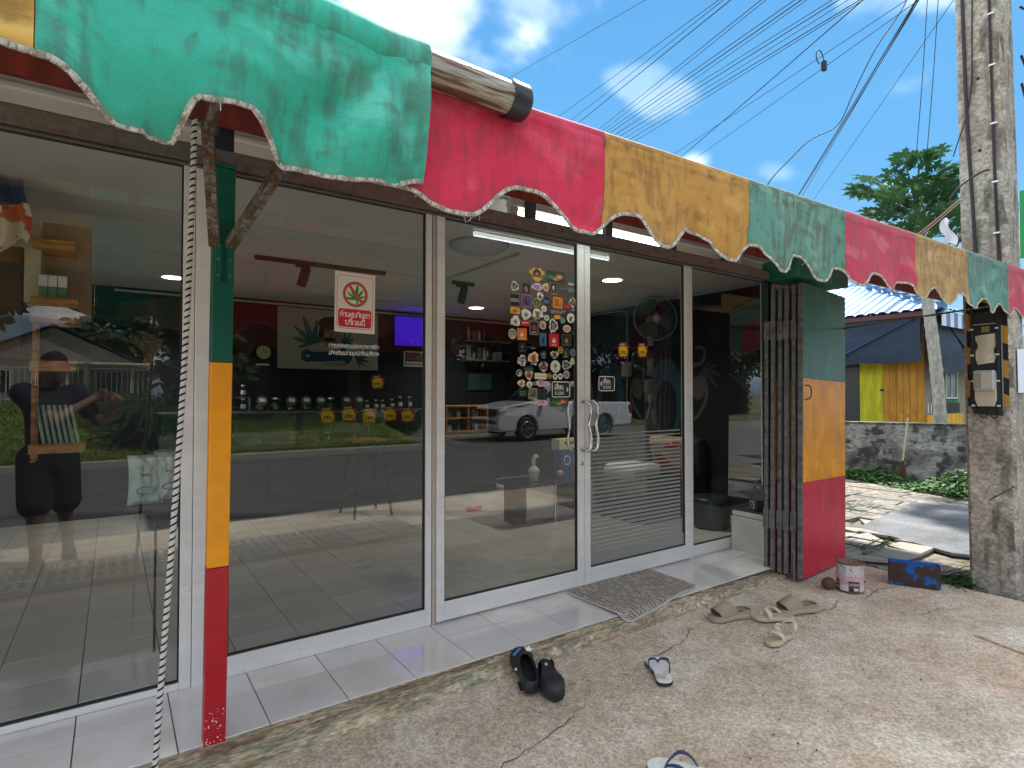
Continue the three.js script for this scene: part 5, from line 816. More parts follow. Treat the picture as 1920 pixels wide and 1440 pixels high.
// scraps on the pavement: dry straw and pale grit
{
  reseed(88);
  const bits = []; for (let i = 0; i < 260; i++) { const x = rr(0.9, 4.6), z = rr(0.75, 2.3), s = rr(0.0015, 0.0042); const g = new THREE.IcosahedronGeometry(s, 0); g.scale(1, 0.6, rr(0.6, 1.6)); g.translate(x, footing(x, z) - 0.002 + s * 0.4, z); bits.push(g); }
  const m = new THREE.Mesh(merge(bits), M({ color: C(0.55, 0.5, 0.43), roughness: 0.95 })); m.name = 'grit'; m.userData = { kind: 'stuff', label: 'pale grit scattered over the pavement', category: 'grit' }; scene.add(m);
  const dark = []; for (let i = 0; i < 120; i++) { const x = rr(0.6, 4.6), z = rr(0.68, 1.6) ** 1.2, s = rr(0.002, 0.005); const g = new THREE.IcosahedronGeometry(s, 0); g.scale(1, 0.5, rr(0.6, 2)); g.rotateY(rr(0, 3)); g.translate(x, footing(x, z) - 0.001, z); dark.push(g); }
  const m2 = new THREE.Mesh(merge(dark), M({ color: C(0.08, 0.06, 0.045), roughness: 0.95 })); m2.name = 'leaf_crumbs'; m2.userData = { kind: 'stuff', label: 'dark crumbs of dead leaf near the step', category: 'litter' }; scene.add(m2);
  for (const [x, z, a, l] of [[1.68, 1.22, 0.6, 'pale dry straw below the middle flip flop'], [1.42, 0.98, -0.9, 'short pale straw below the black clogs'], [2.42, 0.72, 0.3, 'pale straw below the door mat corner'], [3.9, 1.75, 1.0, 'pale straw at the right of the pavement']]) { const y = footing(x, z) + 0.003; solo('dry_straw', l, 'straw', tube([[x - Math.cos(a) * 0.03, y, z - Math.sin(a) * 0.03], [x, y + 0.004, z + 0.004], [x + Math.cos(a) * 0.03, y, z + Math.sin(a) * 0.03]], 0.0013, 8, 5), M({ color: C(0.66, 0.6, 0.48), roughness: 0.9 })); }
}
// ---------------------------------------------------------------- inside the shop
const wood = M({ map: tex(512, 512, (u, v) => { const g = fbm(u * 3, v * 30 + fbm(u * 4, v * 4, 4, 803, 3) * 3, 32, 801, 4), k = 0.85 + (fbm(u * 10, v * 160, 160, 805, 2) - 0.5) * 0.25; const c = mix3([196, 138, 78], [150, 94, 48], sstep(0.4, 0.66, g)); return [c[0] * k, c[1] * k, c[2] * k]; }, true, 2), roughness: 0.6 });
const darkM = M({ color: C(0.02, 0.02, 0.024), roughness: 0.6 }), chrome = M({ color: C(0.6, 0.6, 0.6), metalness: 1, roughness: 0.25 });
const jarGlass = MP({ color: C(0.9, 0.95, 0.93), transmission: 1, roughness: 0.03, thickness: 0, ior: 1.5 });
const whitePaper = M({ color: C(0.62, 0.61, 0.58), roughness: 0.8 });
{ // round downlights let into the ceiling
  const spots = [[0.466, -3.516, 'round lit downlight in the ceiling behind the left window'], [3.876, -3.489, 'round lit downlight at the back, seen through the left door'], [4.039, -1.175, 'round lit downlight seen through the right-hand door']];
  for (const [x, z, l] of spots) {
    const o = thing('downlight', l, 'lamp', [x, CEIL, z], 0, 'round ceiling downlights');
    part('trim_ring', lathe([[0.095, -0.004], [0.105, -0.006], [0.112, 0.0]], 32).translate(0, -0.001, 0), M({ color: C(0.7, 0.7, 0.68), roughness: 0.5 }), o);
    part('lamp_disc', new THREE.CircleGeometry(0.095, 32).rotateX(Math.PI / 2).translate(0, -0.005, 0), M({ color: C(0.9, 0.9, 0.86), emissive: C(1, 0.97, 0.86), emissiveIntensity: 3.2 }), o);
    const s = new THREE.SpotLight(new THREE.Color(1, 0.95, 0.84), 2.6, 0, 1.15, 0.7); s.position.set(0, -0.02, 0); s.target.position.set(0, -2, 0); s.shadow.radius = 4; s.castShadow = true; s.name = 'downlight_light'; o.add(s, s.target);
  }
  const d = thing('dome_lamp', 'unlit grey oval dome lamp on the ceiling behind the left door', 'lamp', [2.25, CEIL - 0.001, -0.78]);
  part('dome', lathe([[0, -0.075], [0.1, -0.07], [0.19, -0.045], [0.215, -0.01], [0.215, 0]], 36), M({ color: C(0.42, 0.42, 0.46), roughness: 0.45 }), d);
  part('rim', new THREE.TorusGeometry(0.217, 0.01, 8, 40).rotateX(Math.PI / 2).translate(0, -0.008, 0), M({ color: C(0.3, 0.3, 0.33), roughness: 0.5 }), d);
  // track with spot heads
  const t = thing('light_track', 'black ceiling track with two unlit spot heads', 'light track', [0, CEIL - 0.001, -2.1]);
  part('rail', bx(0.93, 2.05, -0.035, 0, -0.018, 0.018, 0.003), darkM, t);
  const head = (x, n) => { const h = hub('spot_head', t); part('adapter', bx(x - 0.06, x + 0.06, -0.055, -0.0355, -0.016, 0.016, 0.003), darkM, h); part('stem', cyl([x, -0.056, 0], [x, -0.1, 0], 0.008, 0.008, 8), darkM, h); part('barrel', lathe([[0, 0.1], [0.036, 0.098], [0.04, 0.09], [0.04, -0.06], [0.034, -0.062], [0.033, -0.03], [0, -0.03]], 20).rotateZ(-0.28).translate(x, -0.155, 0.01), M({ color: C(0.045, 0.022, 0.02), roughness: 0.5 }), h); };
  head(1.31); head(2.86);
  part('rail', bx(2.75, 3.0, -0.035, 0, -0.018, 0.018, 0.003), darkM, t);
  const c = solo('ceiling_conduit', 'thin pale conduit running along the ceiling and wall top', 'conduit', merge([bx(2.05, 2.74, CEIL - 0.026, CEIL - 0.002, -2.11, -2.09), bx(0.0, 5.3, CEIL - 0.05, CEIL - 0.028, BACK + 0.01, BACK + 0.03), bx(2.64, 2.66, CEIL - 0.024, CEIL - 0.003, -2.09, -0.8)]), M({ color: C(0.5, 0.45, 0.4), roughness: 0.6 }));
}
{ // counter: dark base, glass case on top
  const o = thing('display_counter', 'long dark shop counter with a glass display case on top', 'counter', [0, F, 0]);
  part('base', bx(0.35, 4.2, 0, 0.70, -4.1, -3.5, 0.01), M({ color: C(0.022, 0.026, 0.032), roughness: 0.35 }), o);
  part('ledge', bx(0.33, 4.22, 0.702, 0.745, -4.12, -3.46, 0.006), M({ color: C(0.05, 0.05, 0.05), roughness: 0.4 }), o);
  part('case_top', bx(0.36, 3.4, 1.075, 1.09, -3.98, -3.49), M({ color: C(0.10, 0.12, 0.12), roughness: 0.25 }), o);
  part('case_back', bx(0.36, 3.4, 0.746, 1.074, -3.99, -3.975), M({ color: C(0.1, 0.14, 0.13), roughness: 0.7 }), o);
  part('case_floor', bx(0.36, 3.4, 0.7455, 0.752, -3.97, -3.5), M({ color: C(0.13, 0.17, 0.16), roughness: 0.7 }), o);
  const p = new THREE.PlaneGeometry(3.04, 0.32); p.translate(1.88, 0.912, -3.492); part('case_glass', p, jarGlass, o);
  for (const x of [0.37, 1.0, 2.0, 2.95, 3.38]) part('case_post', bx(x - 0.012, x + 0.012, 0.753, 1.074, -3.512, -3.495), darkM, o);
  for (const y of [0.2, 0.45]) for (let x = 0.4; x < 3.9; x += 0.95) part('drawer', bx(x, x + 0.92, y - 0.1, y + 0.12, -3.4985, -3.488, 0.003), M({ color: C(0.03, 0.034, 0.04), roughness: 0.3 }), o);
  // jars and bottles standing on the case
  const bud = M({ color: C(0.10, 0.11, 0.06), roughness: 0.95, bumpMap: grain, bumpScale: 0.02 }), greenBud = M({ color: C(0.03, 0.14, 0.05), roughness: 0.9, bumpMap: grain, bumpScale: 0.02 });
  const Y = F + 1.091;
  const jar = (x, label, tilt, g) => { const j = thing('storage_jar', label, 'jar', [x, Y, -3.66], 0, 'storage jars on the counter'); part('glass', lathe([[0, 0.002], [0.05, 0.002], [0.06, 0.015], [0.06, 0.1], [0.05, 0.118], [0.05, 0.13]], 22), jarGlass, j); part('contents', lathe([[0, 0.006], [0.052, 0.006], [0.055, 0.02], [0.054, 0.06], [0.03, 0.075], [0, 0.07]], 16), g ? greenBud : bud, j); const l = part('lid', tilt ? new THREE.CylinderGeometry(0.055, 0.055, 0.014, 22).rotateX(1.15).translate(0, 0.115, 0.048) : new THREE.CylinderGeometry(0.054, 0.054, 0.02, 22).translate(0, 0.138, 0), tilt ? M({ color: C(0.07, 0.08, 0.075), roughness: 0.4 }) : chrome, j); if (tilt) part('tag', bx(-0.03, 0.03, -0.02, 0.02, 0, 0.001).rotateX(-0.42).rotateZ(-0.08).translate(0, 0.12, 0.0575), whitePaper, l); };
  [[1.298, 'leftmost storage jar, lid label turned to the window', 1], [1.443, 'storage jar with upright chrome lid, second from the left', 0], [1.598, 'third storage jar from the left with labelled lid', 1], [1.757, 'fourth storage jar from the left with labelled lid', 1], [1.915, 'fifth storage jar, just left of the green one', 1], [2.036, 'storage jar with bright green contents', 0, 1], [2.208, 'storage jar just right of the green one', 1], [2.36, 'rightmost wide storage jar, beside the small bottles', 1]].forEach((a) => jar(...a));
  const bottle = (x, label, h, y = Y, z = -3.66) => { const j = thing('small_bottle', label, 'bottle', [x, y, z], 0, 'small bottles on the counter'); part('glass', lathe([[0, 0.001], [0.03, 0.001], [0.032, 0.01], [0.032, h * 0.7], [0.014, h * 0.82], [0.014, h * 0.9]], 16), jarGlass, j); part('cap', cyl([0, h * 0.88, 0], [0, h, 0], 0.018, 0.018, 14), M({ color: C(0.6, 0.6, 0.6), roughness: 0.4 }), j); part('paper_label', new THREE.CylinderGeometry(0.0326, 0.0326, h * 0.32, 14, 1, true, -0.9, 1.8).translate(0, h * 0.4, 0), whitePaper, j); };
  [[0.985, 'lower left bottle of the four by the striped post', 0.14], [1.12, 'lower right bottle of the four by the striped post', 0.14], [2.464, 'first small bottle right of the jars', 0.11], [2.576, 'second small bottle right of the jars', 0.12], [2.657, 'third small bottle right of the jars', 0.115], [2.779, 'fourth small bottle right of the jars', 0.13], [2.884, 'taller bottle near the window mullion', 0.16], [3.011, 'tall bottle nearest the window mullion', 0.16]].forEach((a) => bottle(...a));
  const rk = solo('bottle_rack', 'clear shelf lifting two bottles beside the striped post', 'rack', merge([bx(0.93, 1.18, Y + 0.145, Y + 0.151, -3.7, -3.6), bx(0.93, 0.935, Y, Y + 0.145, -3.7, -3.6), bx(1.175, 1.18, Y, Y + 0.145, -3.7, -3.6)]), MP({ color: C(0.75, 0.85, 0.95), transmission: 0.8, roughness: 0.1, thickness: 0 }));
  bottle(0.985, 'upper left bottle of the four by the striped post', 0.13, Y + 0.152); bottle(1.12, 'upper right bottle of the four by the striped post', 0.13, Y + 0.152);
  const tin = thing('green_jar', 'dark green jar with white lid and label inside the display case', 'jar', [1.99, F + 0.753, -3.56]); part('body', cyl([0, 0, 0], [0, 0.085, 0], 0.05, 0.05, 18), M({ color: C(0.008, 0.03, 0.02), roughness: 0.3 }), tin); part('lid', cyl([0, 0.086, 0], [0, 0.1, 0], 0.052, 0.052, 18), whitePaper, tin); part('paper_label', bx(-0.025, 0.025, 0.015, 0.065, 0.048, 0.051), whitePaper, tin);
  reseed(17);
  const goods = ['crumpled foil packet', 'small clear bag', 'silver grinder', 'pale plastic pouch', 'wrapped paper roll', 'grey tin', 'folded white carton', 'clear pot'];
  goods.forEach((g, i) => { const x = 0.6 + i * 0.35 + rr(-0.06, 0.06); if (Math.abs(x - 1.99) < 0.13) return; const s = rr(0.03, 0.055), ge = new THREE.DodecahedronGeometry(s, 1), P = ge.attributes.position; for (let k = 0; k < P.count; k++) { const n = 0.75 + 0.5 * hash(Math.round(P.getX(k) * 900), Math.round(P.getY(k) * 900), i); P.setXYZ(k, P.getX(k) * n * 1.3, P.getY(k) * n * 0.7, P.getZ(k) * n); } ge.computeVertexNormals(); solo('case_goods', g + ' lying inside the glass display case', 'goods', ge, M({ color: C(0.3, 0.34, 0.32), roughness: 0.35, metalness: i % 3 ? 0 : 0.6 }), [x, F + 0.753 + s * 0.6, -3.7], rr(0, 6), 'goods in the display case'); });
}
{ // poster with a leaf and a moustached head, television, clock, notice, world map on the back wall
  const poster = canvasTex(512, 304, (c, w, h) => {
    c.fillStyle = '#9d9a8e'; c.fillRect(0, 0, w, h);
    const leaf = (x, y, s, rot, col) => { c.save(); c.translate(x, y); c.rotate(rot); c.fillStyle = col; c.strokeStyle = '#141c22'; c.lineWidth = 2.5; for (let k = -3; k <= 3; k++) { c.save(); c.rotate(k * 0.5); const L = s * (1 - Math.abs(k) * 0.16); c.beginPath(); c.moveTo(0, 0); c.quadraticCurveTo(L * 0.16, -L * 0.5, 0, -L); c.quadraticCurveTo(-L * 0.16, -L * 0.5, 0, 0); c.fill(); c.stroke(); c.restore(); } c.restore(); };
    leaf(170, 175, 150, -0.35, '#3e6463'); leaf(395, 250, 80, 1.2, '#2c5a58'); leaf(330, 170, 70, 0.5, '#35605e');
    c.fillStyle = '#8a6e60'; c.beginPath(); c.ellipse(262, 120, 56, 72, 0, 0, 7); c.fill(); c.fillStyle = '#14181c'; c.beginPath(); c.ellipse(258, 66, 64, 34, -0.1, 0, 7); c.fill(); c.beginPath(); c.ellipse(212, 110, 14, 40, 0.1, 0, 7); c.fill(); c.beginPath(); c.ellipse(252, 152, 34, 11, 0, 0, 7); c.fill(); c.fillRect(228, 106, 26, 6); c.fillRect(272, 106, 26, 6); c.fillRect(258, 118, 6, 20);
    c.save(); c.translate(250, 232); c.rotate(-0.06); c.fillStyle = '#12243a'; c.strokeStyle = '#12243a'; c.lineWidth = 14; c.lineJoin = 'round'; c.font = 'bold 66px sans-serif'; c.textAlign = 'center'; c.strokeText('Cuzzady', -8, 24, 290); c.fillStyle = '#2a4a6a'; c.fillText('Cuzzady', -8, 24, 290); c.restore();
    c.fillStyle = '#2f7f80'; c.font = 'bold 26px sans-serif'; c.fillText('cannabis', 226, 284);
  });
  const p = thing('logo_board', 'pale poster board with leaf and moustached head logo on the back wall', 'poster', [2.252, 2.045, BACK + 0.02]);
  part('board', bx(-0.634, 0.634, -0.375, 0.375, -0.008, 0.008, 0.003), M({ color: C(0.35, 0.33, 0.29), roughness: 0.7 }), p);
  part('print', new THREE.PlaneGeometry(1.262, 0.744).translate(0, 0, 0.0105), M({ map: poster, roughness: 0.75 }), p);
  const tv = thing('television', 'wall television glowing plain violet blue', 'television', [3.365, 2.215, BACK + 0.07]); tv.rotation.y = -0.1;
  part('bezel', bx(-0.27, 0.27, -0.21, 0.21, -0.025, 0.02, 0.006), darkM, tv);
  part('screen', new THREE.PlaneGeometry(0.515, 0.395).translate(0, 0, 0.0225), M({ color: C(0.01, 0.01, 0.02), emissive: C(0.035, 0.004, 0.36), emissiveIntensity: 0.4, roughness: 0.3 }), tv);
  const tl = new THREE.RectAreaLight(new THREE.Color(0.12, 0.03, 1), 0.5, 0.5, 0.38); tl.position.set(0, 0, 0.03); tl.rotation.y = Math.PI; tl.name = 'television_light'; tv.add(tl);
  const ck = thing('wall_clock', 'round pale yellow wall clock left of the logo board', 'clock', [1.46, 1.855, BACK + 0.02]); part('face', cyl([0, 0, 0], [0, 0, 0.02], 0.082, 0.082, 28), M({ color: C(0.42, 0.40, 0.16), roughness: 0.5 }), ck); part('rim', new THREE.TorusGeometry(0.083, 0.006, 8, 32).translate(0, 0, 0.018), darkM, ck); part('hand', bx(-0.003, 0.003, 0, 0.06, 0.021, 0.023), darkM, ck); part('hand', bx(0, 0.045, -0.003, 0.003, 0.021, 0.023), darkM, ck);
  solo('name_plate', 'small pale strip below the wall clock', 'plate', bx(1.39, 1.53, 1.70, 1.718, BACK + 0.002, BACK + 0.006), whitePaper);
  const nt = thing('wall_notice', 'white framed notice with red text below the television', 'notice', [3.42, 1.845, BACK + 0.01]); part('frame', bx(-0.155, 0.155, -0.105, 0.105, -0.006, 0.004, 0.003), whitePaper, nt); part('print', new THREE.PlaneGeometry(0.28, 0.18).translate(0, 0, 0.0055), M({ map: canvasTex(256, 160, (c, w, h) => { c.fillStyle = '#26242c'; c.fillRect(0, 0, w, h); c.fillStyle = '#8f2f3c'; for (let i = 0; i < 5; i++) c.fillRect(14, 14 + i * 17, 220 - (i * 31) % 60, 8); c.fillStyle = '#9a9690'; c.fillRect(10, 112, w - 20, 36); }), roughness: 0.6 }), nt);
  // world map: cut-out plywood continents
  const cont = M({ map: tex(256, 256, (u, v) => { const k = 0.8 + (fbm(u * 9, v * 9, 9, 821, 4) - 0.5) * 0.5; return [86 * k, 62 * k, 48 * k]; }, true, 1), roughness: 0.8 });
  const blobs = [['Eurasia', [[-0.30, 0.02], [-0.22, 0.2], [-0.05, 0.24], [0.2, 0.3], [0.5, 0.24], [0.62, 0.14], [0.45, 0.06], [0.42, -0.06], [0.3, -0.12], [0.22, -0.02], [0.12, -0.14], [0.02, 0.0], [-0.12, 0.02]], 0.28, 2.12], ['Africa', [[-0.15, 0.12], [0.05, 0.13], [0.14, 0.02], [0.08, -0.12], [0.02, -0.26], [-0.04, -0.24], [-0.06, -0.06], [-0.16, 0.0]], 0.30, 1.88], ['North America', [[-0.28, 0.16], [-0.05, 0.2], [0.12, 0.12], [0.06, 0.0], [-0.03, -0.12], [-0.12, -0.02], [-0.2, 0.06]], 1.02, 2.16], ['South America', [[-0.06, 0.12], [0.1, 0.08], [0.14, 0.0], [0.05, -0.14], [0.01, -0.26], [-0.04, -0.2], [-0.08, 0.0]], 1.22, 1.88], ['Australia', [[-0.1, 0.05], [0.04, 0.1], [0.12, 0.0], [0.02, -0.08], [-0.08, -0.06]], 0.72, 1.78]];
  const wm = thing('world_map', 'brown wooden cut-out world map on the dark back wall', 'map', [0, 0, BACK]);
  for (const [n, pts, x, y] of blobs) { const q = []; for (let i = 0; i < pts.length; i++) { const a = pts[i], b = pts[(i + 1) % pts.length]; for (let k = 0; k < 4; k++) { const t = k / 4; q.push([mix(a[0], b[0], t) + (hash(i, k, 3) - 0.5) * 0.035, mix(a[1], b[1], t) + (hash(i, k, 4) - 0.5) * 0.035]); } } part('continent', prism(q, 0.012).translate(x, y, 0.012), cont, wm); }
  // shelves with pipes and boxes near the back right corner
  const sh = thing('glass_shelves', 'pair of narrow wall shelves near the back corner', 'shelf', [4.55, 0, BACK]);
  for (const y of [1.86, 2.14]) part('shelf_board', bx(-0.36, 0.36, y - 0.01, y, 0.01, 0.2), M({ color: C(0.2, 0.2, 0.2), roughness: 0.3 }), sh);
  for (const x of [-0.3, 0.3]) part('bracket', bx(x - 0.008, x + 0.008, 1.7, 2.25, 0.004, 0.012), darkM, sh);
  reseed(71);
  const kinds = ['tall slim grey box', 'thin glass pipe', 'short brown carton', 'white tube', 'dark bottle', 'narrow beige carton'];
  for (let i = 0; i < 11; i++) { const up = i > 6, x = 4.24 + (i % 7) * 0.09, h = rr(0.1, 0.24), k = kinds[i % 6]; solo('shelf_goods', k + (up ? ' on the upper back shelf, ' : ' on the lower back shelf, ') + ['first', 'second', 'third', 'fourth', 'fifth', 'sixth', 'seventh'][i % 7] + ' from the left', 'goods', i % 6 === 1 || i % 6 === 4 || i % 6 === 3 ? lathe([[0, 0], [0.022, 0], [0.022, h * 0.7], [0.01, h * 0.85], [0.01, h], [0, h]], 12) : bx(-0.03, 0.03, 0, h, -0.025, 0.025, 0.002), M({ color: C(...[[0.24, 0.24, 0.23], [0.35, 0.36, 0.34], [0.22, 0.15, 0.09], [0.5, 0.5, 0.48], [0.06, 0.05, 0.05], [0.4, 0.33, 0.24]][i % 6]), roughness: 0.5 }), [x, (up ? 2.141 : 1.861), BACK + 0.1], 0, 'goods on the back shelves'); }
  const pic = solo('teal_picture', 'dark teal picture leaning under the back shelves', 'picture', bx(4.28, 4.68, 1.42, 1.66, BACK + 0.01, BACK + 0.03), M({ map: tex(128, 128, (u, v) => { const n = fbm(u * 5, v * 5, 5, 831, 4); return [30 + n * 30, 50 + n * 50, 64 + n * 40]; }), roughness: 0.6 }));
  const rackW = thing('wooden_counter_rack', 'low wooden rack of goods on the counter behind the left door', 'rack', [4.0, F + 0.745, -3.8]);
  for (const y of [0.02, 0.2, 0.36]) part('rack_board', bx(-0.45, 0.2, y, y + 0.025, -0.1, 0.1, 0.003), wood, rackW);
  for (const x of [-0.45, -0.12, 0.18]) part('upright', bx(x, x + 0.022, 0.0, 0.36, -0.098, 0.098), wood, rackW);
  reseed(72); for (let i = 0; i < 8; i++) solo('rack_goods', ['small white box', 'blue packet', 'tiny brown jar', 'clear vial', 'grey pouch', 'pale card', 'dark tin', 'amber bottle'][i] + ' on the wooden counter rack', 'goods', i % 2 ? lathe([[0, 0], [0.022, 0], [0.024, 0.06], [0.012, 0.08], [0, 0.09]], 12) : bx(-0.03, 0.03, 0, 0.08, -0.02, 0.02, 0.002), M({ color: C(...[[0.5, 0.5, 0.5], [0.08, 0.16, 0.4], [0.2, 0.1, 0.05], [0.5, 0.52, 0.5], [0.2, 0.2, 0.2], [0.5, 0.46, 0.4], [0.05, 0.05, 0.05], [0.3, 0.16, 0.04]][i]), roughness: 0.5 }), [3.62 + (i % 4) * 0.14, F + 0.745 + (i < 4 ? 0.046 : 0.226), -3.75], 0, 'goods on the counter rack');
}
{ // bar stool in front of the counter, low table with box, floor clip
  const o = thing('bar_stool', 'bar stool with wooden seat and thin black legs at the counter', 'stool', [2.21, F, -3.0]);
  part('seat', bx(-0.17, 0.17, 0.775, 0.805, -0.17, 0.17, 0.012), wood, o);
  for (const sx of [-1, 1]) for (const sz of [-1, 1]) part('leg', bar([sx * 0.13, 0.774, sz * 0.13], [sx * 0.2, 0.0, sz * 0.22], 0.024, 0.024, V(0, 0, 1)), M({ color: C(0.03, 0.03, 0.035), roughness: 0.35, metalness: 0.5 }), o);
  for (const [a, b] of [[[-0.178, 0.24, -0.195], [0.178, 0.24, -0.195]], [[-0.178, 0.24, 0.195], [0.178, 0.24, 0.195]], [[-0.178, 0.24, -0.195], [-0.178, 0.24, 0.195]], [[0.178, 0.24, -0.195], [0.178, 0.24, 0.195]]]) part('foot_bar', bar(a, b, 0.016, 0.016), darkM, o);
  const t = thing('side_table', 'low black side table with glass top by the left door', 'table', [3.35, F, -1.75]);
  part('pedestal', bx(-0.13, 0.0, 0, 0.38, -0.13, 0.08, 0.006), darkM, t); part('top', bx(-0.2, 0.9, 0.381, 0.40, -0.3, 0.25, 0.006), M({ color: C(0.03, 0.03, 0.035), roughness: 0.15 }), t);
  for (const x of [0.35, 0.85]) part('leg', cyl([x, 0, 0.1], [x, 0.38, 0.1], 0.016, 0.016, 10), chrome, t);
  const v = thing('figurine', 'small pale horse-headed figurine on the low black table', 'figurine', [3.5, F + 0.4, -1.75]); part('body', lathe([[0, 0], [0.05, 0], [0.045, 0.04], [0.06, 0.09], [0.055, 0.12], [0.02, 0.15], [0, 0.15]], 16), M({ color: C(0.38, 0.35, 0.3), roughness: 0.7 }), v); part('head', tube([[0, 0.13, 0], [-0.005, 0.2, 0], [0.02, 0.25, 0.0], [0.045, 0.235, 0]], 0.02, 14, 8), M({ color: C(0.4, 0.36, 0.3), roughness: 0.7 }), v);
  const box = thing('tea_box', 'upright blue and orange carton on the low table', 'box', [3.86, F + 0.4, -1.72], 0.1); part('carton', bx(-0.09, 0.10, 0, 0.30, -0.06, 0.06, 0.003), M({ color: C(0.035, 0.07, 0.2), roughness: 0.5 }), box); part('orange_side', bx(0.1015, 0.2, 0, 0.29, -0.06, 0.058, 0.002), M({ color: C(0.45, 0.1, 0.04), roughness: 0.5 }), box); part('round_emblem', new THREE.TorusGeometry(0.045, 0.005, 6, 24).translate(0, 0.19, 0.061), M({ color: C(0.5, 0.55, 0.62), roughness: 0.5 }), box);
  const nb = thing('cream_carton', 'small cream carton with black lettering on top of the blue one', 'box', [3.9, F + 0.702, -1.72], 0.06); part('carton', bx(-0.15, 0.12, 0, 0.11, -0.06, 0.06, 0.003), M({ color: C(0.5, 0.44, 0.24), roughness: 0.6 }), nb); part('print', new THREE.PlaneGeometry(0.2, 0.09).translate(-0.01, 0.055, 0.0615), M({ map: canvasTex(128, 64, (c, w, h) => { c.fillStyle = '#c3b780'; c.fillRect(0, 0, w, h); c.fillStyle = '#26242a'; c.fillRect(20, 12, 80, 22); c.font = 'bold 18px serif'; c.fillStyle = '#cfc28d'; c.fillRect(32, 18, 54, 4); c.fillRect(40, 25, 38, 3); c.fillStyle = '#26242a'; c.fillRect(36, 46, 48, 3); }), roughness: 0.7 }), nb);
  const rs = thing('pink_pompom', 'small pale pink pompom on a stick at the low table', 'pompom', [3.72, F + 0.4, -1.6]); part('ball', new THREE.IcosahedronGeometry(0.035, 3).translate(0, 0.075, 0), M({ color: C(0.6, 0.3, 0.26), roughness: 0.9, bumpMap: grain, bumpScale: 0.01 }), rs); part('stick', cyl([0, 0, 0], [0, 0.06, 0], 0.004, 0.004, 6), darkM, rs);
  const c = thing('pink_clip', 'bright pink toy clip on the tiled shop floor', 'clip', [3.25, F, -2.5]); for (const s of [-1, 1]) part('bow_loop', new THREE.TorusGeometry(0.04, 0.018, 8, 16).scale(1, 0.55, 1).rotateX(1.2).translate(s * 0.045, 0.03, 0), M({ color: C(0.72, 0.04, 0.16), roughness: 0.5 }), c); part('knot', new THREE.SphereGeometry(0.02, 12, 8).translate(0, 0.03, 0), M({ color: C(0.6, 0.04, 0.14), roughness: 0.5 }), c);
  const sofa = thing('lounge_seat', 'dark lounge seat with a red and white cushion behind the side window', 'seat', [4.95, F, -1.55]); part('base', bx(-0.75, 0.35, 0.0, 0.38, -0.75, 0.55, 0.06), M({ color: C(0.015, 0.022, 0.035), roughness: 0.7 }), sofa); part('backrest', bx(0.18, 0.36, 0.381, 0.8, -0.75, 0.55, 0.05), M({ color: C(0.012, 0.016, 0.025), roughness: 0.7 }), sofa);
  solo('red_cushion', 'red and white cushion on the dark lounge seat, behind the side window', 'cushion', new RoundedBoxGeometry(0.14, 0.42, 0.46, 4, 0.06).rotateZ(0.35).translate(4.98, F + 0.62, -1.25), M({ map: tex(128, 128, (u, v) => fbm(u * 3, v * 3, 3, 841, 3) > 0.5 ? [170, 50, 56] : [170, 150, 140]), roughness: 0.9 }));
  solo('pale_cushion', 'pale cushion lying on the dark lounge seat behind the striped door film', 'cushion', new RoundedBoxGeometry(0.5, 0.16, 0.42, 4, 0.07).translate(4.5, F + 0.47, -1.35), M({ color: C(0.45, 0.43, 0.4), roughness: 0.9 }));
  solo('dark_drum', 'black round drum on the floor behind the side window', 'drum', lathe([[0, 0], [0.16, 0], [0.18, 0.04], [0.18, 0.26], [0.15, 0.3], [0, 0.31]], 24).translate(4.72, F, -0.55), M({ color: C(0.012, 0.02, 0.028), roughness: 0.4 }));
}
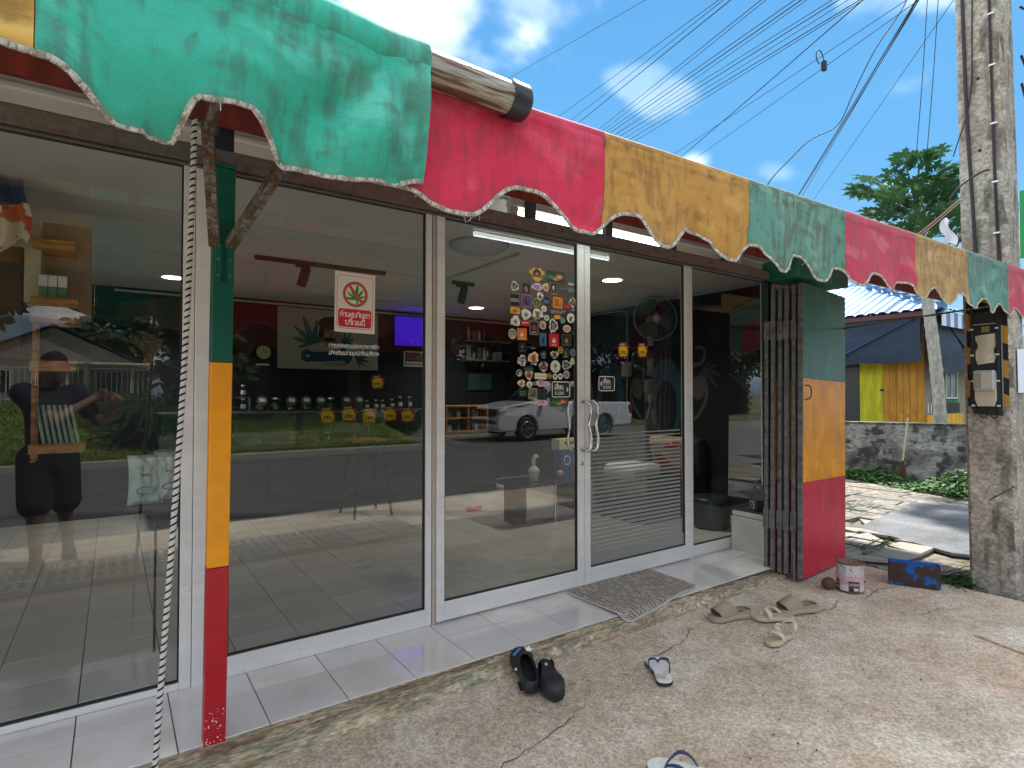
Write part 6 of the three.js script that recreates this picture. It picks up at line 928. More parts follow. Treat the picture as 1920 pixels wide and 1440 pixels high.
{ // painted mural on the right-hand wall
  const mural = canvasTex(1024, 512, (c, w, h) => {
    c.fillStyle = '#05060f'; c.fillRect(0, 0, w, h);
    reseed(91);
    const leaf = (x, y, s, r, col) => { c.save(); c.translate(x, y); c.rotate(r); c.fillStyle = col; for (let k = -3; k <= 3; k++) { c.save(); c.rotate(k * 0.48); const L = s * (1 - Math.abs(k) * 0.15); c.beginPath(); c.moveTo(0, 0); c.quadraticCurveTo(L * 0.14, -L * 0.5, 0, -L); c.quadraticCurveTo(-L * 0.14, -L * 0.5, 0, 0); c.fill(); c.restore(); } c.restore(); };
    for (let i = 0; i < 34; i++) leaf(rnd() * w, rnd() * h, 30 + rnd() * 60, rnd() * 6.3, ['#1b2a44', '#16263a', '#2b3540', '#1f3340'][i % 4]);
    const curl = (x, y, s, col, f) => { c.save(); c.translate(x, y); c.scale(f * s, s); c.strokeStyle = col; c.lineWidth = 9; c.lineCap = 'round'; c.beginPath(); c.moveTo(0, -60); c.bezierCurveTo(40, -70, 30, -20, 6, -22); c.bezierCurveTo(-30, -20, -20, 30, 20, 30); c.bezierCurveTo(50, 40, 20, 90, -6, 110); c.stroke(); c.fillStyle = col; c.beginPath(); c.ellipse(8, 34, 22, 30, 0.3, 0, 7); c.fill(); c.restore(); };
    for (const [x, f] of [[330, 1], [560, -1], [760, 1]]) { curl(x, 190, 1, '#4b4a42', f); }
    c.fillStyle = '#25414a'; for (const [x, y, a, b] of [[440, 240, 60, 90], [660, 250, 60, 100], [445, 330, 90, 26]]) { c.beginPath(); c.ellipse(x, y, a, b, 0, 0, 7); c.fill(); }
    c.fillStyle = '#05060f'; c.beginPath(); c.ellipse(440, 262, 36, 60, 0, 0, 7); c.fill(); c.beginPath(); c.ellipse(660, 272, 36, 66, 0, 0, 7); c.fill();
    c.fillStyle = '#4a1420'; for (const [x, y] of [[430, 400], [640, 400]]) { c.beginPath(); c.ellipse(x, y, 46, 26, 0, 0, 7); c.fill(); }
    c.strokeStyle = '#3c4048'; c.lineWidth = 5; for (const x of [400, 470, 610, 690]) { c.beginPath(); c.moveTo(x, 380); c.quadraticCurveTo(x - 30, 440, x + 10, 480); c.stroke(); }
  });
  const g = new THREE.PlaneGeometry(-BACK - 0.06, CEIL - F - 0.01); g.rotateY(-Math.PI / 2); g.translate(RIGHT - 0.004, (CEIL + F) / 2, (BACK - 0.06) / 2);
  const m = solo('wall_mural', 'dark wall painting of leaves and curling shapes on the right wall', 'mural', g, M({ map: mural, roughness: 0.75 }));
  const o = thing('wall_fan', 'large round wall fan with pale hub on the painted wall', 'fan', [5.08, 2.225, -1.53]);
  const cage = []; o.rotation.y = -0.55;
  for (let k = 0; k < 5; k++) cage.push(new THREE.TorusGeometry(0.05 + k * 0.045, 0.0015, 5, 48).translate(0, 0, 0.035 - k * 0.004)); for (let k = 0; k < 40; k++) { const a = k / 40 * 6.283; cage.push(cyl([Math.cos(a) * 0.05, Math.sin(a) * 0.05, 0.036], [Math.cos(a) * 0.245, Math.sin(a) * 0.245, 0.012], 0.0011, 0.0011, 4)); }
  const cg = part('guard', merge(cage), M({ color: C(0.12, 0.14, 0.15), metalness: 0.5, roughness: 0.4 }), o); part('guard_rim', new THREE.TorusGeometry(0.25, 0.009, 8, 60), M({ color: C(0.22, 0.22, 0.21), roughness: 0.5 }), o);
  part('hub_badge', lathe([[0, 0.012], [0.035, 0.01], [0.042, 0]], 24).rotateX(Math.PI / 2).translate(0, 0, 0.038), M({ color: C(0.45, 0.43, 0.36), roughness: 0.5 }), o);
  for (let k = 0; k < 3; k++) part('blade', sheet(6, 8, (s, t) => { const a = (s - 0.5) * 1.3 + k * 2.094, r = mix(0.04, 0.225, t); return [Math.cos(a) * r, Math.sin(a) * r, (s - 0.5) * 0.05 - 0.02]; }), M({ color: C(0.05, 0.07, 0.09), roughness: 0.3, side: THREE.DoubleSide }), o);
  part('motor', cyl([0, 0, -0.04], [0, 0, -0.18], 0.07, 0.055, 20), M({ color: C(0.3, 0.29, 0.27), roughness: 0.5 }), o); part('wall_arm', bx(-0.03, 0.03, -0.3, 0.02, -0.22, -0.18, 0.01), M({ color: C(0.28, 0.27, 0.25), roughness: 0.5 }), o);
  const pv = solo('cable_duct', 'white cable duct bent down the painted wall beside the fan', 'duct', merge([tube([[5.32, CEIL - 0.06, -3.9], [5.32, CEIL - 0.06, -2.4], [5.32, CEIL - 0.08, -2.22], [5.32, 2.25, -2.2], [5.32, 1.75, -2.2]], 0.011, 60, 8), tube([[5.32, 1.58, -2.2], [5.32, 1.2, -2.2], [5.32, 1.05, -2.12], [5.32, 1.05, -1.9], [5.32, 1.2, -1.84], [5.32, 1.35, -1.84]], 0.009, 40, 8)]), M({ color: C(0.2, 0.195, 0.18), roughness: 0.5 }));
  const sb = thing('switch_box', 'beige switch box with a barber stripe on the painted wall', 'switch box', [5.31, 1.67, -2.2]); part('box', bx(-0.03, 0.03, -0.09, 0.09, -0.06, 0.06, 0.006), M({ color: C(0.3, 0.28, 0.22), roughness: 0.5 }), sb); part('striped_face', bx(-0.034, -0.0305, -0.08, 0.08, -0.055, -0.005), M({ map: canvasTex(32, 96, (c, w, h) => { c.fillStyle = '#c98f5a'; c.fillRect(0, 0, w, h); c.fillStyle = '#5a76c8'; c.beginPath(); c.moveTo(0, 20); c.lineTo(w, 56); c.lineTo(w, 86); c.lineTo(0, 50); c.fill(); }), roughness: 0.5 }), sb);
}
{ // wooden display rack behind the left window with boxes, cones and cloth
  const o = thing('wooden_display_rack', 'narrow wooden display rack behind the left window', 'rack', [-0.25, F, -1.1]);
  part('back_panel', bx(-0.09, 0.14, 1.70, 2.26, -0.25, -0.235, 0.003), M({ color: C(0.30, 0.20, 0.16), roughness: 0.7 }), o);
  part('upright', bx(-0.115, -0.095, 0.9, 1.72, -0.1, -0.08), wood, o); part('upright', bx(-0.115, -0.095, 0.9, 2.2, -0.23, -0.21), wood, o);
  const tray = (y, w) => { const t = hub('tray', o); part('tray_floor', bx(-0.11, -0.11 + w, y, y + 0.012, -0.2, 0.02), wood, t); part('tray_front', bx(-0.115, -0.11 + w, y - 0.002, y + 0.05, 0.0215, 0.032, 0.002), wood, t); part('tray_side', bx(-0.109 + w, -0.098 + w, y, y + 0.055, -0.2, 0.03, 0.002), wood, t); };
  tray(0.955, 0.225); tray(1.40, 0.18); tray(1.66, 0.19); tray(1.745, 0.185); tray(2.06, 0.17);
  for (let k = 0; k < 3; k++) { const x = -0.335 + k * 0.041, b = thing('green_white_box', ['left', 'middle', 'right'][k] + ' one of three green and white boxes on the wooden rack', 'box', [x, F + 1.758, -1.14], 0, 'green and white boxes on the rack'); part('green_part', bx(0, 0.038, 0.0, 0.10, -0.02, 0.035, 0.001), M({ color: C(0.05, 0.17, 0.11), roughness: 0.5 }), b); part('white_part', bx(0, 0.038, 0.101, 0.162, -0.02, 0.035, 0.001), M({ map: canvasTex(64, 96, (c, w, h) => { c.fillStyle = '#c9c7bd'; c.fillRect(0, 0, w, h); c.fillStyle = '#6d7468'; c.fillRect(14, 40, 36, 8); c.fillRect(20, 54, 24, 4); }), roughness: 0.5 }), b); }
  const gl = MP({ color: C(0.8, 0.88, 0.84), transmission: 0.7, roughness: 0.1, thickness: 0 });
  for (let k = 0; k < 7; k++) { const t = thing('cone_tube', ['first', 'second', 'third', 'fourth', 'fifth', 'sixth', 'seventh'][k] + ' leaning glass cone tube from the left on the wooden rack', 'tube', [-0.325 + k * 0.025, F + 0.968, -1.12], 0, 'glass tubes leaning in the rack'); part('glass', cyl([0.03, 0, 0.03], [-0.02, 0.24, -0.12], 0.009, 0.009, 10), gl, t); part('cone', cyl([0.028, 0.01, 0.025], [-0.014, 0.21, -0.1], 0.004, 0.006, 8), M({ color: C(0.24, 0.24, 0.16), roughness: 0.9 }), t); }
  solo('red_packets', 'red patterned packet in the middle tray of the wooden rack', 'packet', bx(-0.33, -0.2, F + 1.413, F + 1.46, -1.2, -1.1, 0.004), M({ color: C(0.35, 0.05, 0.08), roughness: 0.6 }));
  // hanging patterned cloth and pale carton, top left
  const clothMap = tex(256, 256, (u, v) => { const a = fbm(u * 4, v * 4, 4, 861, 3), b = fbm(u * 4 + 9, v * 4, 4, 863, 3); if (v > 0.62) return a > 0.5 ? [58, 74, 104] : [40, 46, 64]; return a > 0.54 ? [214, 204, 186] : b > 0.5 ? [186, 62, 52] : [198, 96, 66]; });
  solo('patterned_cloth', 'red, white and blue patterned cloth hanging at the top of the left window', 'cloth', sheet(24, 20, (s, t) => [-0.62 + s * 0.25 + 0.02 * Math.sin(t * 5), mix(F + 2.03 + 0.05 * Math.sin(s * 9), F + 2.38, t), -1.0 + 0.05 * Math.sin(s * 14) * (1 - t * 0.5)]), M({ map: clothMap, roughness: 0.95, side: THREE.DoubleSide }));
  solo('pale_carton', 'tall pale carton behind the patterned cloth', 'carton', bx(-0.40, -0.33, F + 1.77, F + 2.2, -1.35, -1.15, 0.003).rotateY(0.0), M({ color: C(0.42, 0.38, 0.27), roughness: 0.8 }));
  solo('brown_cabinet', 'dark brown wall cabinet at the left edge of the window', 'cabinet', bx(-1.2, -0.42, F + 1.5, F + 2.1, -1.9, -1.32, 0.01), M({ color: C(0.075, 0.03, 0.02), roughness: 0.6 }));
  // clear plastic sacks hung inside the left window
  const sack = MP({ color: C(0.42, 0.50, 0.46), roughness: 0.35, transmission: 0.25, thickness: 0 });
  const mk = (x, y, w, h, l, seed) => { const t = thing('plastic_sack', l, 'sack', [x, y, -0.46]); part('bag', sheet(26, 26, (s, q) => { const e = Math.sin(Math.PI * s) ** 0.5 * Math.sin(Math.PI * q) ** 0.5, wr = (fbm(s * 7 + seed, q * 7, 999, 5, 4) - 0.5); return [mix(-w / 2, w / 2, s) * (1 - 0.1 * Math.sin(q * 3.1)) , q * h, e * 0.045 + wr * 0.035]; }), sack, t); part('bag', sheet(20, 20, (s, q) => [mix(-w / 2, w / 2, s) * (1 - 0.1 * Math.sin(q * 3.1)), q * h, -Math.sin(Math.PI * s) * Math.sin(Math.PI * q) * 0.04]), sack, t); part('emblem', new THREE.TorusGeometry(w * 0.17, 0.0025, 5, 24).scale(1.4, 0.7, 1).translate(0, h * 0.3, 0.056), M({ color: C(0.08, 0.1, 0.09) }), t); for (let k = -1; k <= 1; k++) part('red_dot', new THREE.CircleGeometry(0.006, 10).translate(k * 0.014, h * 0.62, 0.062), M({ color: C(0.3, 0.05, 0.03) }), t); };
  mk(0.135, 0.815, 0.15, 0.24, 'clear plastic sack with drawn emblem, left of the pair in the window', 3); mk(0.235, 0.83, 0.13, 0.235, 'clear plastic sack partly hidden by the rope, right of the pair', 9);
  solo('sack_stand', 'thin dark stand holding the plastic sacks inside the window', 'stand', merge([bx(0.05, 0.30, 0.795, 0.81, -0.52, -0.40), cyl([0.18, F, -0.47], [0.18, 0.795, -0.47], 0.006, 0.006, 8)]), darkM);
  // blind cords
  solo('blind_cord', 'white blind cord hanging at the far left of the window', 'cord', tube([[-0.45, 2.3, -0.12], [-0.44, 1.5, -0.12], [-0.455, 0.7, -0.12], [-0.45, 0.2, -0.12]], 0.005, 30, 6), M({ color: C(0.7, 0.68, 0.62), roughness: 0.8 }));
}
// ---------------------------------------------------------------- lettering: simple stroked Thai glyphs
const TH = {
  'ก': [6, [[.8, 0], [.8, 4.6], [.2, 5.4], [1.6, 6.8], [4.4, 6.8], [5.4, 5.8], [5.4, 0]]], 'ห': [6, [[1, 6], [1, 0]], [[1, 3], [4, 5.4], [5.4, 6.6]], [[4, 5], [5, 3.6], [5, 0]], ['o', .9, 6.1]], 'า': [3.8, [[.3, 5.2], [1, 6.7], [2.4, 6.7], [3.1, 5.8], [3.1, 0]]], 'ม': [5.8, [[1, 6], [1, 1]], [[1.2, .9], [4.9, .1], [4.9, 6.8]], ['o', .9, 6.1], ['o', .9, .7]],
  'ส': [6, [[2.2, 2.4], [.8, 0], [.7, 4.4], [1.9, 6], [3.8, 6], [4.9, 4.8], [4.9, 0]], [[4.2, 5.6], [5.8, 7.2]], ['o', 2.3, 2.7]], 'บ': [5.9, [[1, 6], [1, .2], [5, .2], [5, 6.8]], ['o', .9, 6.1]], 'ป': [5.9, [[1, 6], [1, .2], [5, .2], [5, 9]], ['o', .9, 6.1]], 'น': [6, [[1, 6], [1, 0], [4.8, 1.3]], [[4.9, 6.8], [4.9, 1]], ['o', .9, 6.1], ['o', 5.2, .7]],
  'ญ': [7.4, [[.7, 0], [.7, 5], [1.7, 6.7], [3, 6.7], [3.7, 5.5], [3.7, 0], [6.4, 0], [6.4, 6.8]], [[4.2, -1], [5, -2], [6.4, -1.2]]], 'ณ': [7.8, [[.8, 1], [.8, 5], [1.8, 6.7], [3, 6.7], [3.7, 5.6], [3.7, 0], [6.4, 1.2]], [[6.6, 6.8], [6.6, 1]], ['o', .9, .7], ['o', 6.8, .7]], 'ช': [5.9, [[1.4, 5.6], [1, 4.4], [1.2, .2], [4.6, .2], [4.6, 4.6], [3.7, 5.2], [5.6, 7]], ['o', 1, 6]], 'ข': [5.6, [[1.4, 5.6], [.9, 4.3], [1.2, .2], [4.6, .2], [4.6, 6.8]], ['o', 1, 6]],
  'ร': [4.8, [[.7, 5.8], [2, 6.8], [4.2, 6.1]], [[.7, 5.8], [.9, 4.8], [3.7, 4.4], [3.7, 1]], ['o', 3.5, .7]], 'ว': [4.8, [[.4, 5.6], [1.5, 6.8], [3.1, 6.8], [4, 5.7], [4, 1]], ['o', 3.6, .7]], 'เ': [2.4, [[1, 6.8], [1, 1]], ['o', 1.2, .7]], 'แ': [4.6, [[1, 6.8], [1, 1]], ['o', 1.2, .7], [[3.2, 6.8], [3.2, 1]], ['o', 3.4, .7]],
  'ด': [5.8, [[2.2, 2.4], [.8, 0], [.6, 4.8], [1.8, 6.7], [3.8, 6.7], [4.9, 5.3], [4.9, 0]], ['o', 2.3, 2.7]], 'ต': [5.8, [[2.2, 2.4], [.8, 0], [.6, 4.8], [1.7, 6.6], [2.8, 6], [3.9, 6.7], [4.9, 5.3], [4.9, 0]], ['o', 2.3, 2.7]], 'ง': [4.6, [[3.2, 6], [3.3, 0], [2.3, 0], [.4, 3]], ['o', 2.7, 6.1]], 'ะ': [3.2, [[.4, 5], [1, 4.4], [2.5, 5.4]], [[.4, 1.8], [1, 1.2], [2.5, 2.2]]],
  'จ': [5.2, [[.5, 5.4], [1.9, 6.8], [3.7, 6.6], [4.4, 5.4], [4.4, .4], [2.8, 2]], ['o', 2.4, 2.4]], 'อ': [5.6, [[1.4, 3.6], [.9, 3.2], [.9, .2], [4.6, .2], [4.7, 5.4], [3.8, 6.8], [1.8, 6.8], [.8, 5.8]], ['o', 1.5, 3.9]], 'ล': [5.8, [[2, 1.2], [2.6, 3.7], [4.8, 3.2]], [[.8, 5.6], [2, 6.8], [4, 6.8], [4.8, 5.6], [4.8, 0]], ['o', 1.6, 1]], 'ำ': [3.8, [[.3, 5.2], [1, 6.7], [2.4, 6.7], [3.1, 5.8], [3.1, 0]], ['o', -1.2, 8.6]], ' ': [3],
};
const TM = { '้': [[[-4, 9], [-3.2, 9.3], [-3.4, 8.2], [-1, 10]]], 'ั': [[[-4, 9.2], [-3.4, 8.2], [-.8, 9.8]]], 'ิ': [[[-4.6, 8], [-3.8, 9.4], [-1.6, 9.4], [-.8, 8], [-4.6, 8]]], 'ี': [[[-4.6, 8], [-3.8, 9.4], [-1.6, 9.4], [-.8, 8], [-4.6, 8]], [[-.8, 8], [-.8, 10.4]]], 'ื': [[[-4.6, 8], [-3.8, 9.4], [-1.6, 9.4], [-.8, 8], [-4.6, 8]], [[-.8, 8], [-.8, 10.6]], [[-1.8, 9], [-1.8, 10.6]]], '่': [[[-1.4, 10.6], [-1.4, 12.2]]], 'ู': [[[-2.4, -1], [-2.4, -2.6], [-.6, -2.6], [-.6, -1]]], 'ุ': [[[-1, -1], [-1, -3]]] };
function thai(c, text, x, y, h, lw, color, width) {   // x left, y baseline, h height of a consonant
  let W = 0; for (const ch of text) W += TH[ch] ? TH[ch][0] : 0;
  const k = h / 7, kx = width ? width / W : k; c.strokeStyle = color; c.lineWidth = lw; c.lineCap = 'round'; c.lineJoin = 'round';
  let px = 0; const line = (p, ox) => { c.beginPath(); p.forEach(([a, b], i) => { const X = x + (ox + a) * kx, Y = y - b * k; i ? c.lineTo(X, Y) : c.moveTo(X, Y); }); c.stroke(); };
  for (const ch of text) { if (TH[ch]) { for (const p of TH[ch].slice(1)) { if (p[0] === 'o') { c.beginPath(); c.ellipse(x + (px + p[1]) * kx, y - p[2] * k, 0.7 * kx, 0.7 * k, 0, 0, 7); c.stroke(); } else line(p, px); } px += TH[ch][0]; } else if (TM[ch]) for (const p of TM[ch]) line(p, px); }
}
function cannaLeaf(c, x, y, s, rot, col, n = 3) { c.save(); c.translate(x, y); c.rotate(rot); c.fillStyle = col; for (let k = -n; k <= n; k++) { c.save(); c.rotate(k * 0.52); const L = s * (1 - Math.abs(k) * 0.15); c.beginPath(); c.moveTo(0, 0); c.quadraticCurveTo(L * 0.2, -L * 0.5, 0, -L); c.quadraticCurveTo(-L * 0.2, -L * 0.5, 0, 0); c.fill(); c.restore(); } c.fillRect(-1.5, 0, 3, s * 0.3); c.restore(); }
// ---------------------------------------------------------------- signs on the glass
const rr2 = (c, x, y, w, h, r) => { c.beginPath(); c.moveTo(x + r, y); c.arcTo(x + w, y, x + w, y + h, r); c.arcTo(x + w, y + h, x, y + h, r); c.arcTo(x, y + h, x, y, r); c.arcTo(x, y, x + w, y, r); c.closePath(); };
{
  const sign = canvasTex(512, 744, (c, w, h) => {
    c.fillStyle = '#e6dcd4'; c.fillRect(0, 0, w, h); c.strokeStyle = '#a83a30'; c.lineWidth = 5; rr2(c, 28, 40, w - 56, h - 90, 46); c.stroke();
    c.save(); c.strokeStyle = '#c44a34'; c.lineWidth = 34; c.beginPath(); c.arc(256, 265, 142, 0, 7); c.stroke(); c.restore();
    cannaLeaf(c, 262, 330, 205, 0.12, '#2f8f3c', 2); cannaLeaf(c, 262, 330, 150, 0.12 + 1.6, '#2f8f3c', 0); cannaLeaf(c, 262, 330, 160, 0.12 - 1.6, '#2f8f3c', 0); cannaLeaf(c, 262, 320, 110, 2.7, '#2f8f3c', 0); c.strokeStyle = '#c44a34'; c.lineWidth = 34; c.beginPath(); c.moveTo(170, 150); c.lineTo(348, 372); c.stroke();
    c.fillStyle = '#cf2a30'; rr2(c, 44, 452, w - 88, 226, 36); c.fill();
    thai(c, 'ห้ามสูบกัญชา', 66, 550, 50, 9, '#f4ece6', 380); thai(c, 'บริเวณนี้', 134, 646, 50, 9, '#f4ece6', 250);
  });
  const o = thing('no_smoking_sign', 'white and red sign with a crossed-out leaf on the window', 'sign', [1.018, 1.822, 0.0045]); o.rotation.z = -0.01;
  part('sheet', bx(-0.106, 0.106, -0.154, 0.154, -0.0015, 0.0005), M({ color: C(0.7, 0.66, 0.62), roughness: 0.6 }), o);
  part('print', new THREE.PlaneGeometry(0.2115, 0.3075).translate(0, 0, 0.001), M({ map: sign, roughness: 0.5 }), o);
  // white vinyl lettering stuck straight on the glass, cut out as strokes
  const strokes = (name, label, lines, x0, y0, hgt, width, z, lw) => {
    const g = []; lines.forEach(([text, dx, dy, wd]) => { let W = 0; for (const ch of text) W += TH[ch] ? TH[ch][0] : 0; const k = hgt / 7, kx = wd / W; let px = 0; const seg = (p, ox) => { for (let i = 0; i + 1 < p.length; i++) { const a = [x0 + dx + (ox + p[i][0]) * kx, y0 + dy + p[i][1] * k], b = [x0 + dx + (ox + p[i + 1][0]) * kx, y0 + dy + p[i + 1][1] * k], L = Math.hypot(b[0] - a[0], b[1] - a[1]); const q = new THREE.PlaneGeometry(L + lw * 0.8, lw); q.rotateZ(Math.atan2(b[1] - a[1], b[0] - a[0])); q.translate((a[0] + b[0]) / 2, (a[1] + b[1]) / 2, z + (i % 3) * 0.00012); g.push(q); } }; for (const ch of text) { if (TH[ch]) { for (const p of TH[ch].slice(1)) if (p[0] !== 'o') seg(p, px); px += TH[ch][0]; } else if (TM[ch]) for (const p of TM[ch]) seg(p, px); } });
    return solo(name, label, 'lettering', merge(g), M({ color: C(0.72, 0.7, 0.66), roughness: 0.6 }));
  };
  strokes('vinyl_lettering', 'two lines of white lettering on the window below the crossed-out leaf sign', [['กรุณาแสดงบัตรประจำตัว', 0, 0.036, 0.264], ['ประชาชนก่อนเข้ารับบริการ', 0, 0, 0.264]], 0.884, 1.553, 0.0165, 0.26, 0.004, 0.0034);
  const slideTex = (flip) => canvasTex(256, 208, (c, w, h) => { c.fillStyle = '#14171a'; c.fillRect(0, 0, w, h); c.strokeStyle = '#d9dad8'; c.lineWidth = 12; rr2(c, 8, 8, w - 16, h - 16, 26); c.stroke(); const ox = flip ? 66 : 40; thai(c, 'เลื่อน', ox, 96, 44, 9, '#d9dad8', 118); c.strokeStyle = '#d9dad8'; c.lineWidth = 4; c.beginPath(); c.moveTo(ox, 112); c.lineTo(ox + 130, 112); c.stroke(); c.fillStyle = '#d9dad8'; c.font = 'bold 54px sans-serif'; c.fillText('SLIDE', ox, 172, 132); c.beginPath(); if (flip) { c.moveTo(26, 104); c.lineTo(50, 62); c.lineTo(50, 146); } else { c.moveTo(230, 104); c.lineTo(206, 62); c.lineTo(206, 146); } c.fill(); });
  const sl = (x, y, flip, l) => { const q = thing('slide_sign', l, 'sign', [x, y, 0.0192]); part('sticker', bx(-0.079, 0.079, -0.053, 0.053, -0.001, 0.0003), darkM, q); part('print', new THREE.PlaneGeometry(0.157, 0.105).translate(0, 0, 0.0008), M({ map: slideTex(flip), roughness: 0.5 }), q); };
  sl(2.381, 1.384, false, 'black and white slide sign with an arrow to the right on the left door'); sl(2.79, 1.426, true, 'black and white slide sign with an arrow to the left on the right-hand door');
  // starburst price stickers
  const burstTex = canvasTex(256, 256, (c, w, h) => { c.fillStyle = '#e2bf1e'; c.fillRect(0, 0, w, h); reseed(4); c.strokeStyle = '#2a2410'; c.lineWidth = 7; thai(c, 'มาหม', 66, 176, 46, 8, '#2a2410', 120); });
  const burst = (label, pos, s, group) => {
    const o = thing('starburst_sticker', label, 'sticker', pos, 0, group); const p = [], q = []; for (let k = 0; k < 32; k++) { const a = k / 32 * 6.283, r = k % 2 ? 0.034 : 0.052 + 0.009 * Math.sin(k * 2.3); p.push([Math.cos(a) * r * s, Math.sin(a) * r * s * 0.92]); q.push([Math.cos(a) * r * 1.16 * s, Math.sin(a) * r * 1.1 * s]); }
    part('orange_edge', new THREE.ShapeGeometry(shapeOf(q)), M({ color: C(0.62, 0.12, 0.02), roughness: 0.5 }), o);
    const g = new THREE.ShapeGeometry(shapeOf(p)); const P = g.attributes.position, uv = g.attributes.uv; for (let i = 0; i < P.count; i++) uv.setXY(i, P.getX(i) / (0.116 * s) + 0.5, P.getY(i) / (0.116 * s) + 0.5); part('yellow_burst', g.translate(0, 0, 0.0005), M({ map: burstTex, roughness: 0.5 }), o);
    part('new_ribbon', new THREE.PlaneGeometry(0.066 * s, 0.024 * s).rotateZ(0.1).translate(-0.006 * s, 0.046 * s, 0.001), M({ map: newTex, roughness: 0.5, transparent: false }), o); part('red_dot', new THREE.CircleGeometry(0.013 * s, 16).translate(0.045 * s, 0.026 * s, 0.0012), M({ color: C(0.55, 0.01, 0.02), roughness: 0.5 }), o);
  };
  const newTex = canvasTex(128, 56, (c, w, h) => { c.fillStyle = '#5a0d14'; c.fillRect(0, 0, w, h); c.font = 'bold 46px serif'; c.fillStyle = '#f0e6dc'; c.fillText('New!', 10, 44, 108); });
  burst('left one of two starburst stickers on the right-hand door', [2.952, 1.66, 0.0192], 1.0, 'starburst stickers'); burst('right one of two starburst stickers on the right-hand door', [3.149, 1.668, 0.0192], 1.0, 'starburst stickers');
  [[1.95, 1.114, 'first'], [2.19, 1.127, 'second'], [2.428, 1.098, 'third'], [2.683, 1.117, 'fourth'], [2.908, 1.1, 'fifth']].forEach(([x, y, n]) => burst(n + ' starburst sticker from the left on the display case', [x, y, -3.484], 1.7, 'starburst stickers'));
  burst('lone starburst sticker standing above the jars', [2.694, 1.5, -3.9], 1.6, 'starburst stickers');
  solo('sticker_stand', 'thin wire stand carrying the lone starburst sticker', 'stand', cyl([2.694, F + 1.091, -3.905], [2.694, 1.52, -3.905], 0.003, 0.003, 6), darkM);
}
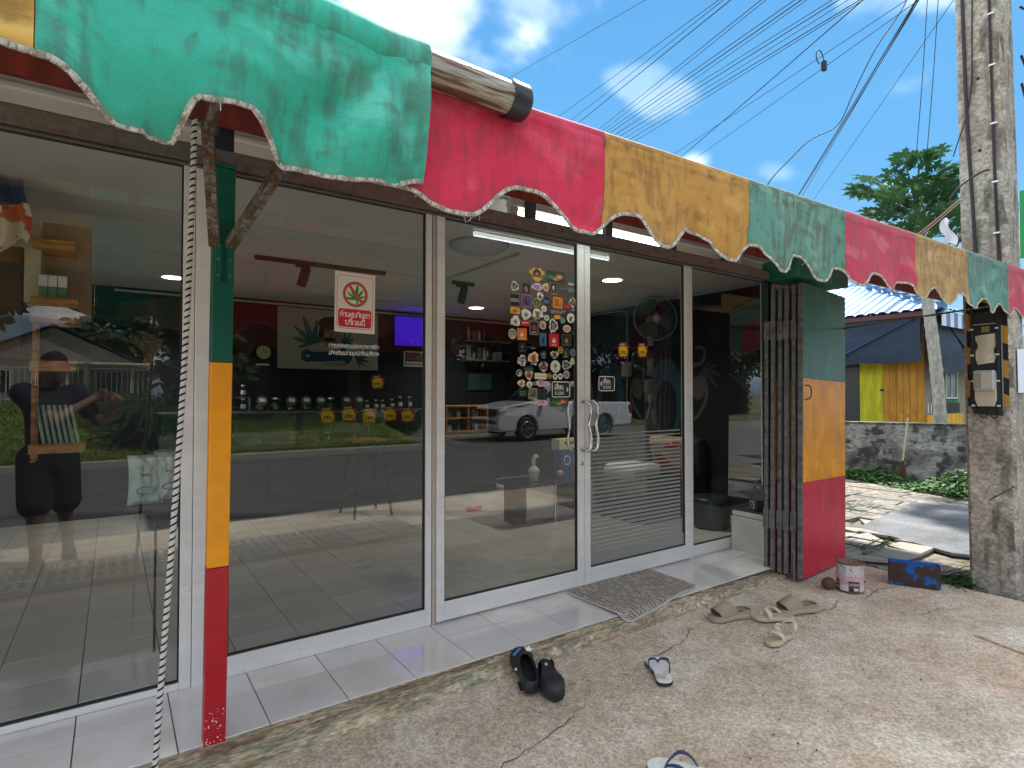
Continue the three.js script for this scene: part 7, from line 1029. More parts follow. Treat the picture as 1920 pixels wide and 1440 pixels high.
// ---------------------------------------------------------------- stickers on the left door
{
  const rows = [
  [2.187, 2.110, 0.124, 0.092, 'die', '#17130c', '#b3893a', 'badge:#c69a45', 'round gold badge sticker above a gold scroll, topmost of the stickers'],
  [2.339, 2.112, 0.151, 0.071, 'rect', '#22301f', '-', 'r:#b4532a', 'dark green leafy sticker with a red round emblem, top right of the stickers'],
  [2.014, 2.016, 0.062, 0.064, 'die', '#2a2722', '#c9c4b8', 'blob:#8b8578', 'white-edged arched sticker at the left of the upper row'],
  [2.101, 2.012, 0.060, 0.065, 'rect', '#1d1a18', '#55504a', 'blob:#8d8579', 'dark rectangular picture sticker with grey figures, upper row'],
  [2.187, 2.031, 0.087, 0.049, 'die', '#8a6fb0', '#d8cfd8', 'bars:#d77a3c', 'purple and orange lettering sticker in the upper row'],
  [2.256, 2.035, 0.051, 0.056, 'die', '#b99260', '#ddd2c0', 'leaf:#7b6a3a', 'tan leaf-crowned sticker beside the purple lettering'],
  [2.320, 2.042, 0.036, 0.040, 'rect', '#0d0f12', '-', 'blob:#c9c9c4', 'small black sticker with a white bird shape'],
  [2.468, 2.079, 0.063, 0.021, 'die', '#8c8a86', '-', 'bars:#d5d2cb', 'small white scribbled sticker nearest the door stile at the top'],
  [2.402, 2.041, 0.057, 0.027, 'die', '#3a3a3c', '-', 'bars:#9a9a98', 'grey two-line lettering sticker in the upper right'],
  [2.471, 2.041, 0.068, 0.045, 'die', '#4a4a4c', '-', 'bars:#a8a8a4', 'grey lettering sticker with a tail, upper right edge'],
  [2.324, 2.001, 0.073, 0.023, 'die', '#1f1f1c', '-', 'bars:#c6b83a', 'yellow handwritten sticker under the small black one'],
  [2.014, 1.931, 0.074, 0.080, 'rect', '#101014', '#6f6c68', 'text:M&G:#b9b6b0', 'black square sticker with big white monogram'],
  [2.104, 1.931, 0.080, 0.084, 'rect', '#5a4a7a', '#c06a8c', 'blob:#2a2430', 'purple and pink picture sticker beside the monogram'],
  [2.211, 1.974, 0.050, 0.056, 'die', '#c9c7c2', '#e4e2dd', 'blob:#191919', 'white pointed sticker with a black cap shape'],
  [2.184, 1.930, 0.062, 0.059, 'round', '#4a5230', '#b5b08c', 'leaf:#8a8f5a', 'round olive green badge sticker'],
  [2.266, 1.947, 0.063, 0.050, 'round', '#0c0e16', '-', 'bars:#9fb2d6', 'round black sticker with pale blue word'],
  [2.356, 1.945, 0.083, 0.074, 'rrect', '#d9822a', '-', 'text:5.:#20130c', 'orange rounded square sticker with a black number five'],
  [2.433, 1.930, 0.044, 0.041, 'rect', '#a8172a', '-', 'bars:#cf6a70', 'small plain red sticker near the stile'],
  [2.482, 1.957, 0.059, 0.072, 'die', '#2d2823', '#c9c2b2', 'blob:#907f66', 'white-edged dark sticker at the right edge of the monogram row'],
  [2.018, 1.866, 0.076, 0.041, 'rrect', '#d9a62c', '-', 'blob:#b8321f', 'yellow oblong sticker with a red square'],
  [2.101, 1.850, 0.080, 0.071, 'die', '#dedbd4', '#ece9e2', 'leaf:#2f6a35', 'white flower-shaped sticker with a green leaf'],
  [2.191, 1.858, 0.091, 0.072, 'die', '#d6d0c4', '#e8e4da', 'crown:#8a6a3a', 'white sticker with a brown crown and violet ribbon'],
  [2.241, 1.896, 0.046, 0.041, 'round', '#e0ded8', '-', 'leaf:#6f7a66', 'small white round sticker above the crown sticker'],
  [2.356, 1.888, 0.156, 0.040, 'die', '#4a4846', '-', 'bars:#b8b4ae', 'wide grey graffiti lettering sticker'],
  [2.486, 1.912, 0.045, 0.027, 'die', '#56545a', '-', 'bars:#b0aeb0', 'small grey graffiti sticker at the right edge'],
  [2.263, 1.840, 0.042, 0.038, 'round', '#b9d0b6', '#e3e6dc', 'leaf:#3f7a48', 'small pale green round sticker'],
  [2.351, 1.852, 0.056, 0.028, 'rrect', '#d88a2a', '-', 'bars:#f0d8a8', 'small orange label sticker below the grey graffiti'],
  [2.397, 1.834, 0.048, 0.051, 'die', '#4c7f7c', '-', 'bars:#8fb8b2', 'teal cone-shaped sticker right of the hat sticker'],
  [2.466, 1.854, 0.067, 0.065, 'round', '#e2e0da', '-', 'blob:#181818', 'white oval sticker with a black figure, right edge'],
  [2.020, 1.802, 0.074, 0.070, 'die', '#d8d6ce', '#e9e7e0', 'leaf:#3f7f45', 'white cloud-shaped sticker with a green leaf, left edge'],
  [2.093, 1.796, 0.064, 0.042, 'rect', '#b31a2c', '-', 'text:ASDW:#f0e6e4', 'red oblong sticker with white letters'],
  [2.163, 1.770, 0.069, 0.088, 'rect', '#151313', '#a5a19b', 'dome:#8c3a2c', 'black upright sticker with grey border and a coloured dome'],
  [2.232, 1.792, 0.054, 0.056, 'round', '#b49a80', '#d8cdbb', 'blob:#6a5542', 'tan oval sticker with a brown bust'],
  [2.318, 1.794, 0.077, 0.094, 'die', '#2b2a2c', '#d8d6d0', 'blob:#8a8884', 'white-outlined wide hat sticker with a lettering strip'],
  [2.432, 1.782, 0.067, 0.048, 'round', '#b9b4a0', '#e1ded2', 'bars:#b8403a', 'pale round sticker with a red word and green leaves'],
  [2.488, 1.763, 0.032, 0.034, 'rect', '#1d1d20', '-', 'blob:#4a4a4c', 'tiny dark sticker against the stile'],
  [1.997, 1.722, 0.058, 0.063, 'round', '#5f8a4a', '#c9d2bc', 'blob:#c98aa0', 'round green and pink sticker, lowest at the left edge'],
  [2.069, 1.724, 0.075, 0.074, 'rect', '#dd7430', '-', 'leaf:#f0dcc0', 'orange rectangular sticker with a cream leaf and joint'],
  [2.234, 1.701, 0.058, 0.086, 'rect', '#3d6f8a', '#23445a', 'blob:#17222c', 'tall blue picture sticker'],
  [2.323, 1.700, 0.082, 0.087, 'rect', '#c0202e', '-', 'leaf:#f2ece6', 'red rectangular sticker with a white leaf'],
  [2.428, 1.707, 0.080, 0.075, 'rect', '#191613', '#6b6558', 'leaf:#b0a048', 'dark framed picture sticker with yellow plants'],
  [2.072, 1.643, 0.059, 0.064, 'rect', '#0b0c10', '-', 'star:#8f8d86', 'black sticker with a faint star, lower left'],
  [2.154, 1.643, 0.049, 0.023, 'die', '#1a1a1c', '-', 'bars:#8d8a86', 'small grey word sticker in the middle'],
  [2.238, 1.604, 0.054, 0.056, 'die', '#15161a', '#3a3d42', 'dome:#7d8288', 'dark arch-shaped sticker below the tall blue one'],
  [2.327, 1.608, 0.073, 0.050, 'die', '#a8906e', '#cfc6b6', 'crown:#5b4a34', 'tan crowned sticker over a blue ribbon'],
  [2.379, 1.640, 0.045, 0.042, 'round', '#b0332c', '#d8b93c', 'stripes', 'round red, yellow and green striped sticker, upper of the two'],
  [2.424, 1.622, 0.053, 0.071, 'rect', '#1f2f22', '-', 'blob:#4f6a48', 'dark green bottle picture sticker'],
  [2.482, 1.627, 0.050, 0.051, 'round', '#6a6a70', '#8a8a8e', 'bars:#46464a', 'plain grey oval sticker at the right edge'],
  [2.069, 1.561, 0.067, 0.074, 'die', '#3b3a38', '#d6d3cc', 'bars:#c9c5bd', 'white-edged stacked lettering sticker, lower left'],
  [2.158, 1.578, 0.086, 0.085, 'die', '#d8a55c', '#ead9b8', 'crown:#a8472a', 'cream and orange winged sticker with a crown'],
  [2.238, 1.528, 0.075, 0.069, 'die', '#1c1816', '#b8b0a4', 'dome:#a02c30', 'arched dark sticker with red flowers'],
  [2.335, 1.531, 0.082, 0.080, 'round', '#ddd8c6', '-', 'tree:#4c6a34', 'cream oval sticker with a small green tree'],
  [2.428, 1.544, 0.084, 0.064, 'die', '#2c332f', '#b8bdb8', 'leaf:#7f8c84', 'grey mountain and leaf sticker'],
  [2.479, 1.569, 0.041, 0.051, 'die', '#bcd6c6', '-', 'leaf:#6a9c84', 'pale mint drop-shaped sticker at the right edge'],
  [2.121, 1.512, 0.089, 0.032, 'die', '#12201a', '-', 'bars:#3f8a52', 'arched green lettering sticker'],
  [2.049, 1.483, 0.043, 0.042, 'round', '#0f0f12', '#d8d6d0', 'blob:#e4e2dc', 'black oval sticker with a white figure'],
  [2.123, 1.476, 0.064, 0.071, 'die', '#a8826a', '#c9bcae', 'blob:#9a2c2c', 'tan and red stacked figure sticker'],
  [2.215, 1.467, 0.095, 0.039, 'rrect', '#ddd6c0', '-', 'text:Smile:#5a7a3a', 'cream oblong sticker with the word smile'],
  [2.285, 1.470, 0.042, 0.040, 'round', '#b0332c', '#7a6a3c', 'stripes', 'round red, yellow and green striped sticker beside the smile label'],
  [2.332, 1.466, 0.039, 0.040, 'round', '#dedcd4', '-', 'face:#1f5a3a', 'white oval sticker with a dark smiling mark, left of two alike'],
  [2.377, 1.468, 0.039, 0.040, 'round', '#dedcd4', '-', 'face:#1f5a3a', 'white oval sticker with a dark smiling mark, right of two alike'],
  [2.428, 1.481, 0.053, 0.053, 'round', '#a8957c', '#cfc2ae', 'blob:#6f5e4a', 'beige oval sticker right of the smiling marks'],
  [2.064, 1.421, 0.059, 0.045, 'die', '#d6c27a', '#ece4c4', 'blob:#a8452c', 'cream triangular sticker with red and green fillings'],
  [2.126, 1.414, 0.044, 0.040, 'round', '#e2ddd4', '-', 'blob:#b04a3c', 'white oval sticker with a red mark, lower left'],
  [2.229, 1.421, 0.121, 0.043, 'die', '#a85a70', '#d8bcc2', 'bars:#f0d8dc', 'pink bubble lettering sticker'],
  [2.075, 1.360, 0.075, 0.048, 'rect', '#07080a', '-', 'text:best bud:#3fae55', 'black sticker with green handwriting'],
  [2.153, 1.356, 0.065, 0.068, 'rect', '#6a6440', '#b8b08c', 'blob:#3a2c22', 'olive picture sticker in the lowest full row'],
  [2.227, 1.354, 0.079, 0.069, 'rect', '#121c26', '-', 'bars:#20303c', 'plain dark navy sticker beside the slide sign'],
  [2.221, 1.298, 0.120, 0.036, 'die', '#c23a4a', '#dccad0', 'bars:#f2dfe2', 'pink and white lettering sticker, lowest of the stickers'],
  [2.368, 1.304, 0.148, 0.060, 'rect', '#2e4426', '-', 'r:#b8492a', 'green leafy sticker with a red round emblem below the slide sign'],  ];
  const COLS = 10, CELL = 128, cv = document.createElement('canvas'); cv.width = COLS * CELL; cv.height = 8 * CELL; const c = cv.getContext('2d'); reseed(303);
  const lighten = (s) => s;
  rows.forEach(([x, y, w, h, shape, bg, border, motif], i) => {
    const ox = (i % COLS) * CELL, oy = Math.floor(i / COLS) * CELL; c.save(); c.beginPath(); c.rect(ox, oy, CELL, CELL); c.clip(); c.translate(ox, oy); c.scale(CELL / 100, CELL / 100);
    c.fillStyle = border === '-' ? bg : border; c.fillRect(0, 0, 100, 100); if (border !== '-') { c.fillStyle = bg; if (shape === 'round') { c.beginPath(); c.ellipse(50, 50, 41, 41, 0, 0, 7); c.fill(); } else if (shape === 'die') { c.beginPath(); for (let k = 0; k < 24; k++) { const a = k / 24 * 6.283, r = 33 + 6 * Math.sin(a * 3 + i) + 3 * Math.sin(a * 7 + i * 2); c.lineTo(50 + Math.cos(a) * r, 50 + Math.sin(a) * r); } c.fill(); } else c.fillRect(6, 6, 88, 88); }
    const [m, a, b] = motif.split(':'); const col = b ?? a; c.fillStyle = c.strokeStyle = col;
    if (m === 'leaf') { cannaLeaf(c, 50, 66, 40, 0, col); c.fillRect(26, 82, 48, 4); }
    if (m === 'text') { const f = a.length > 4 ? 30 : a.length > 2 ? 38 : 74; c.font = 'bold ' + f + 'px ' + (i % 2 ? 'sans-serif' : 'serif'); c.textAlign = 'center'; a.split(' ').forEach((t, k, all) => c.fillText(t, 50, (all.length > 1 ? 44 + k * 34 : 50 + f * 0.36), 86)); }
    if (m === 'bars') { for (let k = 0; k < 2; k++) { let px = 14; while (px < 82) { const bw = 5 + rnd() * 9; c.save(); c.translate(px, 34 + k * 26); c.rotate((rnd() - 0.5) * 0.5); c.fillRect(0, 0, bw * 0.55, 18); if (rnd() > 0.4) c.fillRect(0, 0, bw, 5); if (rnd() > 0.5) c.fillRect(0, 12, bw, 5); c.restore(); px += bw + 3; } } }
    if (m === 'blob') { for (let k = 0; k < 5; k++) { c.globalAlpha = 0.55 + rnd() * 0.45; c.beginPath(); c.ellipse(50 + (rnd() - 0.5) * 26, 42 + k * 8, 8 + rnd() * 16, 6 + rnd() * 13, rnd() * 3, 0, 7); c.fill(); } c.globalAlpha = 1; c.fillStyle = border === '-' ? '#b8b2a6' : border; c.fillRect(24, 80, 52, 5); c.fillRect(44, 30 + rnd() * 20, 14, 6); }
    if (m === 'badge') { c.beginPath(); c.arc(50, 42, 30, 0, 7); c.lineWidth = 6; c.stroke(); cannaLeaf(c, 50, 54, 24, 0, col); c.fillRect(12, 74, 76, 16); }
    if (m === 'crown') { c.beginPath(); c.moveTo(26, 40); c.lineTo(32, 20); c.lineTo(42, 34); c.lineTo(50, 16); c.lineTo(58, 34); c.lineTo(68, 20); c.lineTo(74, 40); c.fill(); c.beginPath(); c.ellipse(50, 56, 18, 20, 0, 0, 7); c.fill(); c.fillStyle = '#4a4a86'; c.fillRect(14, 76, 72, 12); }
    if (m === 'dome') { c.beginPath(); c.arc(50, 58, 30, Math.PI, 0); c.fill(); c.fillStyle = '#5f7a4a'; c.fillRect(30, 58, 40, 8); c.fillStyle = '#c8bfae'; c.fillRect(20, 78, 60, 6); }
    if (m === 'stripes') { ['#b0302a', '#d8b838', '#2f7a3c'].forEach((s, k) => { c.fillStyle = s; c.fillRect(8, 22 + k * 19, 84, 19); }); c.fillStyle = '#1a1a1a'; c.fillRect(24, 46, 52, 8); }
    if (m === 'star') { c.fillRect(48, 20, 4, 50); c.fillRect(25, 43, 50, 4); c.beginPath(); c.arc(50, 45, 12, 0, 7); c.stroke(); c.fillRect(20, 82, 60, 4); }
    if (m === 'tree') { c.fillRect(47, 45, 5, 34); cannaLeaf(c, 50, 52, 34, 0, col); c.fillRect(24, 80, 52, 3); }
    if (m === 'face') { c.beginPath(); c.arc(50, 50, 26, 0, 7); c.fill(); c.strokeStyle = '#e8e6de'; c.lineWidth = 6; c.beginPath(); c.arc(50, 50, 14, 0.2, 2.9); c.stroke(); }
    if (m === 'r') { cannaLeaf(c, 26, 66, 40, -0.4, '#4f7a3c'); cannaLeaf(c, 46, 80, 34, 0.3, '#b0a058'); cannaLeaf(c, 60, 40, 30, 1.0, '#3f6a34'); c.fillStyle = col; c.beginPath(); c.arc(70, 50, 23, 0, 7); c.fill(); c.fillStyle = '#d8c8a0'; c.font = 'bold 30px serif'; c.textAlign = 'center'; c.fillText('R', 70, 61); }
    for (let k = 0; k < 26; k++) { c.fillStyle = ['rgba(0,0,0,.14)', 'rgba(255,255,255,.10)'][k % 2]; c.fillRect(rnd() * 100, rnd() * 100, 1 + rnd() * 7, 1 + rnd() * 4); }
    c.restore();
  });
  const t = new THREE.CanvasTexture(cv); t.colorSpace = THREE.SRGBColorSpace;
  const mat = M({ map: t, roughness: 0.5 });
  rows.forEach(([x, y, w, h, shape, , , , label], i) => {
    let pts = []; const W = w / 2, H = h / 2;
    if (shape === 'round') for (let k = 0; k < 28; k++) { const a = k / 28 * 6.2832; pts.push([Math.cos(a) * W, Math.sin(a) * H]); }
    else if (shape === 'die') for (let k = 0; k < 40; k++) { const a = k / 40 * 6.2832, r = 0.86 + 0.1 * Math.sin(a * 3 + i) + 0.06 * Math.sin(a * 7 + i * 2) + 0.1 * Math.abs(Math.cos(a * 2)) * Math.abs(Math.sin(a * 2)) * 2; pts.push([Math.cos(a) * W * r, Math.sin(a) * H * r]); }
    else { const q = shape === 'rrect' ? 0.25 : 0.05, rx = Math.min(W, H) * q; for (const [sx, sy, a0] of [[1, 1, 0], [-1, 1, 1], [-1, -1, 2], [1, -1, 3]]) for (let k = 0; k <= 4; k++) { const a = (a0 + k / 4) * Math.PI / 2; pts.push([sx * (W - rx) + Math.cos(a) * rx, sy * (H - rx) + Math.sin(a) * rx]); } }
    const g = new THREE.ShapeGeometry(shapeOf(pts)), P = g.attributes.position, uv = g.attributes.uv, cx = i % COLS, cy = Math.floor(i / COLS);
    for (let k = 0; k < P.count; k++) { const u = clamp(P.getX(k) / w + 0.5, 0.01, 0.99), v = clamp(P.getY(k) / h + 0.5, 0.01, 0.99); uv.setXY(k, (cx + u) / COLS, 1 - (cy + 1 - v) / 8); }
    solo('sticker', label, 'sticker', g, mat, [x, y, 0.0182 + (i % 5) * 0.0002], 0, 'stickers on the left door').rotation.z = (hash(i, 3, 3) - 0.5) * 0.09;
  });
}
// ---------------------------------------------------------------- across the street: what the shop windows mirror
{
  scene.getObjectByName('verge').geometry = sheet(40, 30, (s, t) => { const x = -60 + s * 67, z = 10.68 + t * t * 50; return [x, 0.05 + 1.05 * sstep(10.8, 19, z), z]; }, (s, t) => [(-60 + s * 67) , 10.68 + t * t * 50]);
  struct('parking_apron', metres(new THREE.PlaneGeometry(60, 5).rotateX(-Math.PI / 2).translate(37, -0.044, 12.95)), M({ map: asphaltMap, color: C(1.25, 1.2, 1.1), roughness: 0.95 }));
  struct('far_yard', metres(new THREE.PlaneGeometry(60, 60).rotateX(-Math.PI / 2).translate(37, -0.03, 45.4)), soil);
  const k = scene.getObjectByName('kerb'); k.geometry = bx(-60, 7, -0.1, 0.08, 10.5, 10.68, 0.02);
}
function tree(label, x, y0, z, h, r, seed, col, n = 2600, leaf = 0.3) {
  reseed(seed);
  const o = thing('street_tree', label, 'tree', [x, y0, z], 0, 'trees across the street'), bark = M({ color: C(0.09, 0.065, 0.045), roughness: 1, bumpMap: grain, bumpScale: 0.03 });
  const clumps = []; for (let k = 0; k < 16; k++) { const a = k * 2.4, q = Math.sqrt((k + 0.5) / 16); clumps.push([Math.cos(a) * q * r * 0.8, h * rr(0.45, 0.92) - q * 0.4, Math.sin(a) * q * r * 0.8, r * rr(0.3, 0.48)]); }
  const limbs = [cyl([0, -0.1, 0], [rr(-0.15, 0.15), h * 0.5, rr(-0.15, 0.15)], 0.05 + h * 0.022, 0.04 + h * 0.012, 10)]; for (let k = 0; k < 8; k++) { const c = clumps[k * 2]; limbs.push(cyl([0, h * rr(0.28, 0.5), 0], [c[0], c[1], c[2]], 0.045, 0.015, 6)); }
  part('trunk', merge(limbs), bark, o);
  part('crown', scatterLeaves(n, (i) => { const c = clumps[i % 16], a = rnd() * 6.28, b = Math.acos(rr(-1, 1)), q = c[3] * rnd() ** 0.45; return { p: [c[0] + q * Math.sin(b) * Math.cos(a), c[1] + q * Math.cos(b) * 0.8, c[2] + q * Math.sin(b) * Math.sin(a)], s: rr(0.7, 1.4), r: [rr(-1.4, 0.6), rr(0, 6.28), rr(-0.6, 0.6)] }; }, leafGeo(leaf, leaf * 0.55), seed + 1), leafMat(...col, 0.3), o);
}
tree('broad dark street tree behind the white pickup cab', 10.2, 0, 17.5, 7.6, 3.4, 901, [0.03, 0.07, 0.022], 5200);
tree('tall dark street tree left of the white pickup', 6.2, 0.5, 14.6, 7.2, 3.1, 905, [0.028, 0.066, 0.022], 5200);
tree('dense dark street tree mirrored above the jars', 3.7, 0.6, 15.4, 6.6, 2.6, 909, [0.03, 0.07, 0.02], 4600);
tree('street tree mirrored behind the pickup bed', 15.2, 0, 18.2, 7.6, 3.6, 913, [0.03, 0.072, 0.024], 4600);
tree('street tree mirrored at the right edge of the doors', 20.5, 0, 17.5, 7, 3.4, 917, [0.035, 0.08, 0.026], 3600);
tree('small bushy tree mirrored at the far left of the window', -3.6, 1.0, 19, 4.6, 1.5, 921, [0.05, 0.11, 0.03], 2400);
tree('low rounded tree mirrored beside the striped post', 2.1, 0.3, 13.4, 3.9, 1.35, 925, [0.026, 0.062, 0.02], 2600, 0.22);
tree('far tree mirrored between the houses', 0.2, 1.0, 42, 6.6, 3, 929, [0.05, 0.1, 0.035], 1800, 0.5);
for (const [x, z, s, l, seed] of [[0.75, 12.6, 1.0, 'spiky dark palm bush mirrored beside the photographer', 931], [1.5, 12.1, 0.85, 'lower palm bush mirrored under the striped post', 933]]) {
  const o = thing('palm_bush', l, 'bush', [x, 0.1, z], 0, 'palm bushes on the verge'); reseed(seed);
  part('fronds', scatterLeaves(420, () => { const a = rr(0, 6.28), q = Math.sqrt(rnd()) * 0.6 * s; return { p: [Math.cos(a) * q, rr(0.05, 1.15) * s, Math.sin(a) * q], s: rr(0.7, 1.5) * s, r: [rr(-1.1, -0.1), rr(0, 6.28), 0] }; }, leafGeo(0.62, 0.07, 0.4), seed + 1), leafMat(0.026, 0.07, 0.022, 0.25), o);
  part('stems', merge([0, 1, 2, 3, 4].map((k) => cyl([Math.cos(k * 1.3) * 0.2, 0, Math.sin(k * 1.3) * 0.2], [Math.cos(k * 1.3) * 0.3, 0.9 * s, Math.sin(k * 1.3) * 0.3], 0.03, 0.02, 6))), M({ color: C(0.1, 0.08, 0.05), roughness: 1 }), o);
}

tree('far street tree mirrored beyond the folded gate, nearer one', 28, 0, 18.5, 7.5, 3.6, 945, [0.035, 0.08, 0.026], 3000, 0.36);
tree('far street tree mirrored beyond the folded gate, further one', 37, 0, 21, 8, 4, 949, [0.035, 0.08, 0.026], 3000, 0.4);
for (const [x, z, w, l, seed] of [[6.0, 17.4, 6.5, 'dark hedge mirrored behind the tall street tree', 951], [12.6, 19.2, 7, 'dark hedge mirrored behind the pickup', 953], [20.5, 20, 9, 'dark hedge mirrored right of the pickup', 955], [32, 22.5, 14, 'long far hedge mirrored by the gate', 957], [2.6, 17.6, 2.4, 'short hedge mirrored behind the palm bushes', 959]]) {
  const o = thing('hedge', l, 'hedge', [x, x < 7 ? 0.85 : -0.03, z], 0, 'hedges across the street');
  part('branches', new RoundedBoxGeometry(w * 0.97, 2.5, 1.0, 3, 0.3).translate(0, 1.25, 0), M({ color: C(0.012, 0.022, 0.01), roughness: 1 }), o);
  part('foliage', scatterLeaves(Math.round(w * 420), () => { const f = rnd() < 0.7; return { p: [rr(-w / 2, w / 2), f ? rr(0.05, 2.7) : rr(2.4, 3.0), f ? -0.5 + rr(-0.25, 0.1) : rr(-0.5, 0.5)], s: rr(0.7, 1.4), r: [rr(-1.4, 0.6), rr(0, 6.28), rr(-0.6, 0.6)] }; }, leafGeo(0.24, 0.13), seed), leafMat(0.03, 0.072, 0.022, 0.25), o);
}
{ // grass on the verge
  reseed(941); const n = 16000, g = leafGeo(0.14, 0.014, 0.4), m = new THREE.InstancedMesh(g, leafMat(0.13, 0.19, 0.035, 0.35), n), q = new THREE.Object3D(), cc = new THREE.Color();
  for (let i = 0; i < n; i++) { const z = 10.75 + rnd() ** 1.6 * 9, x = rr(-7, 6.6); q.position.set(x, 0.045 + 1.05 * sstep(10.8, 19, z), z); q.rotation.set(rr(-1.5, -0.8), rr(0, 6.28), 0, 'YXZ'); q.scale.setScalar(rr(0.6, 1.4)); q.updateMatrix(); m.setMatrixAt(i, q.matrix); m.setColorAt(i, cc.setRGB(rr(0.7, 1.2), rr(0.8, 1.15), rr(0.6, 1))); }
  m.name = 'verge_grass'; m.userData = { kind: 'stuff', label: 'short sunlit grass on the verge across the road', category: 'grass' }; scene.add(m);
}
{ // fence, house and shed beyond
  const white = M({ color: C(0.62, 0.62, 0.58), roughness: 0.7 });
  const f = thing('bar_fence', 'pale metal bar fence across the street on the grass bank', 'fence', [-9, 1.08, 19.2]);
  const pick = cyl([0, 0, 0], [0, 1.15, 0], 0.016, 0.016, 6); for (let k = 0; k < 90; k++) { const b = part('picket', pick, white, f); b.position.x = k * 0.14; }
  for (const y of [0.12, 1.05]) part('rail', bx(0, 12.5, y, y + 0.05, -0.02, 0.02), white, f); for (let k = 0; k <= 6; k++) part('fence_post', bx(k * 2.08 - 0.05, k * 2.08 + 0.05, 0, 1.3, -0.05, 0.05, 0.01), white, f);
  const h = thing('gabled_house', 'grey gabled house with a white porch roof across the street', 'house', [-2.2, 1.0, 30]);
  const wallM = M({ color: C(0.30, 0.27, 0.24), roughness: 0.9 }), roofM = M({ color: C(0.17, 0.16, 0.16), roughness: 0.8 });
  part('wall', prism([[-3.6, 0], [3.6, 0], [3.6, 1.6], [0, 3.4], [-3.6, 1.6]], 6).translate(0, 0, 0), wallM, h);
  for (const s of [-1, 1]) part('roof', sheet(1, 1, (a, b) => [s * a * 4.0, 3.52 - a * 2.0, -0.3 + b * 6.6]), M({ color: C(0.17, 0.16, 0.16), roughness: 0.8, side: THREE.DoubleSide }), h);
  part('porch_roof', prism([[-0.2, 0], [2.4, 0.12], [2.4, 0.2], [-0.2, 0.08]], 5).rotateY(Math.PI / 2).translate(0.4, 1.55, -0.1), M({ color: C(0.8, 0.8, 0.78), roughness: 0.5 }), h);
  for (const x of [0.6, 2.9, 5.2]) part('porch_post', bx(x - 0.06, x + 0.06, 0, 1.6, -2.2, -2.08), white, h);
  for (const x of [-2.4, -0.6, 1.6]) { const w = part('window', bx(x, x + 0.9, 0.5, 1.4, -0.03, -0.002), M({ color: C(0.03, 0.04, 0.05), roughness: 0.2 }), h); part('window_frame', merge([bx(x - 0.05, x, 0.45, 1.45, -0.06, -0.001), bx(x + 0.9, x + 0.95, 0.45, 1.45, -0.06, -0.001), bx(x, x + 0.9, 1.4, 1.45, -0.06, -0.001)]), white, w); }
  const s = thing('shop_house', 'pale two storey shop house behind the street trees', 'building', [13, 0, 24]);
  part('wall', bx(0, 9, 0, 5.4, 0, 6), M({ color: C(0.5, 0.49, 0.46), roughness: 0.9 }), s); part('roof', bx(-0.4, 9.4, 5.41, 5.6, -0.6, 6.4), roofM, s); part('canopy', bx(-0.2, 9.2, 2.7, 2.82, -1.6, -0.003), M({ color: C(0.6, 0.6, 0.58), roughness: 0.6 }), s);
  for (let k = 0; k < 4; k++) { const w = part('window', bx(0.7 + k * 2.1, 1.9 + k * 2.1, 3.4, 4.7, -0.02, -0.002), M({ color: C(0.03, 0.04, 0.05), roughness: 0.2 }), s); part('window_frame', merge([bx(0.63 + k * 2.1, 0.7 + k * 2.1, 3.33, 4.77, -0.05, -0.001), bx(1.9 + k * 2.1, 1.97 + k * 2.1, 3.33, 4.77, -0.05, -0.001)]), white, w); part('shutter', bx(0.4 + k * 2.15, 2.2 + k * 2.15, 0.1, 2.5, -0.04, -0.002), M({ color: C(0.12, 0.13, 0.15), roughness: 0.6 }), s); }
}
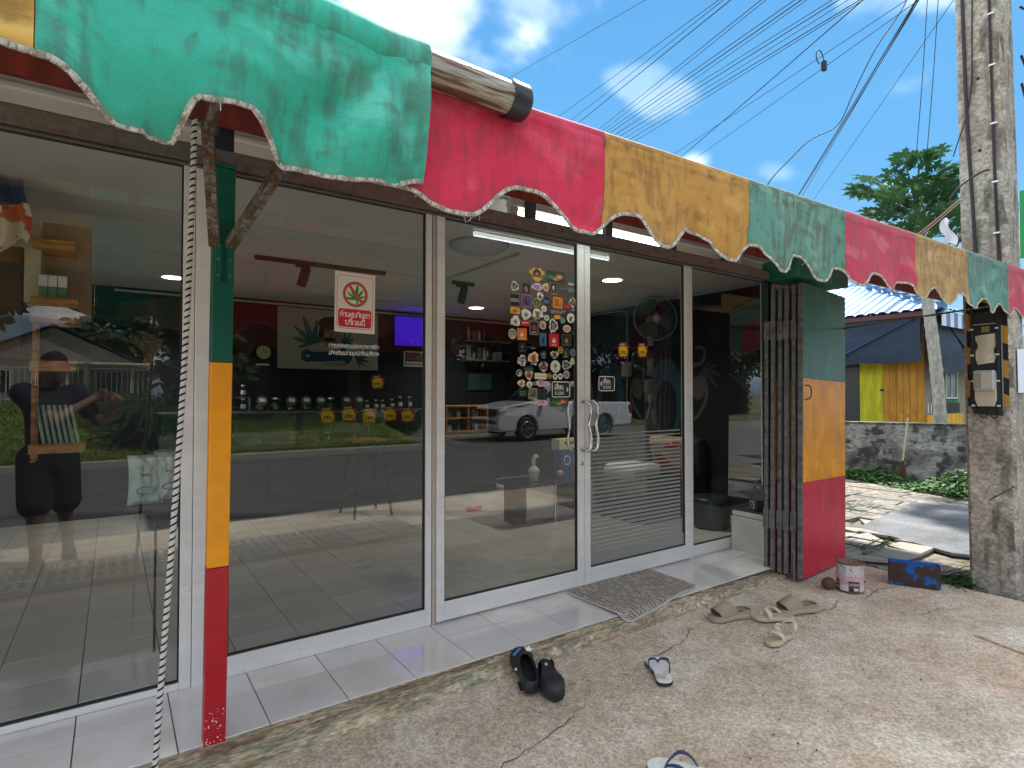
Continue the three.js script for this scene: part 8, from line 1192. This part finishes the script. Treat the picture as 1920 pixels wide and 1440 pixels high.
{ // white pickup parked across the street, nose to the left
  const o = thing('white_pickup', 'white pickup truck parked across the street, mirrored in the doors', 'pickup', [9.15, -0.044, 10.75]);
  const paint = MP({ color: C(0.72, 0.73, 0.74), roughness: 0.35, clearcoat: 0.8, clearcoatRoughness: 0.1 }), dk = M({ color: C(0.015, 0.016, 0.018), roughness: 0.5 }), win = MP({ color: C(0.012, 0.015, 0.018), roughness: 0.04, clearcoat: 1 });
  const fw = 0.93, rw = 4.08, ar = 0.43, sh = new THREE.Shape(); sh.moveTo(0.06, 0.36); sh.lineTo(0.0, 0.5); sh.lineTo(0.02, 0.66); sh.quadraticCurveTo(0.05, 0.92, 0.22, 1.0); sh.quadraticCurveTo(0.7, 1.1, 1.3, 1.16); sh.lineTo(3.36, 1.12); sh.lineTo(5.27, 1.1); sh.lineTo(5.3, 0.7); sh.lineTo(5.26, 0.46); sh.lineTo(rw + ar, 0.42); sh.absarc(rw, 0.4, ar, 0.05, Math.PI - 0.05, false); sh.lineTo(fw + ar, 0.36); sh.absarc(fw, 0.4, ar, -0.05, Math.PI + 0.05, false); sh.lineTo(0.06, 0.36);
  const body = new THREE.ExtrudeGeometry(sh, { depth: 1.66, bevelEnabled: true, bevelSize: 0.05, bevelThickness: 0.06, bevelSegments: 4, curveSegments: 20 }); body.translate(0, 0, 0.06);
  { const P = body.attributes.position; for (let i = 0; i < P.count; i++) { const x = P.getX(i), z = P.getZ(i), y = P.getY(i), k = 1 - 0.14 * sstep(0.9, -0.1, x) - 0.05 * sstep(0.75, 1.2, y); P.setZ(i, 0.89 + (z - 0.89) * k); } body.computeVertexNormals(); }
  part('body', body, paint, o);
  const cab = prism([[1.22, 1.12], [1.98, 1.70], [2.2, 1.76], [2.95, 1.75], [3.2, 1.66], [3.36, 1.12]], 1.36, 0.06).translate(0, 0, 0.21); part('cab', cab, paint, o);
  part('windscreen', sheet(8, 6, (s, t) => [mix(1.29, 1.93, t) - 0.045 - 0.03 * Math.sin(s * Math.PI), mix(1.17, 1.66, t) + 0.03, mix(0.24, 1.54, s)]), win, o);
  for (const [z, d] of [[0.143, -1], [1.637, 1]]) {
    part('side_window', prism([[1.48, 1.17], [2.02, 1.63], [2.42, 1.67], [2.42, 1.17]], 0.006).translate(0, 0, z - (d > 0 ? 0 : 0.006)), win, o); part('side_window', prism([[2.5, 1.17], [2.5, 1.67], [3.08, 1.64], [3.22, 1.17]], 0.006).translate(0, 0, z - (d > 0 ? 0 : 0.006)), win, o);
  }
  part('door_seams', merge([bx(1.42, 1.43, 0.45, 1.14, 0.0, 0.012), bx(2.45, 2.46, 0.45, 1.14, -0.001, 0.012), bx(3.3, 3.31, 0.45, 1.12, -0.001, 0.012), bx(1.42, 3.31, 0.44, 0.45, 0.0, 0.012)]), dk, o);
  part('door_handle', bx(2.2, 2.38, 0.97, 1.0, -0.03, 0.0, 0.01), dk, o); part('door_mirror', bx(1.5, 1.6, 1.13, 1.3, -0.2, -0.02, 0.03), paint, o);
  part('grille', prism([[0.28, 0], [1.36, 0], [1.44, 0.2], [0.2, 0.2]], 0.04, 0.01).rotateY(-Math.PI / 2).translate(0.02, 0.76, 0.07), dk, o); part('lower_grille', bx(-0.06, -0.03, 0.52, 0.64, 0.4, 1.38, 0.01), dk, o);
  for (const z of [0.2, 1.36]) { const l = part('headlight', bx(-0.02, 0.42, 0.78, 0.95, z, z + 0.22, 0.05).translate(0, 0, z < 1 ? -0.09 : 0.09), MP({ color: C(0.5, 0.53, 0.56), roughness: 0.1, metalness: 0.3, clearcoat: 1 }), o); part('lens', new THREE.SphereGeometry(0.05, 14, 10).translate(0.0, 0.86, z + (z < 1 ? 0.02 : 0.2)), chrome, l); part('fog_lamp', cyl([-0.07, 0.56, z + 0.1], [-0.02, 0.56, z + 0.1], 0.05, 0.05, 16), dk, o); }
  part('bumper', bx(-0.075, 0.1, 0.40, 0.54, 0.2, 1.58, 0.04), paint, o); part('number_plate', bx(-0.09, -0.076, 0.44, 0.53, 0.72, 1.08), M({ color: C(0.6, 0.6, 0.58), roughness: 0.5 }), o);
  part('tail_light', bx(5.2, 5.34, 0.75, 1.05, -0.005, 0.12, 0.02), M({ color: C(0.3, 0.02, 0.02), roughness: 0.3 }), o);
  for (const x of [fw, rw]) for (const z of [0.02, 1.56]) { const w = hub('wheel', o); part('tyre', lathe([[0.22, 0], [0.33, 0.0], [0.365, 0.03], [0.37, 0.1], [0.365, 0.17], [0.33, 0.2], [0.22, 0.2]], 36).rotateX(Math.PI / 2).translate(x, 0.365, z), dk, w); part('rim', new THREE.TorusGeometry(0.225, 0.018, 8, 36).translate(x, 0.365, z + 0.0), chrome, w); part('spokes', merge([...Array(6).keys()].map((k) => { const a = k / 6 * 6.283; return bar([x, 0.365, z + 0.02], [x + Math.cos(a) * 0.215, 0.365 + Math.sin(a) * 0.215, z + 0.01], 0.045, 0.02, V(0, 0, 1)); })), M({ color: C(0.25, 0.25, 0.26), metalness: 0.7, roughness: 0.35 }), w); part('barrel', cyl([x, 0.365, z + 0.04], [x, 0.365, z + 0.06], 0.215, 0.215, 24), dk, w); }
}
// ---------------------------------------------------------------- the person taking the picture, mirrored in the left window
{
  const o = thing('person', 'person in dark shirt and shorts holding up a phone, mirrored in the left window', 'person');
  const capsule = (p, a, b, ra, rb) => { const bx0 = b[0] - a[0], by0 = b[1] - a[1], bz0 = b[2] - a[2], L = bx0 * bx0 + by0 * by0 + bz0 * bz0, t = clamp(((p[0] - a[0]) * bx0 + (p[1] - a[1]) * by0 + (p[2] - a[2]) * bz0) / L); return Math.hypot(p[0] - a[0] - bx0 * t, p[1] - a[1] - by0 * t, p[2] - a[2] - bz0 * t) - mix(ra, rb, t); };
  const smin = (a, b, k) => { const h = clamp(0.5 + 0.5 * (b - a) / k); return mix(b, a, h) - k * h * (1 - h); };
  function mesh(bones, centre, half, res, k = 0.03) {
    const mc = new MarchingCubes(res, M({}), false, false, 120000); mc.isolation = 0; const hs = res / 2;
    for (let z = 0; z < res; z++) for (let y = 0; y < res; y++) for (let x = 0; x < res; x++) { const p = [centre[0] + (x - hs) / hs * half, centre[1] + (y - hs) / hs * half, centre[2] + (z - hs) / hs * half]; let d = 9; for (const [a, b, ra, rb] of bones) { const e = capsule(p, a, b, ra, rb); if (e < d + 0.1) d = d > 8 ? e : smin(d, e, k); } mc.field[x + y * res + z * res * res] = -d; }
    mc.update(); const n = mc.count, g = new THREE.BufferGeometry(), P = mc.positionArray.slice(0, n * 3); for (let i = 0; i < n; i++) for (let c = 0; c < 3; c++) P[i * 3 + c] = P[i * 3 + c] * half + centre[c];
    g.setAttribute('position', new THREE.BufferAttribute(P, 3)); g.setAttribute('normal', new THREE.BufferAttribute(mc.normalArray.slice(0, n * 3), 3)); g.setAttribute('uv', new THREE.BufferAttribute(new Float32Array(n * 2), 2)); return g;
  }
  const hip = [-0.40, 0.88, 2.84], chest = [-0.41, 1.24, 2.86], neck = [-0.40, 1.42, 2.84], head = [-0.375, 1.545, 2.80];
  const sl = [-0.56, 1.36, 2.84], sr = [-0.245, 1.36, 2.90], el = [-0.36, 1.16, 2.66], er = [-0.10, 1.13, 2.99], hl = [-0.115, 1.33, 2.88], hr = [0.045, 1.305, 2.93];
  const ll = [-0.49, 0.86, 2.83], lr = [-0.32, 0.86, 2.87], kl = [-0.47, 0.47, 2.70], kr = [-0.30, 0.47, 2.86], al = [-0.46, 0.09, 2.70], ar2 = [-0.28, 0.09, 3.0];
  const bones = [[hip, chest, 0.115, 0.125], [chest, neck, 0.10, 0.055], [neck, [-0.39, 1.48, 2.825], 0.05, 0.052], [[-0.378, 1.52, 2.81], [-0.37, 1.575, 2.795], 0.078, 0.085], [[-0.365, 1.475, 2.765], [-0.37, 1.53, 2.76], 0.045, 0.06], [[-0.362, 1.52, 2.71], [-0.364, 1.545, 2.718], 0.013, 0.01], [sl, el, 0.05, 0.04], [sr, er, 0.05, 0.04], [el, hl, 0.04, 0.026], [er, hr, 0.04, 0.026], [sl, chest, 0.06, 0.1], [sr, chest, 0.06, 0.1], [ll, kl, 0.085, 0.058], [lr, kr, 0.085, 0.058], [kl, al, 0.056, 0.036], [kr, ar2, 0.056, 0.036], [[-0.455, 1.54, 2.81], [-0.457, 1.57, 2.812], 0.014, 0.016], [[-0.293, 1.54, 2.82], [-0.291, 1.57, 2.822], 0.014, 0.016]];
  const hand = (h, dir, s) => { const f = []; f.push([h, [h[0] + dir * 0.03, h[1] + 0.03, h[2] + 0.005], 0.027, 0.027]); for (let k = 0; k < 4; k++) { const y = h[1] + 0.052 - k * 0.019, L = [0.058, 0.066, 0.062, 0.05][k]; const a = [h[0] + dir * 0.03, y, h[2] - 0.012], b = [h[0] + dir * (0.03 + L * 0.45), y + 0.002, h[2] - 0.028], c = [h[0] + dir * (0.03 + L * 0.8), y, h[2] - 0.022]; f.push([a, b, 0.0095, 0.0088], [b, c, 0.0088, 0.0078]); } f.push([[h[0] + dir * 0.008, h[1] - 0.005, h[2] + 0.015], [h[0] + dir * 0.03, h[1] + 0.016, h[2] + 0.03], 0.0125, 0.011], [[h[0] + dir * 0.03, h[1] + 0.016, h[2] + 0.03], [h[0] + dir * 0.055, h[1] + 0.03, h[2] + 0.026], 0.0105, 0.009]); return f; };
  const skin = M({ color: C(0.22, 0.12, 0.08), roughness: 0.6 }), navy = M({ color: C(0.014, 0.018, 0.032), roughness: 0.9 }), shortsM = M({ color: C(0.010, 0.012, 0.018), roughness: 0.9 }), shoeM = M({ color: C(0.02, 0.02, 0.022), roughness: 0.6 });
  part('body', merge([mesh(bones, [-0.3, 0.84, 2.84], 0.9, 112, 0.035), mesh(hand(hl, 1, 1), [hl[0] + 0.03, hl[1], hl[2]], 0.1, 56, 0.006), mesh(hand(hr, -1, 1), [hr[0] - 0.03, hr[1], hr[2]], 0.1, 56, 0.006)]), skin, o);
  const mid = (a, b, t) => a.map((v, i) => mix(v, b[i], t));
  part('shirt', mesh([[[-0.40, 0.84, 2.84], chest, 0.142, 0.148], [chest, [-0.40, 1.36, 2.85], 0.13, 0.085], [sl, mid(sl, el, 0.62), 0.075, 0.068], [sr, mid(sr, er, 0.62), 0.075, 0.068], [sl, chest, 0.078, 0.125], [sr, chest, 0.078, 0.125]], [-0.35, 1.1, 2.84], 0.5, 72, 0.04), navy, o);
  part('shorts', mesh([[hip, [-0.40, 0.82, 2.84], 0.136, 0.14], [ll, mid(ll, kl, 0.86), 0.112, 0.108], [lr, mid(lr, kr, 0.86), 0.112, 0.108]], [-0.38, 0.72, 2.8], 0.4, 64, 0.04), shortsM, o);
  part('hair', mesh([[[-0.385, 1.59, 2.83], [-0.375, 1.605, 2.80], 0.088, 0.085], [[-0.39, 1.52, 2.86], [-0.385, 1.58, 2.85], 0.06, 0.075]], [-0.38, 1.56, 2.82], 0.2, 48, 0.03), M({ color: C(0.012, 0.01, 0.01), roughness: 0.8 }), o);
  for (const a of [al, ar2]) { part('shoe', mesh([[[a[0], 0.045, a[2] + 0.05], [a[0] + 0.03, 0.04, a[2] - 0.16], 0.045, 0.036], [a, [a[0], 0.06, a[2]], 0.045, 0.045]], [a[0], 0.06, a[2] - 0.05], 0.25, 48, 0.03), shoeM, o); }
  const ph = thing('phone', 'phone held up sideways by the mirrored photographer', 'phone', [-0.035, 1.325, 2.905], -0.61); part('case', bx(-0.075, 0.075, -0.037, 0.037, -0.004, 0.004, 0.003), M({ color: C(0.1, 0.12, 0.15), roughness: 0.3 }), ph); part('camera_island', bx(0.035, 0.07, 0.0, 0.034, -0.0065, -0.0045, 0.001), dkPhone(), ph);
}
function dkPhone() { return M({ color: C(0.01, 0.01, 0.012), roughness: 0.2 }); }
renderer.render(scene, camera);
